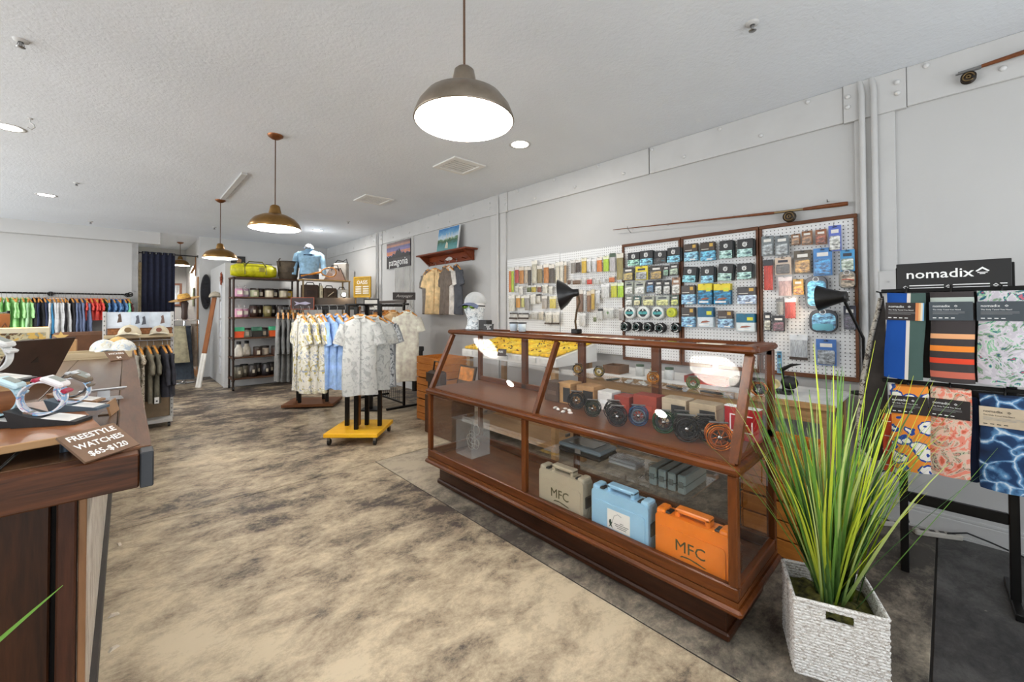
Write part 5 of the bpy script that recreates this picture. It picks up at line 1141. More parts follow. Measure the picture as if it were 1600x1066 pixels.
o = MB().tube([(3.0, .36, .32), (3.05, .3, .42), (3.15, .24, .44), (3.3, .2, .36), (3.44, .2, .2), (3.5, .18, .04)], .0045, 6).build('extension_lead', BLACK); tag(o, 'black looping cord hanging behind the grass plant', 'cord')
# ------------------------------------------------------------------ garments
HANG = plain((206, 140, 62), .45, 0, .12, 20)
def garment_mesh(w=.46, L=.74, th=.05, sleeve=.22, seed=0, flare=1.05, ripple=.012, sl_drop=.965):
    """hanging shirt: body rings, two sleeves; origin at the collar"""
    rnd = random.Random(seed); n = 28; hw = w/2
    prof = [(.0, .16, .4), (-.018, .30, .55), (-.04, .62, .6), (-.065, .92, .7), (-.11, 1.0, .85), (-.2, .97, 1.0)]
    for i in range(1, 9): s = i/8; prof.append((-.2-(L-.2)*s, .97+(flare-.97)*s, 1.0+.25*s))
    ph = [rnd.uniform(0, 6.28) for _ in range(4)]; rings = []
    for z, kx, ky in prof:
        s = min(1, -z/L); ring = []
        for k in range(n):
            a = 2*math.pi*k/n; cx, sy = math.cos(a), math.sin(a)
            x = hw*kx*math.copysign(abs(cx)**.75, cx); y = th*ky*math.copysign(abs(sy)**.8, sy)
            y += ripple*s*(math.sin(x*34+ph[0]+2*s)+.6*math.sin(x*57+ph[1]))*(1 if sy >= 0 else 1)
            ring.append((x+.006*math.sin(6*s+ph[2]), y, z+.008*math.sin(x*16+ph[3])*s*s))
        rings.append(ring)
    m = loft(rings)
    for sd in (-1, 1):
        r2 = []; L2 = sleeve
        for i in range(6):
            s = i/5; c = Vector((sd*(hw*.82+L2*s*math.sqrt(1-sl_drop**2)), 0, -.085-L2*s*sl_drop)); hwid = .06+.016*s if sleeve < .35 else .06-.014*s
            ax = Vector((sd*sl_drop, 0, math.sqrt(1-sl_drop**2))); ring = []
            for k in range(12):
                a = 2*math.pi*k/12; p = c+ax*(hwid*math.cos(a))*sd*sd+Vector((0, th*.75*math.sin(a)+ripple*.5*math.sin(9*s+a), 0)); ring.append(tuple(p))
            r2.append(ring)
        mm = loft(r2); m.add(mm.v, mm.f, 0, True)
    return m
_G = {}
hang_bar = MB().tube([(-.2, 0, -.075), (-.12, 0, -.035), (-.03, 0, 0), (.03, 0, 0), (.12, 0, -.035), (.2, 0, -.075)], [.009, .012, .014, .014, .012, .009], 6).mesh('bar', HANG)
hang_hook = MB().tube([(0, 0, .0), (0, 0, .045), (.018, 0, .065), (.014, 0, .088), (-.006, 0, .094), (-.02, 0, .082)], .0026, 5).mesh('hook', STEEL)
def link(me, name, parent, loc=(0, 0, 0), scale=None):
    o = bpy.data.objects.new(name, me); COL.objects.link(o); o.parent = parent; o.location = loc
    if scale: o.scale = scale
    return o
def hanger(loc, rz, label, s=1.0, grp='wooden hangers'):
    t = thing('clothes_hanger', label, 'hanger', loc, rz, grp); link(hang_bar, 'bar', t, scale=(s, 1, 1)); link(hang_hook, 'hook', t); return t
def shirt(loc, rz, mat, label, kind='tee', w=.46, L=.74, th=.05, sleeve=.22, seed=0, group=None, hang=True, hlabel=None, cat='shirt', rail_h=None, grp_h='wooden hangers', sl_drop=.965):
    """loc: collar point; the hanger hook rises .09 above"""
    key = (w, L, th, sleeve, seed % 3, kind, sl_drop)
    if key not in _G: _G[key] = garment_mesh(w, L, th, sleeve, seed % 3, sl_drop=sl_drop)
    t = thing('shirt' if cat == 'shirt' else cat.replace(' ', '_'), label, cat, loc, rz, group)
    kk = (key, mat.name)
    if kk not in _G: _G[kk] = _G[key].mesh('fabric', mat)
    link(_G[kk], 'fabric', t)
    if ('col', th, mat.name) not in _G:
        m = MB(); m.tube([(.055*math.cos(2*math.pi*k/14), th*.62*math.sin(2*math.pi*k/14)-.004, .004-.02*(math.sin(2*math.pi*k/14) < -.5)) for k in range(15)], .011, 6); _G[('col', th, mat.name)] = m.mesh('collar', mat)
    link(_G[('col', th, mat.name)], 'collar', t)
    if kind == 'button':
        if ('plk', L, th, mat.name) not in _G:
            _G[('plk', L, th, mat.name)] = MB().grid(lambda u, v: ((u-.5)*.03, -th*(.75+.5*v)-.012, -.05-v*(L-.07)), 2, 8).mesh('button_placket', mat); m = MB(); m.add([(-.052, -th*.6, .01), (0, -th*.9, -.06), (-.005, -th*.4, .012)], [(0, 1, 2)]); m.add([(.052, -th*.6, .01), (.0, -th*.9, -.06), (.07, -th*.9, -.055)], [(0, 1, 2)]); _G[('lap', th, mat.name)] = m.mesh('lapel', mat)
        link(_G[('plk', L, th, mat.name)], 'button_placket', t); link(_G[('lap', th, mat.name)], 'lapel', t)
    if hang: hanger((loc[0], loc[1], loc[2]+.012), rz, hlabel or ' '.join(('hanger of the '+label).replace(',', '').split()[:16]), w/.46, grp_h)
    return t
# ---- yellow-based four-way rack
YEL = wood('yellow_base_wood', (226, 158, 20), (252, 204, 48), 1, 0, .4)
yr = thing('garment_rack', 'black post clothing rack on a yellow rolling base', 'clothing rack', (1.81, 4.27, 0), CAMZ)
MB().bb((-.27, -.27, .085), (.27, .27, .125), ch=.004).build('base_board', YEL, yr)
for x, y in ((-.15, .03), (.0, -.11), (.05, .06), (.2, .02)): MB().bb((x-.02, y-.02, .125), (x+.02, y+.02, 1.42), ch=.003).build('post', BLKMET, yr)
MB().bb((-.02, -.1, .14), (.0, .02, 1.42)).build('inner_panel', wood('rack_panel_wood', (116, 70, 34), (168, 110, 58), 1, 2), yr)
for p, q in (((-.15, .03, 1.40), (-.56, .16, 1.40)), ((0, -.11, 1.40), (0, -.36, 1.40)), ((.2, .02, 1.40), (.36, .3, 1.40)), ((-.15, .03, 1.41), (.2, .02, 1.41)), ((0, -.11, 1.41), (.05, .06, 1.41))): MB().cyl(p, q, .011, 8).build('arm', BLKMET, yr)
for x, y in ((-.23, -.23), (.23, -.23), (-.23, .23), (.23, .23)):
    c = MB().bb((x-.012, y-.012, .05), (x+.012, y+.012, .085)).tube([(x-.012, y, .06), (x-.012, y+.012, .03)], .004, 5).build('caster', STEEL, yr); MB().cyl((x-.012, y+.012, .03), (x+.012, y+.012, .03), .03, 14).build('wheel', BLACK, c)
FLOR = fabric_print('white_floral_cloth', (222, 218, 206), [(176, 160, 84), (150, 156, 170), (196, 190, 160)], 14, .56)
GREYP = fabric_print('grey_print_cloth', (198, 199, 195), [(166, 167, 164), (180, 183, 180)], 15, .55)
LBLU = fabric((150, 180, 222)); BLUG = fabric((158, 172, 198)); LEAFW = fabric_print('white_black_leaf_cloth', (206, 210, 212), [(90, 94, 100), (140, 146, 152)], 22, .55)
G1 = 'shirts on the yellow rack'
for i in range(3): shirt((1.365+.065*i, 4.76-.055*i, 1.29), CAMZ-R(42), FLOR, 'white tropical print shirt on the yellow rack, %s from left' % ORD[i], 'button', .38, .80, .035, .22, i, G1)
for i in range(4): shirt((1.525+.055*i, 4.62-.08*i, 1.295), CAMZ-R(46), LBLU if i < 3 else BLUG, ('light blue shirt on the yellow rack, %s blue one from left' % ORD[i]) if i < 3 else 'greyish blue shirt on the yellow rack beside the front grey print shirt', 'tee', .40, .76, .03, .24, i+1, G1)
shirt((1.72, 4.07, 1.29), CAMZ+R(6), GREYP, 'pale grey print button shirt facing the camera at the front of the yellow rack', 'button', .34, .79, .045, .21, 2, G1)
shirt((1.87, 4.10, 1.28), CAMZ+R(28), GREYP, 'pale grey print shirt right behind the front one', 'button', .345, .76, .03, .21, 1, G1)
shirt((1.955, 4.17, 1.28), CAMZ+R(30), LEAFW, 'white shirt with small black leaf print on the yellow rack', 'button', .345, .74, .03, .21, 0, G1)
shirt((2.02, 4.24, 1.26), CAMZ+R(34), fabric((150, 154, 158)), 'plain grey shirt farthest right on the yellow rack', 'tee', .345, .76, .03, .2, 2, G1)
# spot lamp above the rack (the bright star in the photograph)
# ---- brown-based rack behind, with sign board, grey long shirts
BRW = wood('brown_rack_wood', (84, 48, 26), (132, 84, 48), 1, 0, .5)
br = thing('garment_rack', 'dark clothing rack on a brown wooden base behind the yellow rack', 'clothing rack', (1.96, 6.25, 0), CAMZ+R(8))
MB().bb((-.34, -.24, .02), (.34, .24, .06), ch=.004).build('base_board', BRW, br)
for x, y in ((-.22, .05), (-.14, -.12), (.12, .08), (.22, -.1)): MB().bb((x-.02, y-.02, .06), (x+.02, y+.02, 1.40), ch=.003).build('post', BLKMET, br)
MB().bb((-.36, -.14, 1.36), (.62, -.10, 1.40), ch=.003).build('top_rail', BLKMET, br); MB().bb((-.25, .04, 1.36), (.2, .08, 1.40), ch=.003).build('top_rail', BLKMET, br)
MB().bb((-.02, -.115, 1.36), (.60, -.095, 1.53), ch=.003).build('dark_board', plain((66, 54, 42), .6), br)
sg = MB().bb((-.24, -.165, 1.37), (.06, -.145, 1.53), ch=.003).build('fish_sign', plain((46, 26, 24), .5), br)
MB().prism([(-.2, 1.42), (-.17, 1.45), (-.2, 1.48), (-.13, 1.46), (-.05, 1.475), (.02, 1.452), (-.05, 1.43), (-.13, 1.442)], -.1685, -.166).build('fish_logo', plain((170, 164, 186), .5), sg)
for a, b_ in (((-.245, -.17, 1.365), (.065, -.164, 1.375)), ((-.245, -.17, 1.525), (.065, -.164, 1.535)), ((-.245, -.17, 1.375), (-.235, -.164, 1.525)), ((.055, -.17, 1.375), (.065, -.164, 1.525))): MB().bb(a, b_).build('sign_frame', plain((150, 70, 40), .5), sg)
for x in (-.22, .22): MB().cyl((x, .0, 0), (x, .0, .02), .03, 10).build('foot', BLACK, br)
t = thing('spot_lamp', 'small bright spot lamp glaring above the clothing racks', 'lamp', (2.265, 5.905, 1.531)); MB().cyl((0, 0, 0), (0, 0, .02), .02, 12).build('clip', BLKMET, t); MB().lathe([(.014, -.045), (.03, .0), (.034, .03)], 14, T=Matrix.Translation((.01, .02, .045)) @ Matrix.Rotation(R(90), 4, 'X') @ Matrix.Rotation(R(-25), 4, 'Y')).build('shade', BLKMET, t); MB().ell((-.008, -.012, .045), (.026, .026, .026), 12).build('bulb', emis((255, 240, 215), 60), t)
lamp_light('spot_lamp_light', (2.23, 5.84, 1.575), 2.5, 'POINT', .02, (1, .88, .7))
for i in range(7): shirt((1.51+.05*i, 6.26-.045*i, 1.30), CAMZ-R(60), fabric((112, 112, 110)) if i else fabric((128, 128, 126)), 'charcoal long shirt on the rack beside the jar shelf, %s from left' % ORD[i], 'tee', .44, .88, .028, .45, i, 'charcoal shirts on the brown rack', sl_drop=.97)
t = thing('picture_frame', 'small framed picture of a dark fish leaning on the rack top', 'picture', (2.44, 5.40, 1.34), CAMZ)
MB().bb((-.105, -.012, .0), (.105, .012, .17), ch=.003).build('frame', BLACK, t); MB().bb((-.085, -.014, .02), (.085, -.012, .15)).build('mount', plain((206, 202, 192), .6), t); MB().prism([(-.06, .05), (-.03, .075), (.02, .08), (.05, .06), (.02, .05)], -.0155, -.014).build('fish_print', plain((60, 50, 46), .6), t); MB().bb((-.2, -.03, -.02), (.16, .03, 0)).build('ledge', plain((70, 46, 30), .6), t); MB().bb((-.02, -.02, -1.33), (.02, .02, -.02)).build('stand_post', BLKMET, t); MB().bb((-.12, -.12, -1.34), (.12, .12, -1.325)).build('stand_foot', BLKMET, t)
# ---- t-shirt rack near the wall
tr = thing('garment_rack', 'black straight clothing rack holding cream and peach shirts near the wall', 'clothing rack', (2.755, 5.52, 0), R(-91))
MB().tube([(-.55, 0, 1.43), (.58, 0, 1.43)], .013, 8).build('rail', BLKMET, tr); MB().bb((-.55, -.02, 1.45), (.50, .02, 1.49), ch=.003).build('top_beam', plain((54, 46, 42), .6), tr)
for x in (-.52, .46): MB().bb((x-.014, -.014, .05), (x+.014, .014, 1.46)).build('post', BLKMET, tr); MB().bb((x-.02, -.25, .03), (x+.02, .25, .06), ch=.004).build('foot', BLKMET, tr)
MB().bb((-.52, -.01, .08), (.46, .01, .1)).build('lower_bar', BLKMET, tr)
for i in range(12): MB().cyl((-.34+.06*i, .0, .1), (-.34+.06*i, .0, .26), .003, 5).build('wire', BLKMET, tr)
sg = thing('rack_sign', 'small dark script sign standing on the cream shirt rack', 'sign', (2.75, 5.06, 1.491), CAMZ+R(12)); MB().bb((-.15, -.008, 0), (.15, .008, .10), ch=.002).build('board', plain((44, 36, 32), .6), sg); text('Avoyager', .055, plain((176, 170, 164), .6), sg, (0, -.009, .052), shear=.3)
TC = [(150, 148, 146), (128, 128, 130), (140, 140, 142), (168, 164, 160), (226, 186, 146), (232, 160, 88), (236, 196, 150), (238, 228, 212)]
TN = ['grey', 'dark grey', 'mid grey', 'light grey', 'pale peach', 'orange', 'soft peach', 'cream']
for i, (c, nm) in enumerate(zip(TC, TN)):
    last = i == 7
    shirt(((2.74, 2.73, 2.72, 2.705, 2.69, 2.685, 2.69, 2.775)[i], 6.018-.125*i-(.12 if last else 0), 1.33), R(-8+3*(i % 3)) if not last else CAMZ+R(24), fabric(c), '%s shirt on the rack near the wall, %s from left' % (nm, ORD[i]), 'button' if last else 'tee', .31, .94 if last else .93-.02*(i % 3), .03, .2, i, 'shirts on the rack near the wall')
o = thing('trousers', 'black trousers hanging at the right end of the cream shirt rack', 'trousers', (2.93, 5.02, .80), CAMZ)
for sx in (-1, 1): MB().tube([(sx*.03, 0, .0), (sx*.035, 0, -.3), (sx*.04, 0, -.56)], [.045, .04, .035], 8).build('leg', BLACK, o)
MB().bb((-.085, -.03, -.02), (.085, .03, .05), ch=.01).build('waistband', BLACK, o); MB().tube([(0, 0, .05), (-.02, 0, .5), (-.12, .06, .635)], .003, 5).build('hang_loop', STEEL, o)
# ---- shirts on the wall shelf pegs
WS = [(5.60, (120, 112, 104), 'brownish grey shirt under the wall shelf, first from left', 0, 2), (5.36, (228, 196, 146), 'pale yellow polo shirt under the wall shelf', -.03, 22), (5.0, (112, 100, 90), 'taupe shirt under the wall shelf', -.09, -12), (4.9, (206, 200, 192), 'light shirt partly hidden behind the taupe shirt', -.09, -10), (4.72, (74, 76, 82), 'dark slate shirt at the right end of the wall shelf', -.09, -12)]
for i, (y, c, lb, dx, rz) in enumerate(WS): shirt((XW-.125+dx, y, 1.97), WALL+R(rz), fabric(c), lb, 'button' if i == 1 else 'tee', .36 if i == 1 else .34, .68, .04 if i == 1 else .03, .2, i, 'shirts under the wall shelf', hlabel='wooden hanger on a shelf peg, %s from left' % ORD[i])
# ---- long rail on the rear left wall
cr = thing('clothes_rail', 'long black pipe clothes rail on the rear left wall', 'clothes rail', (-.75, 10.30, 1.655))
MB().cyl((-1.6, 0, 0), (.84, 0, 0), .014, 10).build('pipe', BLKMET, cr)
for x in (-1.2, -.2, .76): MB().cyl((x, 0, 0), (x, .295, 0), .012, 8).build('bracket', BLKMET, cr); MB().cyl((x, .27, 0), (x, .298, 0), .04, 14).build('flange', BLKMET, cr)
MB().ring((.80, -.01, .0), .035, .009, 16, 6).build('end_loop', BLKMET, cr)
RC = []
for u0, u1, n, c, nm, L, sl in ((2, 38, 6, (176, 226, 156), 'lime green shirt', .70, .24), (40, 46, 1, (176, 214, 170), 'pale mint long shirt', .8, .45), (47, 53, 2, (40, 40, 44), 'black long shirt', .85, .5), (55, 62, 2, (42, 50, 76), 'navy long shirt', .85, .5), (65, 69, 1, (70, 150, 200), 'bright blue long shirt', .85, .5), (72, 92, 6, (206, 206, 206), 'light grey long shirt', .78, .5), (95, 104, 2, (40, 38, 42), 'black long shirt', .75, .5), (108, 124, 4, (108, 120, 150), 'slate blue long shirt', .85, .5), (129, 152, 5, (222, 84, 76), 'coral red shorts', .36, .12), (157, 161, 1, (40, 74, 50), 'dark green shorts', .36, .12), (166, 192, 5, (96, 136, 182), 'denim blue shorts', .36, .12), (196, 199, 1, (92, 50, 52), 'maroon print shirt', .36, .14), (201, 202, 1, (120, 196, 150), 'mint green shirt', .42, .16)):
    for i in range(n): RC.append((u0+(u1-u0)*(i/max(1, n-1)), c, nm, L, sl))
cnt = {}; tot = {}
for u, c, nm, L, sl in RC: tot[nm] = tot.get(nm, 0)+1
for i, (u, c, nm, L, sl) in enumerate(RC):
    k = cnt.get(nm, 0); cnt[nm] = k+1; sh = 'shorts' in nm
    x = -1.46+u*.00744
    shirt((x, 10.29, 1.56), R(90)+R(10)*((i % 3)-1)+R(14), fabric(c), '%s on the rear wall rail%s' % (nm, ', %s from left' % ORD[k] if tot[nm] > 1 else ''), 'tee', .34 if sh else .38, L, .024, sl, i, 'clothes on the rear wall rail', cat='shorts' if sh else 'shirt', hlabel='hanger of the %s on the rear wall rail%s' % (nm, ', %s from left' % ORD[k] if tot[nm] > 1 else ''), sl_drop=.985)
# ------------------------------------------------------------------ cash counter
CTR = wood('counter_top_wood', (66, 44, 30), (104, 76, 54), 1.1, 1, .25); FASC = wood('counter_fascia', (26, 15, 9), (96, 54, 28), 1.6, 0, .45, (.3, .68)); FASY = wood('counter_fascia_y', (60, 38, 24), (110, 74, 48), 1.3, 1, .4)
PLK = wood('counter_front_planks', (20, 11, 6), (70, 38, 18), 1.3, 2, .45, (.3, .68)); POST = wood('counter_post_wood', (38, 19, 12), (86, 48, 30), 1.5, 2, .45)
ct = thing('sales_counter', 'dark stained wooden sales counter along the left side', 'counter', (-.5, 3.7, 0))
ZC = .955
# top planks
xs = [-1.0, -.72, -.50, -.28, -.02]
for a, b_ in zip(xs[:-1], xs[1:]): wpart(MB().bb((a+.001, 1.60, ZC-.03), (b_-.001, 5.86, ZC), ch=.002), 'top_plank', CTR, ct)
wpart(MB().bb((-.018, 1.60, ZC-.095), (.058, 5.90, ZC+.004), ch=.004), 'side_fascia', FASY, ct)
wpart(MB().bb((-1.0, 1.545, ZC-.095), (.03, 1.60, ZC-.002), ch=.004), 'end_fascia', FASC, ct)
wpart(MB().bb((.031, 1.54, ZC-.097), (.060, 1.605, ZC+.001), ch=.003), 'corner_iron', plain((56, 58, 62), .5, .5), ct)
for k, (a, b_) in enumerate(((-1.0, -.56), (-.555, -.335), (-.33, -.148))): wpart(MB().bb((a, 1.70+.004*(k % 2), 0), (b_, 1.73, ZC-.095), ch=.004), 'front_plank', PLK, ct)
wpart(MB().bb((-.135, 1.675, 0), (-.097, 1.73, ZC-.095), ch=.004), 'corner_post', POST, ct)
wpart(MB().bb((-.094, 1.69, 0), (-.078, 1.72, ZC-.095), ch=.002), 'corner_bead', wood('tan_bead', (120, 84, 56), (160, 118, 82), 1, 2), ct)
WWASH = fabric_print('whitewashed_board', (206, 200, 190), [(150, 138, 124), (186, 178, 166)], 9, .5, 0, (6, 6, .6))
for i in range(13): wpart(MB().bb((-.13, 1.735+.318*i, .07), (-.083, 1.735+.318*i+.312, ZC-.095), ch=.003), 'side_board', WWASH, ct)
wpart(MB().bb((-.10, 1.70, 0), (-.065, 5.87, .09), ch=.003), 'toe_kick', plain((52, 46, 42), .6), ct)
wpart(MB().bb((-.99, 1.735, .0), (-.14, 5.82, ZC-.035)), 'carcass', plain((26, 20, 16), .8), ct)
wpart(MB().bb((-1.0, 5.83, 0), (-.09, 5.86, ZC-.03)), 'back_panel', PLK, ct)
for i, (x, y) in enumerate(((-.03, 2.55), (-.025, 2.3), (.0, 1.72), (-.02, 3.3))):
    o = tag(MB().prism([(-.02, 0), (.018, .0), (.012, .008), (-.008, .012)], -.006, .006).build('paint_chip', plain((214, 204, 186), .8)), 'pale paper scrap on the floor along the counter, %s from camera' % ORD[[2, 1, 0, 3][i]], 'scrap', 'paper scraps along the counter'); o.location = (x, y, .0005); o.rotation_euler = (0, 0, R(35*i))
# riser board with trestle legs
PLY = wood('riser_plywood', (112, 66, 36), (150, 98, 58), 1, 0, .35); PLYE = wood('riser_edge', (150, 112, 74), (190, 152, 108), 1, 0, .6)
rb = thing('riser_board', 'wooden riser board on short black legs at the front of the counter', 'display board', (-.042, 1.66, ZC), R(9))
MB().bb((-1.0, .01, .038), (0, .72, .055), ch=.002).build('board_top', PLY, rb); MB().bb((-1.0, 0, .036), (0, .01, .056), ch=.002).build('board_edge', PLYE, rb)
for x, y in ((-.07, .06), (-.92, .06), (-.07, .66), (-.92, .66)): MB().cyl((x, y, .001), (x, y, .038), .013, 10).build('leg', plain((52, 62, 72), .4, .6), rb)
MB().cyl((-.19, -.02, .004), (-.15, .03, .036), .004, 6).build('brace', BLKMET, rb)
tb = thing('display_tier', 'small brown wooden step carrying the white watches at the left edge', 'display step', (-.36, 2.2, ZC+.0555), R(9)); MB().bb((-.2, -.13, 0), (.10, .13, .105), ch=.003).build('block', PLY, tb); MB().bb((-.2, -.14, .085), (.11, -.13, .107)).build('front_edge', PLYE, tb)
def lettered_sign(label, loc, rz, w, h, lines, size, tilt=R(-48), font=LETTER):
    t = thing('price_sign', label, 'sign', loc, rz); Tm = Matrix.Rotation(tilt, 4, 'X')
    MB().bb((-w/2, -.003, 0), (w/2, .003, h), T=Tm).build('board', plain((112, 86, 66), .6, 0, .08), t)
    for i, (tx, s) in enumerate(lines):
        p = Tm @ Vector((0, -.0034, h*(1-(i+.62)/(len(lines)+.25)))); text(tx, s, font, t, p, (R(90)+tilt, 0, 0), ext=.0004, bold=s*.012)
    MB().add([(-w*.3, .0, .002), (w*.3, .0, .002), (w*.3, .05, .002), (-w*.3, .05, .002), (-w*.3, .04, .03), (w*.3, .04, .03)], [(0, 1, 2, 3), (3, 2, 5, 4), (0, 4, 5, 1)]).build('easel', plain((90, 66, 50), .6), t); return t
lettered_sign('brown sign hand lettered FREESTYLE WATCHES on the counter corner', (-.022, 1.58, ZC+.003), R(42), .142, .104, (('FREESTYLE', .0255), ('WATCHES', .0255), ('$65-$120', .0255)), 0, R(-54))
lettered_sign('small brown sign hand lettered stickers in front of the patch tray', (-.03, 4.56, ZC+.002), R(30), .13, .10, (('STICKERS', .024), ('$4', .03)), 0)
# watches on curved black stands
MULTI = pat_blots('watch_strap_pastel', [(0, (150, 190, 226)), (.44, (226, 228, 234)), (.54, (140, 182, 220)), (.62, (206, 110, 160)), (.65, (230, 232, 236))], 30, .4)
def watch(x, y, z, rz, strap, face, label, s=1.0, roll=R(30), lug=None):
    """z: where the strap rests on its stand"""
    t = thing('wrist_watch', label, 'watch', (x, y, z+.034*s), 0, 'watches on the riser board', rot=(roll, 0, rz)); sm = strap if not isinstance(strap, tuple) else plain(strap, .35)
    rx, rz_ = .034*s, .034*s; hb = .012*s
    def band(u, v):
        a = 2*math.pi*u; b_ = (v-.5)*2*hb*(1.15 if .1 < u < .4 else .85); return (b_, rx*math.cos(a), rz_*math.sin(a))
    m = MB().grid(band, 32, 2); m.grid(lambda u, v: tuple(c*.92 if i else c for i, c in enumerate(band(1-u, v))), 32, 2)
    for vv in (0, 1): m.grid(lambda u, v: (band(u, vv)[0], band(u, vv)[1]*(1-.08*v), band(u, vv)[2]*(1-.08*v)), 32, 1)
    m.build('strap', sm, t)
    MB().bb((-.018*s, -.019*s, rz_-.004*s), (.018*s, .019*s, rz_+.008*s), ch=.004*s).build('case', plain(face, .25), t)
    MB().bb((-.011*s, -.0105*s, rz_+.008*s), (.011*s, .0105*s, rz_+.0088*s)).build('dial', plain((150, 156, 150), .15), t)
    for sy in (-1, 1): MB().bb((-.014*s, sy*.0245*s-.005*s, rz_*.70), (.014*s, sy*.0245*s+.005*s, rz_*.9), ch=.002).build('lug', plain(lug or face, .3), t)
    MB().bb((-.013*s, -.007*s, -rz_-.003*s), (.013*s, .007*s, -rz_+.003*s)).build('buckle', CHROME, t)
    return t
def watch_stand(x, y, z, rz, label, c=(38, 38, 40), s=1.0):
    t = thing('watch_stand', label, 'display stand', (x, y, z), rz, 'curved watch stands'); pr = [(-.058*s, .034*s), (-.045*s, .03*s), (-.02*s, .02*s), (.02*s, .012*s), (.055*s, .006*s), (.055*s, 0), (-.045*s, 0)]
    MB().prism(pr, -.024*s, .024*s).build('wedge', plain(c, .5), t)
    MB().add([(.0*s, -.023*s, .0165*s), (.045*s, -.023*s, .0085*s), (.045*s, .023*s, .0085*s), (.0*s, .023*s, .0165*s), (.0*s, -.023*s, .0155*s), (.045*s, -.023*s, .0075*s), (.045*s, .023*s, .0075*s), (.0*s, .023*s, .0155*s)], [(0, 1, 2, 3), (7, 6, 5, 4), (0, 4, 5, 1), (1, 5, 6, 2), (2, 6, 7, 3), (3, 7, 4, 0)]).build('price_strip', plain((232, 230, 226), .6), t); return t
ZR = ZC+.0555
def wset(x, y, rz, strap, face, wl, sl, s=1.5, c=(38, 38, 40), z=ZR, lug=None):
    watch_stand(x, y, z, rz, sl, c, s); return watch(x-.012*s*math.cos(rz), y-.012*s*math.sin(rz), z+.019*s, rz+R(100), strap, face, wl, s, lug=lug)
wset(-.165, 1.865, R(-28), MULTI, (236, 232, 234), 'white and pink digital watch with pastel strap on the nearest stand', 'black curved stand under the pastel digital watch', 1.5, lug=(170, 40, 70))
wset(-.118, 2.06, R(-28), MULTI, (110, 96, 80), 'pastel strap watch behind the white and pink one', 'slate curved stand under the rearmost pastel watch', 1.3, (84, 100, 112))
wset(-.13, 2.22, R(-24), (60, 66, 72), (210, 212, 214), 'dark watch with silver case at the back of the group', 'tan curved stand under the dark watch', 1.25, (150, 116, 84))
wset(-.315, 2.16, R(-28), (214, 216, 216), (226, 226, 224), 'white and grey chunky watch at the left edge, farther back', 'black curved stand under the white and grey watch', 1.6, z=ZR+.1055)
wset(-.40, 2.27, R(-28), (64, 62, 62), (70, 68, 66), 'black banded watch behind the white and grey one', 'black curved stand under the black banded watch', 1.4, z=ZR+.1055)
wset(-.262, 1.93, R(-28), (178, 214, 226), (196, 222, 230), 'pale aqua watch cut by the left edge', 'black curved stand under the pale aqua watch', 1.5)
# laptop, tablet
t = thing('laptop', 'open dark brown laptop seen from behind on the counter', 'laptop', (-.415, 3.57, ZC+.0005), R(54.5))
SHELL = plain((66, 50, 42), .35, .2)
MB().bb((-.18, .0, 0), (.18, .24, .014), ch=.003).build('base', SHELL, t); Tl = Matrix.Translation((0, 0, .008)) @ Matrix.Rotation(R(25), 4, 'X')
MB().bb((-.18, -.003, .0), (.18, .004, .255), T=Tl, ch=.002).build('screen_lid', SHELL, t); MB().bb((-.165, .0045, .015), (.165, .0052, .24), T=Tl).build('screen', plain((20, 20, 24), .1), t); MB().bb((-.16, .03, .014), (.16, .13, .0148)).build('keyboard', BLACK, t)
m = MB(); m.prism([(-.022, 0), (.022, .0), (.0, .036)], -.0042, -.003, T=Tl @ Matrix.Translation((0, 0, .11))).build('logo', plain((34, 26, 22), .3), t)
t = thing('card_reader', 'silver tablet card reader on a stand on the counter', 'card reader', (-.068, 2.57, ZC+.0005), R(6))
MB().bb((-.06, -.035, 0), (.06, .05, .006), ch=.002).build('foot', plain((190, 190, 190), .3, .8), t); MB().box((-.005, 0, .045), (.15, .10, .008), T=Matrix.Rotation(R(-12), 4, 'X'), ch=.003).build('tablet', plain((206, 208, 210), .3, .5), t); MB().bb((-.02, .02, .006), (.02, .04, .045)).build('stem', plain((190, 190, 190), .3, .8), t); MB().box((.03, .01, .0505), (.08, .075, .001), T=Matrix.Rotation(R(-12), 4, 'X')).build('screen', plain((60, 36, 24), .1, 0, .5, 40), t)
t = thing('leaning_card', 'thin wooden card standing edge-on beside the riser board', 'card', (-.03, 2.22, ZC+.0005), R(80)); MB().bb((-.06, -.003, 0), (.06, .003, .05), T=Matrix.Rotation(R(-14), 4, 'X')).build('panel', plain((150, 112, 74), .5), t); MB().bb((-.03, 0, 0), (.03, .04, .004)).build('foot', plain((110, 80, 52), .5), t)
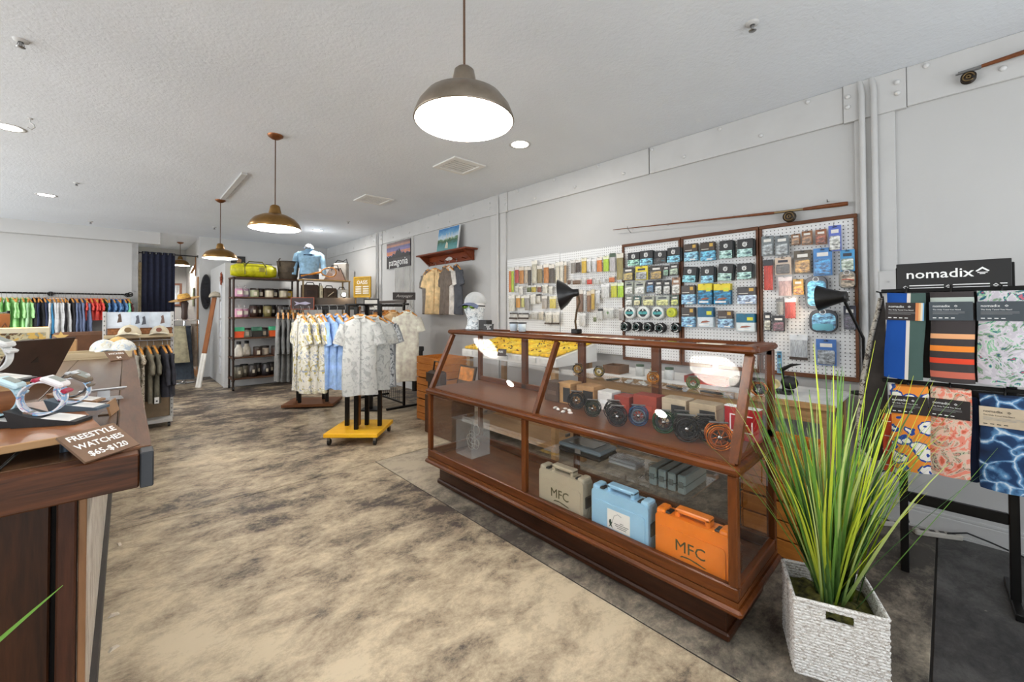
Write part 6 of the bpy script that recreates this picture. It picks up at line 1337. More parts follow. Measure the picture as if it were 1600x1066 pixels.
# patch and sticker trays at the far end
t = thing('patch_tray', 'pale wooden tray of folded hats and patches at the far end of the counter', 'tray', (-.30, 4.98, ZC+.0005))
PALE = wood('pale_tray_wood', (170, 150, 116), (206, 190, 158), 1, 0, .6)
MB().bb((-.30, -.15, 0), (.34, .15, .012)).build('floor_board', PALE, t)
for a, b_ in (((-.30, -.15, .012), (.34, -.14, .055)), ((-.30, .14, .012), (.34, .15, .055)), ((-.30, -.14, .012), (-.29, .14, .055)), ((.33, -.14, .012), (.34, .14, .055))): MB().bb(a, b_, ch=.002).build('tray_side', PALE, t)
HATW = fabric_print('white_cap_cloth', (222, 222, 216), [(176, 190, 204), (206, 200, 180)], 22, .55)
def cap_hat(x, y, z, rz, mat, label, visor=None, s=1.0, patch=None):
    h = thing('cap', label, 'cap', (x, y, z), rz, 'caps for sale'); MB().ell((0, 0, 0), (.088*s, .10*s, .095*s), 18, z0=0.0).build('crown', mat, h)
    m = MB(); m.grid(lambda u, v: ((u-.5)*.17*s, (-.078-.08*v*math.cos((u-.5)*2.2))*s, (.014-.012*v-.02*(2*(u-.5))**2+.012)*s), 10, 4); m.grid(lambda u, v: ((.5-u)*.17*s, (-.078-.08*v*math.cos((u-.5)*2.2))*s, (.010-.012*v-.02*(2*(u-.5))**2+.012)*s), 10, 4); m.build('visor', visor or mat, h); MB().ell((0, 0, .094*s), (.01, .01, .006), 8).build('button', mat, h)
    if patch: MB().lathe([(.0005, 0), (.026*s, 0)], 14, T=Matrix.Translation((0, -.095*s, .05*s)) @ Matrix.Rotation(R(72), 4, 'X')).build('patch', plain(patch, .7), h)
    return h
cap_hat(-.14, 5.02, ZC+.055, R(20), HATW, 'white printed cap piled in the tray, left', None, 1.0); cap_hat(-.02, 4.99, ZC+.05, R(-30), HATW, 'white printed cap piled in the tray, right', None, 1.0)
cap_hat(-.05, 5.09, ZC+.09, R(60), plain((214, 176, 110), .8), 'tan cap on top of the white caps in the tray', None, .8)
for i, (x, y, c) in enumerate(((-.52, 4.92, (222, 206, 140)), (-.38, 4.90, (214, 178, 60)), (-.27, 4.90, (226, 190, 70)))):
    h = thing('sticker_stack', 'yellow and white sticker pile in the tray, %s from left' % ORD[i], 'stickers', (x, y, ZC+.0135), 0, 'sticker piles in the tray')
    for k in range(4): MB().lathe([(.0005, .008*k), (.05, .008*k), (.05, .006+.008*k), (.0005, .006+.008*k)], 16, T=Matrix.Translation((.006*k, .004*(k % 2), .0))).build('sticker', plain(c if k == 3 else (222, 214, 190), .6, 0, .2, 30), h)
    if i == 0: h.location.x = -.50
t = thing('display_carton', 'brown carton with paper stars behind the sticker piles', 'box', (-.40, 5.18, ZC+.0005)); MB().bb((-.09, -.05, 0), (.09, .05, .15), ch=.002).build('carton', CARD, t)
st = [(math.cos(R(90+36*k))*(.05 if k % 2 == 0 else .022), .15+.03+math.sin(R(90+36*k))*(.05 if k % 2 == 0 else .022)) for k in range(10)]; MB().prism(st, -.053, -.05).build('paper_star', plain((214, 180, 110), .7), t)
t = thing('light_box', 'glowing photo display box behind the laptop', 'display box', (-.66, 5.2, ZC+.0005), R(4)); MB().bb((-.19, -.03, 0), (.19, .03, .26), ch=.003).build('frame', plain((214, 206, 180), .6), t); MB().bb((-.17, -.032, .02), (.17, -.03, .22)).build('photo', fabric_print('photo_print', (196, 186, 150), [(90, 66, 44), (150, 150, 130), (206, 170, 90)], 9, .5), t); MB().bb((-.18, -.025, .258), (.18, .025, .264)).build('light_strip', emis((255, 206, 120), 3), t)
# sandal rack at the left edge
t = thing('sandal_rack', 'wire rack at the left edge holding brown sandals', 'rack', (-1.04, 6.3, 0)); 
for x in (-.2, .2): MB().cyl((x, 0, 0), (x, 0, 1.36), .012, 8).build('post', BLKMET, t)
for z in (1.34, 1.08, .8, .5): MB().cyl((-.2, 0, z), (.2, 0, z), .006, 6).build('bar', STEEL, t)
MB().bb((-.24, -.15, 0), (.24, .15, .02)).build('base', BLKMET, t)
for r_ in range(2):
    for k in range(5):
        h = thing('sandal', 'brown leather sandal on the rack, %s row, %s from left' % (('upper', 'lower')[r_], ORD[k]), 'sandal', (-1.20+.085*k, 6.25, 1.33-.27*r_), R(14), 'sandals on the wire rack')
        MB().prism([(-.035, 0), (-.04, -.08), (-.03, -.16), (-.032, -.24), (.0, -.265), (.032, -.24), (.03, -.16), (.04, -.08), (.035, 0)], -.012, .004, T=Matrix.Rotation(R(12), 4, 'X')).build('sole', plain((74, 46, 30) if k < 4 else (176, 110, 60), .6), h); MB().tube([(-.035, -.02, -.17), (0, -.05, -.09), (.035, -.02, -.17)], .009, 6).build('strap', plain((120, 70, 36), .6), h)
# ------------------------------------------------------------------ white rolling fixture with caps and clothes
wf = thing('rolling_fixture', 'white slotted rolling display fixture with shelf and poster panel', 'display fixture', (.115, 6.42, 0))
for x in (-.305, .275): MB().bb((x, -.03, .08), (x+.03, .03, 1.345), ch=.003).build('upright', P_TRIM, wf)
sl_me = MB().bb((-.005, -.0015, -.008), (.005, 0, .008)).mesh('slot', plain((110, 108, 104), .7))
for x in (-.29, .29):
    for k in range(24): link(sl_me, 'slot', wf, (x, -.0302, .14+.05*k))
MB().bb((-.275, -.006, 1.09), (.275, .006, 1.34)).build('poster_panel', plain((214, 218, 224), .5, 0, .04, 5), wf)
for i, (x0_, x1_, c) in enumerate(((-.27, -.08, (206, 214, 224)), (-.075, .085, (196, 206, 218)), (.09, .27, (202, 212, 222)))):
    MB().bb((x0_, -.008, 1.12), (x1_, -.006, 1.335)).build('poster', plain(c, .4, 0, .1, 6), wf)
for x, z, c in ((-.17, 1.28, (90, 70, 60)), (-.02, 1.26, (84, 88, 100)), (.035, 1.25, (70, 74, 84)), (.2, 1.26, (110, 84, 76))): MB().prism([(x-.02, z-.06), (x-.008, z), (x-.014, z+.03), (x+.008, z+.045), (x+.014, z+.01), (x+.02, z-.05)], -.0095, -.008).build('poster_figure', plain(c, .5), wf)
MB().bb((-.29, -.2, 1.05), (.29, .02, 1.085), ch=.003).build('shelf', PALE, wf)
MB().cyl((-.28, -.12, 1.015), (.29, -.12, 1.015), .009, 8).build('rail', STEEL, wf)
for x in (-.27, 0, .28): MB().bb((x-.006, -.125, 1.015), (x+.006, -.115, 1.05)).build('rail_bracket', P_TRIM, wf)
MB().bb((-.29, -.18, .06), (.29, .18, .10), ch=.003).build('base', P_TRIM, wf); MB().bb((-.275, -.0, .1), (.275, .01, 1.09)).build('back_panel', plain((150, 128, 100), .7), wf)
for x in (-.26, .26):
    for y in (-.14, .14): c = MB().bb((x-.01, y-.01, .035), (x+.01, y+.01, .06)).build('caster', BLKMET, wf); MB().cyl((x-.012, y, .026), (x+.012, y, .026), .026, 12).build('wheel', BLACK, c)
BEIGE = plain((206, 196, 172), .9); KHA = plain((186, 178, 158), .9)
cap_hat(.03, 6.30, 1.086, R(-8), BEIGE, 'beige cap with arched brown patch on the white fixture, left', None, 1.15, (110, 86, 50)); cap_hat(.285, 6.31, 1.086, R(-6), KHA, 'khaki cap with round patch on the white fixture, right', None, 1.0, (120, 70, 50))
for i, (x, w) in enumerate(((-.10, .1), (.17, .1), (.36, .08))):
    t = thing('small_basket', 'brown basket behind the caps on the white fixture, %s from left' % ORD[i], 'basket', (x, 6.385, 1.086)); MB().bb((-w/2, -.03, 0), (w/2, .03, .07), ch=.004).build('body', plain((130, 84, 50), .8, 0, .2, 40), t); MB().bb((-w/2-.003, -.033, .062), (w/2+.003, .033, .072), ch=.003).build('rim', plain((110, 70, 40), .8), t)
CAMO = fabric_print('camo_print', (190, 178, 156), [(110, 96, 76), (216, 206, 190)], 30, .5)
for i, (x, c, L, w, sl, lb) in enumerate(((-.1, fabric((176, 170, 158)), .8, .4, .3, 'pale tan long shirt on the white fixture'), (-.04, fabric((150, 142, 126)), .8, .4, .3, 'grey-beige long shirt on the white fixture'), (.075, fabric((168, 162, 150)), .78, .4, .3, 'light grey garment on the white fixture'), (.13, CAMO, .90, .4, .1, 'camouflage print trousers on the white fixture'), (.20, fabric((120, 114, 98)), .6, .42, .22, 'olive grey shirt on the white fixture'), (.255, fabric((110, 106, 92)), .62, .42, .22, 'darker olive shirt on the white fixture'), (.33, fabric((60, 60, 68)), .55, .42, .35, 'charcoal jacket on the white fixture'), (.375, fabric((52, 52, 60)), .55, .42, .35, 'black jacket at the right end of the white fixture'))):
    shirt((x-.02, 6.29, .93), R(90)+R(10), c, lb, 'tee', w, L, .026, sl, i, 'clothes on the white fixture', sl_drop=.96)
t = thing('swing_tag', 'white paper swing tag hanging below the olive shirts', 'tag', (.255, 6.05, .32), R(10)); MB().bb((-.02, -.001, 0), (.02, .001, .07)).build('paper', LETTER, t); MB().tube([(0, 0, .07), (0, .01, .12)], .0012, 4).build('string', BLACK, t); MB().bb((-.008, -.002, .02), (.008, -.001, .035)).build('print_mark', INK, t)
# ------------------------------------------------------------------ pipe shelf with jars
IRON = plain((52, 38, 30), .5, .5, .15, 20); SHW = wood('pipe_shelf_wood', (58, 36, 24), (96, 64, 42), 1.2, 0, .5)
ps_ = thing('pipe_shelf', 'tall dark iron pipe shelf with wooden boards in front of the partition', 'shelf', (1.82, 8.46, 0))
SZ = [1.93, 1.59, 1.24, .89, .56, .20]
for x in (-.5, .5):
    for y in (-.19, .17):
        MB().cyl((x, y, .07), (x, y, 1.93), .017, 10).build('upright', IRON, ps_); MB().cyl((x, y, .0), (x, y, .0), .0001, 3); c = MB().bb((x-.012, y-.012, .05), (x+.012, y+.012, .075)).build('caster', IRON, ps_); MB().cyl((x-.014, y, .03), (x+.014, y, .03), .03, 12).build('wheel', BLACK, c)
for z in SZ:
    MB().bb((-.52, -.2, z-.025), (.52, .185, z), ch=.003).build('shelf_board', SHW, ps_)
    for x in (-.5, .5): MB().cyl((x, -.19, z-.045), (x, -.19, z-.026), .026, 10).build('pipe_collar', IRON, ps_)
def jar(kind, x, z, y, c, label, s=1.0):
    t = thing({'candle': 'candle_jar', 'mug': 'insulated_mug', 'jar': 'lidded_jar', 'bottle': 'bottle', 'tub': 'plastic_tub'}[kind], label, {'candle': 'candle', 'mug': 'mug', 'jar': 'jar', 'bottle': 'bottle', 'tub': 'tub'}[kind], (x, y, z), 0, 'goods on the pipe shelf')
    m1 = plain(c, .3)
    if kind == 'candle':
        MB().lathe([(.0005, 0), (.04*s, 0), (.044*s, .02), (.044*s, .09*s), (.04*s, .1*s), (.036*s, .1*s)], 16).build('glass', m1, t); MB().lathe([(.042*s, .1*s), (.044*s, .112*s), (.01, .118*s), (.008, .13*s), (.012, .145*s), (.0005, .15*s)], 14).build('lid', clear_plastic('jar_lid', .5, (206, 200, 198)), t); MB().bb((-.026*s, -.0455*s, .03*s), (.026*s, -.03*s, .075*s)).build('label', plain((226, 220, 206), .6), t)
    elif kind == 'mug':
        MB().lathe([(.0005, 0), (.04*s, 0), (.052*s, .06*s), (.048*s, .13*s), (.042*s, .135*s)], 16).build('body', m1, t); MB().lathe([(.044*s, .135*s), (.044*s, .15*s), (.0005, .152*s)], 14).build('lid', BLACK, t); MB().bb((-.016, -.056*s, .05*s), (.016, -.04*s, .09*s)).build('mark', plain((190, 180, 160), .4), t)
    elif kind == 'tub':
        MB().prism([(-.045*s, 0), (.045*s, 0), (.052*s, .075*s), (-.052*s, .075*s)], -.04, .04).build('tub', m1, t); MB().bb((-.055*s, -.044, .075*s), (.055*s, .044, .125*s), ch=.006).build('lid', plain((70, 176, 130) if sum(c) > 300 else (60, 110, 90), .4), t)
    elif kind == 'bottle':
        MB().lathe([(.0005, 0), (.045*s, 0), (.05*s, .03), (.046*s, .09*s), (.026*s, .125*s), (.022*s, .15*s)], 16).build('glass', m1, t); MB().lathe([(.024*s, .15*s), (.024*s, .185*s), (.0005, .186*s)], 12).build('cap', BLACK, t); MB().bb((-.025, -.054*s, .03), (.025, -.04*s, .075*s)).build('label', plain((215, 208, 196), .6), t)
    else:
        MB().lathe([(.0005, 0), (.045*s, 0), (.048*s, .015), (.048*s, .085*s)], 16).build('body', m1, t); MB().lathe([(.05*s, .085*s), (.05*s, .11*s), (.0005, .112*s)], 14).build('lid', plain((46, 36, 30), .5), t); MB().bb((-.024, -.0505*s, .025), (.024, -.035*s, .065*s)).build('label', plain((210, 200, 180), .6), t)
    return t
PK = (206, 150, 176); DKB = (60, 42, 34)
rows = [(1.59, 'top shelf', [('candle', PK, 'pink candle jar'), ('candle', (188, 160, 180), 'mauve candle jar'), ('jar', (150, 154, 120), 'sage jar'), ('jar', DKB, 'dark brown jar'), ('jar', (206, 196, 170), 'cream jar'), ('jar', (44, 38, 36), 'black jar'), ('jar', (190, 180, 150), 'tan jar'), ('jar', (226, 186, 30), 'bright yellow jar')]),
        (1.24, 'second shelf', [('candle', (210, 148, 172), 'pink candle jar'), ('candle', (196, 140, 166), 'rose candle jar'), ('mug', (58, 40, 34), 'dark brown mug'), ('mug', (50, 36, 30), 'deep brown mug'), ('mug', (120, 110, 70), 'olive mug'), ('mug', (42, 34, 34), 'black mug'), ('mug', (60, 54, 52), 'charcoal mug'), ('mug', (54, 38, 30), 'brown mug'), ('mug', (150, 110, 50), 'bronze mug')]),
        (.89, 'third shelf', [('tub', (220, 84, 40), 'orange tub with green lid'), ('jar', (150, 156, 140), 'grey-green jar'), ('tub', (44, 44, 42), 'black tub'), ('jar', (90, 96, 96), 'slate jar'), ('tub', (224, 96, 44), 'second orange tub with green lid'), ('tub', (50, 84, 70), 'dark green tub')]),
        (.56, 'fourth shelf', [('bottle', (214, 208, 196), 'pale bottle with black cap'), ('bottle', (200, 190, 172), 'cream bottle with black cap'), ('jar', (66, 44, 34), 'small brown jar'), ('jar', (212, 196, 180), 'small cream jar'), ('jar', (64, 44, 36), 'small chestnut jar')]),
        (.20, 'bottom shelf', [('mug', (110, 104, 90), 'grey steel mug'), ('mug', (120, 112, 98), 'lighter steel mug'), ('mug', (52, 44, 40), 'dark steel mug'), ('mug', (44, 38, 36), 'black steel mug'), ('mug', (40, 36, 40), 'black steel tumbler'), ('mug', (48, 42, 40), 'brown steel tumbler'), ('mug', (42, 38, 38), 'charcoal tumbler')])]
for z, rn, its in rows:
    n = len(its); x0_ = 1.82-.41; span = {8: .80, 9: .86, 6: .66, 5: .56, 7: .62}[n]
    for i, (k, c, nm) in enumerate(its): jar(k, x0_+span*i/(n-1), z+.0005, 8.34+.13*(i % 2), c, '%s on the %s of the pipe shelf' % (nm, rn), 1.42)
t = thing('cutting_board', 'upright orange-brown wooden board on the fourth shelf of the pipe shelf', 'board', (2.10, 8.42, .561)); MB().bb((-.05, -.01, 0), (.05, .01, .26), ch=.006).build('panel', plain((170, 90, 40), .5), t); MB().ring((0, 0, .275), .016, .005, 12, 5).build('loop', plain((150, 80, 36), .5), t)
# duffel bag and bucket basket on top
YB = plain((206, 200, 30), .45, 0, .15, 12, .15)
t = thing('duffel_bag', 'bright yellow duffel bag lying on top of the pipe shelf', 'bag', (1.64, 8.40, 1.931))
rings = []
for i in range(11):
    s = i/10; x = -.34+.68*s; e = math.sin(math.pi*min(1, max(0, s)))**.35; rings.append([(x, .15*math.cos(2*math.pi*k/18)*(.55+.45*e), .125+(.125*math.sin(2*math.pi*k/18)*(.6+.4*e) if math.sin(2*math.pi*k/18) > 0 else .122*math.sin(2*math.pi*k/18)*(.8+.2*e))) for k in range(18)])
loft(rings).build('body', YB, t)
for x in (-.16, .16): MB().tube([(x, -.15, .05), (x, -.12, .2), (x, 0, .256), (x, .12, .2)], .012, 6).build('strap', plain((120, 116, 30), .6), t)
MB().tube([(-.16, -.12, .2), (-.1, -.13, .27), (.1, -.13, .27), (.16, -.12, .2)], .011, 6).build('handle', plain((90, 88, 40), .6), t); MB().bb((-.28, -.012, .245), (.28, .012, .255)).build('zip', plain((60, 60, 40), .6), t); MB().bb((.05, -.158, .1), (.14, -.14, .18), ch=.01).build('patch', plain((150, 140, 60), .6), t)
t = thing('bucket_bag', 'round brown canvas bucket bag on the right of the yellow duffel', 'bag', (2.19, 8.40, 1.931)); BRC = plain((92, 80, 66), .8, 0, .12, 16, .2)
MB().lathe([(.0005, 0), (.145, 0), (.165, .12), (.185, .28), (.19, .32), (.18, .32), (.16, .05), (.0005, .02)], 26).build('body', BRC, t); MB().ring((0, 0, .32), .187, .008, 26, 6, ax='z').build('rim', plain((60, 50, 42), .8), t)
for a in (-60, 60): MB().tube([(.19*math.sin(R(a)), -.19*math.cos(R(a)), .22), (.21*math.sin(R(a)), -.21*math.cos(R(a)), .34), (.18*math.sin(R(a)), -.18*math.cos(R(a)), .37)], .01, 6).build('handle', plain((60, 50, 42), .8), t)
MB().bb((-.05, -.18, .12), (.05, -.165, .2), ch=.004).build('pocket', plain((78, 68, 56), .8), t)
# ------------------------------------------------------------------ second shelf with bags, mannequin, net
s2 = thing('metal_shelf', 'brass toned metal shelf holding bags beside the pipe shelf', 'shelf', (2.76, 8.2, 0))
for x in (-.42, .42):
    for y in (-.17, .17): MB().bb((x-.012, y-.012, 0), (x+.012, y+.012, 1.92)).build('upright', plain((150, 128, 96), .4, .6), s2)
for z, m_ in ((1.93, plain((186, 146, 80), .4)), (1.555, plain((170, 140, 90), .45)), (1.1, SHW), (.6, SHW), (.15, SHW)): MB().bb((-.44, -.19, z-.02), (.44, .19, z), ch=.003).build('shelf_board', m_, s2)
t = thing('mannequin_torso', 'headless display torso in a light blue long sleeve shirt with a cap on top', 'mannequin', (2.50, 8.22, 1.931), CAMZ+R(25)); LB = fabric((158, 196, 222))
def oval(z, rx, ry, cy=0, n=22): return [(rx*math.cos(2*math.pi*k/n), cy+ry*math.sin(2*math.pi*k/n), z) for k in range(n)]
loft([oval(.0, .17, .11), oval(.12, .165, .105)]).build('shorts', fabric((62, 66, 76)), t)
loft([oval(.10, .17, .11), oval(.2, .16, .105), oval(.32, .18, .12), oval(.42, .2, .125), oval(.48, .205, .11), oval(.52, .17, .09), oval(.55, .075, .07), oval(.575, .06, .06)]).build('shirt_body', LB, t)
for sd in (-1, 1): MB().tube([(sd*.15, 0, .495), (sd*.205, 0, .45), (sd*.235, -.01, .33), (sd*.25, -.03, .2), (sd*.255, -.05, .08)], [.045, .055, .05, .045, .04], 12).build('sleeve', LB, t)
MB().prism([(-.1, .44), (-.08, .462), (-.03, .455), (.04, .47), (.1, .452), (.04, .436), (-.04, .444)], -.128, -.12).build('chest_logo', plain((36, 60, 96), .6), t)
cap_hat(2.49, 8.21, 2.508, CAMZ+R(20), plain((226, 226, 224), .85), 'white cap with blue visor on the display torso', plain((60, 96, 150), .8), .95)
t = thing('landing_net', 'wooden landing net with clear mesh lying on the brass shelf', 'landing net', (2.62, 8.06, 1.931), CAMZ+R(18)); NW = plain((206, 130, 40), .4)
pts = [(-.02+.26*(.5-.5*math.cos(2*math.pi*i/24))+.06, 0, .14+.11*math.sin(2*math.pi*i/24)*(.55+.45*(.5-.5*math.cos(2*math.pi*i/24)))) for i in range(25)]
MB().tube(pts, .011, 7).build('hoop', NW, t); MB().tube([(.045, 0, .14), (-.08, 0, .11), (-.3, 0, .06)], [.016, .02, .014], 8).build('handle', NW, t)
MB().grid(lambda u, v: (.17+(.12*math.cos(2*math.pi*u))*(1-.5*v), .02+.07*math.sin(v*1.5), .14+(.095*math.sin(2*math.pi*u))*(1-.5*v)-.04*v), 22, 6).build('mesh_bag', clear_plastic('net_rubber', .35, (206, 210, 212)), t)
t = thing('tote_bag', 'brown cooler tote with black handles at the right end of the brass shelf', 'bag', (3.0, 8.26, 1.931), CAMZ+R(10)); TB = plain((104, 78, 62), .6)
MB().add([(-.2, -.1, 0), (.2, -.1, 0), (.2, .1, 0), (-.2, .1, 0), (-.1, -.05, .24), (.1, -.05, .24), (.1, .05, .24), (-.1, .05, .24)], [(3, 2, 1, 0), (4, 5, 6, 7), (0, 1, 5, 4), (1, 2, 6, 5), (2, 3, 7, 6), (3, 0, 4, 7)]).build('body', TB, t); MB().bb((-.1, -.012, .235), (.1, .012, .25)).build('zip', BLACK, t); MB().tube([(-.07, -.06, .2), (-.05, -.07, .3), (.05, -.07, .3), (.07, -.06, .2)], .01, 6).build('handle', BLACK, t)
t = thing('tote_bag', 'grey tote bag with folded black handles beside the brown cooler tote', 'bag', (3.12, 8.28, 1.931), CAMZ); MB().bb((-.13, -.07, 0), (.13, .07, .36), ch=.02).build('body', plain((156, 150, 142), .7), t)
for i in range(4): MB().bb((-.02, -.074, .08+.05*i), (.03, -.069, .095+.05*i)).build('buckle', plain((220, 220, 216), .5), t)
MB().tube([(-.12, 0, .36), (-.08, 0, .42), (.04, 0, .40), (.1, 0, .44), (.12, 0, .36)], .014, 6).build('handle', BLACK, t)
for i, (x, w, h, c, lb) in enumerate(((2.48, .26, .27, (62, 44, 34), 'dark brown cooler bag on the lower brass shelf'), (2.66, .06, .26, (206, 196, 166), 'narrow cream panel bag beside the dark cooler'), (2.82, .24, .22, (70, 54, 40), 'dark camouflage bag with strap on the lower brass shelf'), (3.06, .2, .2, (214, 212, 206), 'white bag on the lower brass shelf behind the spot lamp'))):
    t = thing('cooler_bag', lb, 'bag', (x, 8.12, 1.556), 0, 'bags on the lower brass shelf'); MB().bb((-w/2, -.1, 0), (w/2, .1, h), ch=.02).build('body', plain(c, .6, 0, .25 if i == 2 else .08, 14), t); MB().tube([(-w*.3, -.02, h-.005), (-w*.2, -.02, h+.045), (w*.2, -.02, h+.045), (w*.3, -.02, h-.005)], .009, 6).build('handle', BLACK, t); MB().bb((-w*.3, -.104, h*.3), (w*.3, -.099, h*.6), ch=.004).build('pocket', plain([v*.85 for v in c], .6), t)
    if i == 2: MB().tube([(-.05, -.108, .06), (.06, -.108, .15)], .008, 5).build('strap', plain((206, 190, 160), .6), t)
# yellow lettered sign board hung on the wall
t = thing('board_sign', 'yellow wooden sign board lettered OASIS with white slats', 'sign', (3.34, 7.78, 1.60), CAMZ-R(25))
MB().bb((-.215, -.012, 0), (.215, .012, .40), ch=.003).build('panel', wood('mustard_board', (150, 116, 40), (196, 158, 60), 1, 2), t)
for a, b_ in (((-.22, 0), (-.195, .405)), ((.195, 0), (.22, .405)), ((-.195, 0), (.195, .03)), ((-.195, .385), (.195, .405))): MB().bb((a[0], -.02, a[1]), (b_[0], -.01, b_[1]), ch=.002).build('frame', plain((206, 160, 40), .5), t)
text('OASIS', .105, LETTER, t, (-.0, -.0135, .29))
for k in range(4):
    for s_ in (-1, 1): MB().bb((s_*.095-.075, -.017, .07+.042*k), (s_*.095+.075, -.0125, .095+.042*k)).build('slat', plain((222, 214, 196), .6), t)
for s_ in (-1, 1): MB().bb((s_*.18-.012, -.01, -1.6), (s_*.18+.012, .01, .0)).build('leg', plain((150, 116, 60), .6), t)
# ------------------------------------------------------------------ navy curtain, hall behind it
cu = thing('curtain', 'long navy curtain on a rod across the hall opening', 'curtain', (.46, 10.66, 2.46)); NAVY = fabric((26, 30, 50))
m = MB(); m.grid(lambda u, v: (-.25+.5*u, .028*math.sin(u*2*math.pi*5.5)*(.6+.4*v), .05-v*2.2), 66, 10); m.grid(lambda u, v: (-.25+.5*(1-u), .028*math.sin((1-u)*2*math.pi*5.5)*(.6+.4*v)+.006, .05-v*2.2), 66, 10); m.build('cloth', NAVY, cu)
for k in range(6): MB().ring((-.22+.09*k, .0, .02), .024, .004, 14, 5, ax='x').build('grommet', CHROME, cu)
t = thing('curtain_rod', 'thin dark curtain rod spanning the hall opening', 'curtain rod', (.62, 10.66, 2.48)); MB().cyl((-.455, 0, 0), (.455, 0, 0), .011, 8).build('rod', BLKMET, t)
for x in (-.452, .452): MB().cyl((x-.004, 0, 0), (x+.004, 0, 0), .03, 12).build('flange', BLKMET, t)
t = thing('shelf_bracket', 'tan wooden bracket high on the hall wall beside the curtain rod', 'bracket', (1.05, 11.0, 2.3)); MB().bb((-.012, -.02, -.16), (.03, .02, .24), T=Matrix.Rotation(R(22), 4, 'Y'), ch=.003).build('arm', TRIMW, t); MB().bb((.012, -.03, -.2), (.028, .03, .2)).build('plate', TRIMW, t)
t = thing('picture_frame', 'small green framed picture on the hall wall', 'picture', (1.076, 11.25, 1.65), R(90)); MB().bb((-.12, -.0, -.2), (.12, .02, .2), ch=.003).build('frame', plain((120, 110, 80), .5), t); MB().bb((-.10, -.002, -.18), (.10, 0, .18)).build('picture', plain((110, 130, 96), .5, 0, .3, 20), t); t.rotation_euler = (0, 0, R(-90))
t.location = (1.055, 11.25, 1.65)
t = thing('mirror_frame', 'brown framed mirror at the end of the hall', 'mirror', (.78, 12.97, 1.75)); MB().bb((-.22, -.02, -.28), (.22, .0, .28), ch=.004).build('frame', plain((118, 66, 36), .5), t); MB().bb((-.17, -.024, -.23), (.17, -.02, .23)).build('glass', plain((200, 200, 198), .08, .6), t)
# hat mannequin and hanging clothes in the hall
t = thing('hat_stand', 'chrome hat stand with dark neck in the hall', 'stand', (.80, 9.85, 0)); MB().cyl((0, 0, 0), (0, 0, 1.35), .025, 12).build('pole', CHROME, t); MB().lathe([(.0005, 0), (.16, 0), (.16, .015), (.02, .03)], 20).build('base', CHROME, t); MB().lathe([(.03, 1.18), (.05, 1.22), (.045, 1.34), (.05, 1.42), (.06, 1.5), (.0005, 1.6)], 14).build('neck_form', plain((60, 40, 30), .5), t)
t = thing('straw_hat', 'wide brimmed tan straw hat tilted on the hall hat stand', 'hat', (.80, 9.85, 1.555), rot=(R(6), R(-14), 0)); ST = plain((206, 160, 80), .8, 0, .15, 40)
MB().lathe([(.24, .02), (.2, .005), (.12, .0), (.1, .01), (.095, .09), (.07, .12), (.0005, .125)], 28).build('straw', ST, t); MB().lathe([(.102, .012), (.1, .04)], 24).build('band', plain((110, 70, 40), .7), t)
hr = thing('garment_rack', 'low chrome rack in the hall holding khaki skirts', 'clothing rack', (.72, 9.6, 0)); MB().cyl((-.25, 0, 1.18), (.28, 0, 1.18), .012, 8).build('rail', CHROME, hr)
for x in (-.24, .27): MB().cyl((x, 0, .03), (x, 0, 1.18), .012, 8).build('post', CHROME, hr); MB().bb((x-.015, -.2, 0), (x+.015, .2, .03)).build('foot', CHROME, hr)
def drape(x, y, z, w, L, c, lb, rz=0, th=.04):
    t = thing('skirt', lb, 'skirt', (x, y, z), rz, 'garments on the hall rack'); rings = []
    for i in range(8):
        s = i/7; rings.append([((w/2*(.75+.3*s))*math.copysign(abs(math.cos(2*math.pi*k/26))**.8, math.cos(2*math.pi*k/26)), th*(.6+.6*s)*math.sin(2*math.pi*k/26)+.014*s*math.sin(k*2.1), -L*s) for k in range(26)])
    loft(rings).build('cloth', fabric(c), t); MB().bb((-w*.38, -th*.7, -.01), (w*.38, th*.7, .03), ch=.01).build('waistband', fabric([v*.85 for v in c]), t); MB().tube([(0, 0, .03), (0, 0, .10)], .004, 5).build('clip_hanger', STEEL, t)
drape(.62, 9.45, 1.05, .46, .62, (150, 142, 116), 'khaki skirt hanging on the hall rack', CAMZ+R(20)); drape(.72, 9.62, 1.05, .42, .95, (52, 60, 70), 'dark blue trousers behind the khaki skirt', CAMZ+R(20)); drape(.92, 9.6, 1.08, .22, .75, (120, 106, 92), 'brown patterned scarf at the right of the khaki skirt', CAMZ-R(30), .03)
# ------------------------------------------------------------------ paddle, hat and ornaments at the partition end
t = thing('wooden_paddle', 'long brown paddle with white blade leaning against the partition', 'paddle', (.93, 9.05, .0))
ax = Vector((.245, .12, 1.62)); q = ax.normalized().to_track_quat('Z', 'Y').to_matrix().to_4x4()
MB().bb((-.055, -.012, .6), (.055, .012, 1.62), T=q, ch=.006).build('shaft', wood('paddle_wood', (112, 64, 34), (156, 98, 56), 1.2, 2), t)
for sx in (-1, 1): MB().bb((sx*.034-.03, -.012, .0), (sx*.034+.03, .012, .6), T=q, ch=.005).build('blade', plain((222, 218, 210), .6, 0, .04, 10), t)
cap_hat(1.18, 9.15, 1.60, CAMZ+R(40), plain((176, 166, 148), .9), 'khaki bucket cap hung over the top of the paddle', None, 1.1)
t = thing('leaf_ornament', 'rust red metal leaf ornament on the end of the partition', 'ornament', (1.248, 8.95, 1.93), WALL)
for k in range(9): a = R(40*k); MB().prism([(0, 0), (math.cos(a-.3)*.06, math.sin(a-.3)*.06), (math.cos(a)*.12, math.sin(a)*.12), (math.cos(a+.3)*.06, math.sin(a+.3)*.06)], -.016, -.002).build('leaf', plain((150, 70, 40), .5, .3), t)
MB().ell((0, -.016, 0), (.03, .012, .03), 10).build('centre', plain((110, 50, 30), .5), t)
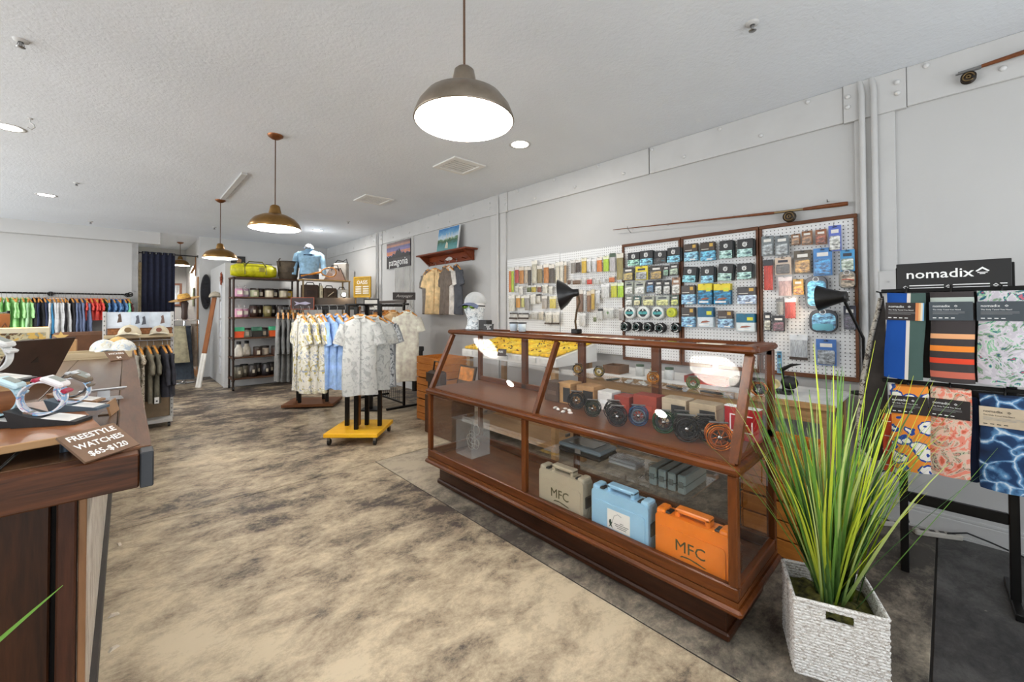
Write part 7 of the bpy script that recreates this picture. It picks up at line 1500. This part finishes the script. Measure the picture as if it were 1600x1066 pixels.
t = thing('wall_mirror', 'tall black oval mirror on the back wall beside the partition', 'mirror', (1.185, 10.40, 1.74)); ov = [(.09*math.cos(2*math.pi*k/28), .36*math.sin(2*math.pi*k/28)) for k in range(28)]
MB().prism(ov, -.02, .015).build('frame', BLACK, t); MB().prism([(x*.8, z*.9) for x, z in ov], -.024, -.02).build('glass', plain((40, 40, 44), .1, .5), t)
t = thing('wall_plaque', 'small black plaque with tan figure above the partition', 'plaque', (1.74, 10.405, 2.42)); MB().bb((-.13, -.0, -.1), (.13, .012, .1), ch=.002).build('board', BLACK, t); MB().prism([(-.04, -.06), (.0, .06), (.06, .03), (.05, -.05)], -.002, 0).build('figure', plain((170, 130, 90), .6), t)
t = thing('wall_rail_sheets', 'stack of pale paper sheets clipped to the end of the partition', 'papers', (1.258, 9.1, .95), WALL)
for k in range(5): MB().bb((-.1, -.012, -.75+.34*k), (.1, -.001, -.45+.34*k)).build('sheet', plain((206, 208, 212), .6), t)

t = thing('armchair', 'brown leather armchair behind the counter under the red shorts', 'armchair', (-.34, 8.55, 0), R(20)); LC = plain((104, 70, 48), .5, 0, .15, 6)
MB().bb((-.32, -.3, .2), (.32, .3, .44), ch=.04).build('seat', LC, t); MB().bb((-.34, .2, .3), (.34, .36, 1.05), ch=.05).build('backrest', LC, t)
for s_ in (-1, 1): MB().bb((s_*.36-.06, -.3, .2), (s_*.36+.06, .3, .66), ch=.04).build('armrest', LC, t)
for x in (-.34, .34):
    for y in (-.25, .3): MB().cyl((x, y, 0), (x, y, .2), .025, 8).build('leg', BLACK, t)
t = thing('fabric_panel', 'narrow cream curtain panel hanging left of the navy curtain', 'curtain', (.19, 10.72, 2.3)); MB().grid(lambda u, v: (-.025+.05*u, .01*math.sin(u*9), -v*1.9), 8, 6).grid(lambda u, v: (.025-.05*u, .01*math.sin((1-u)*9)+.006, -v*1.9), 8, 6).build('cloth', fabric((206, 188, 150)), t); MB().ring((0, .002, .012), .016, .004, 12, 5, ax='x').build('ring', BLKMET, t)
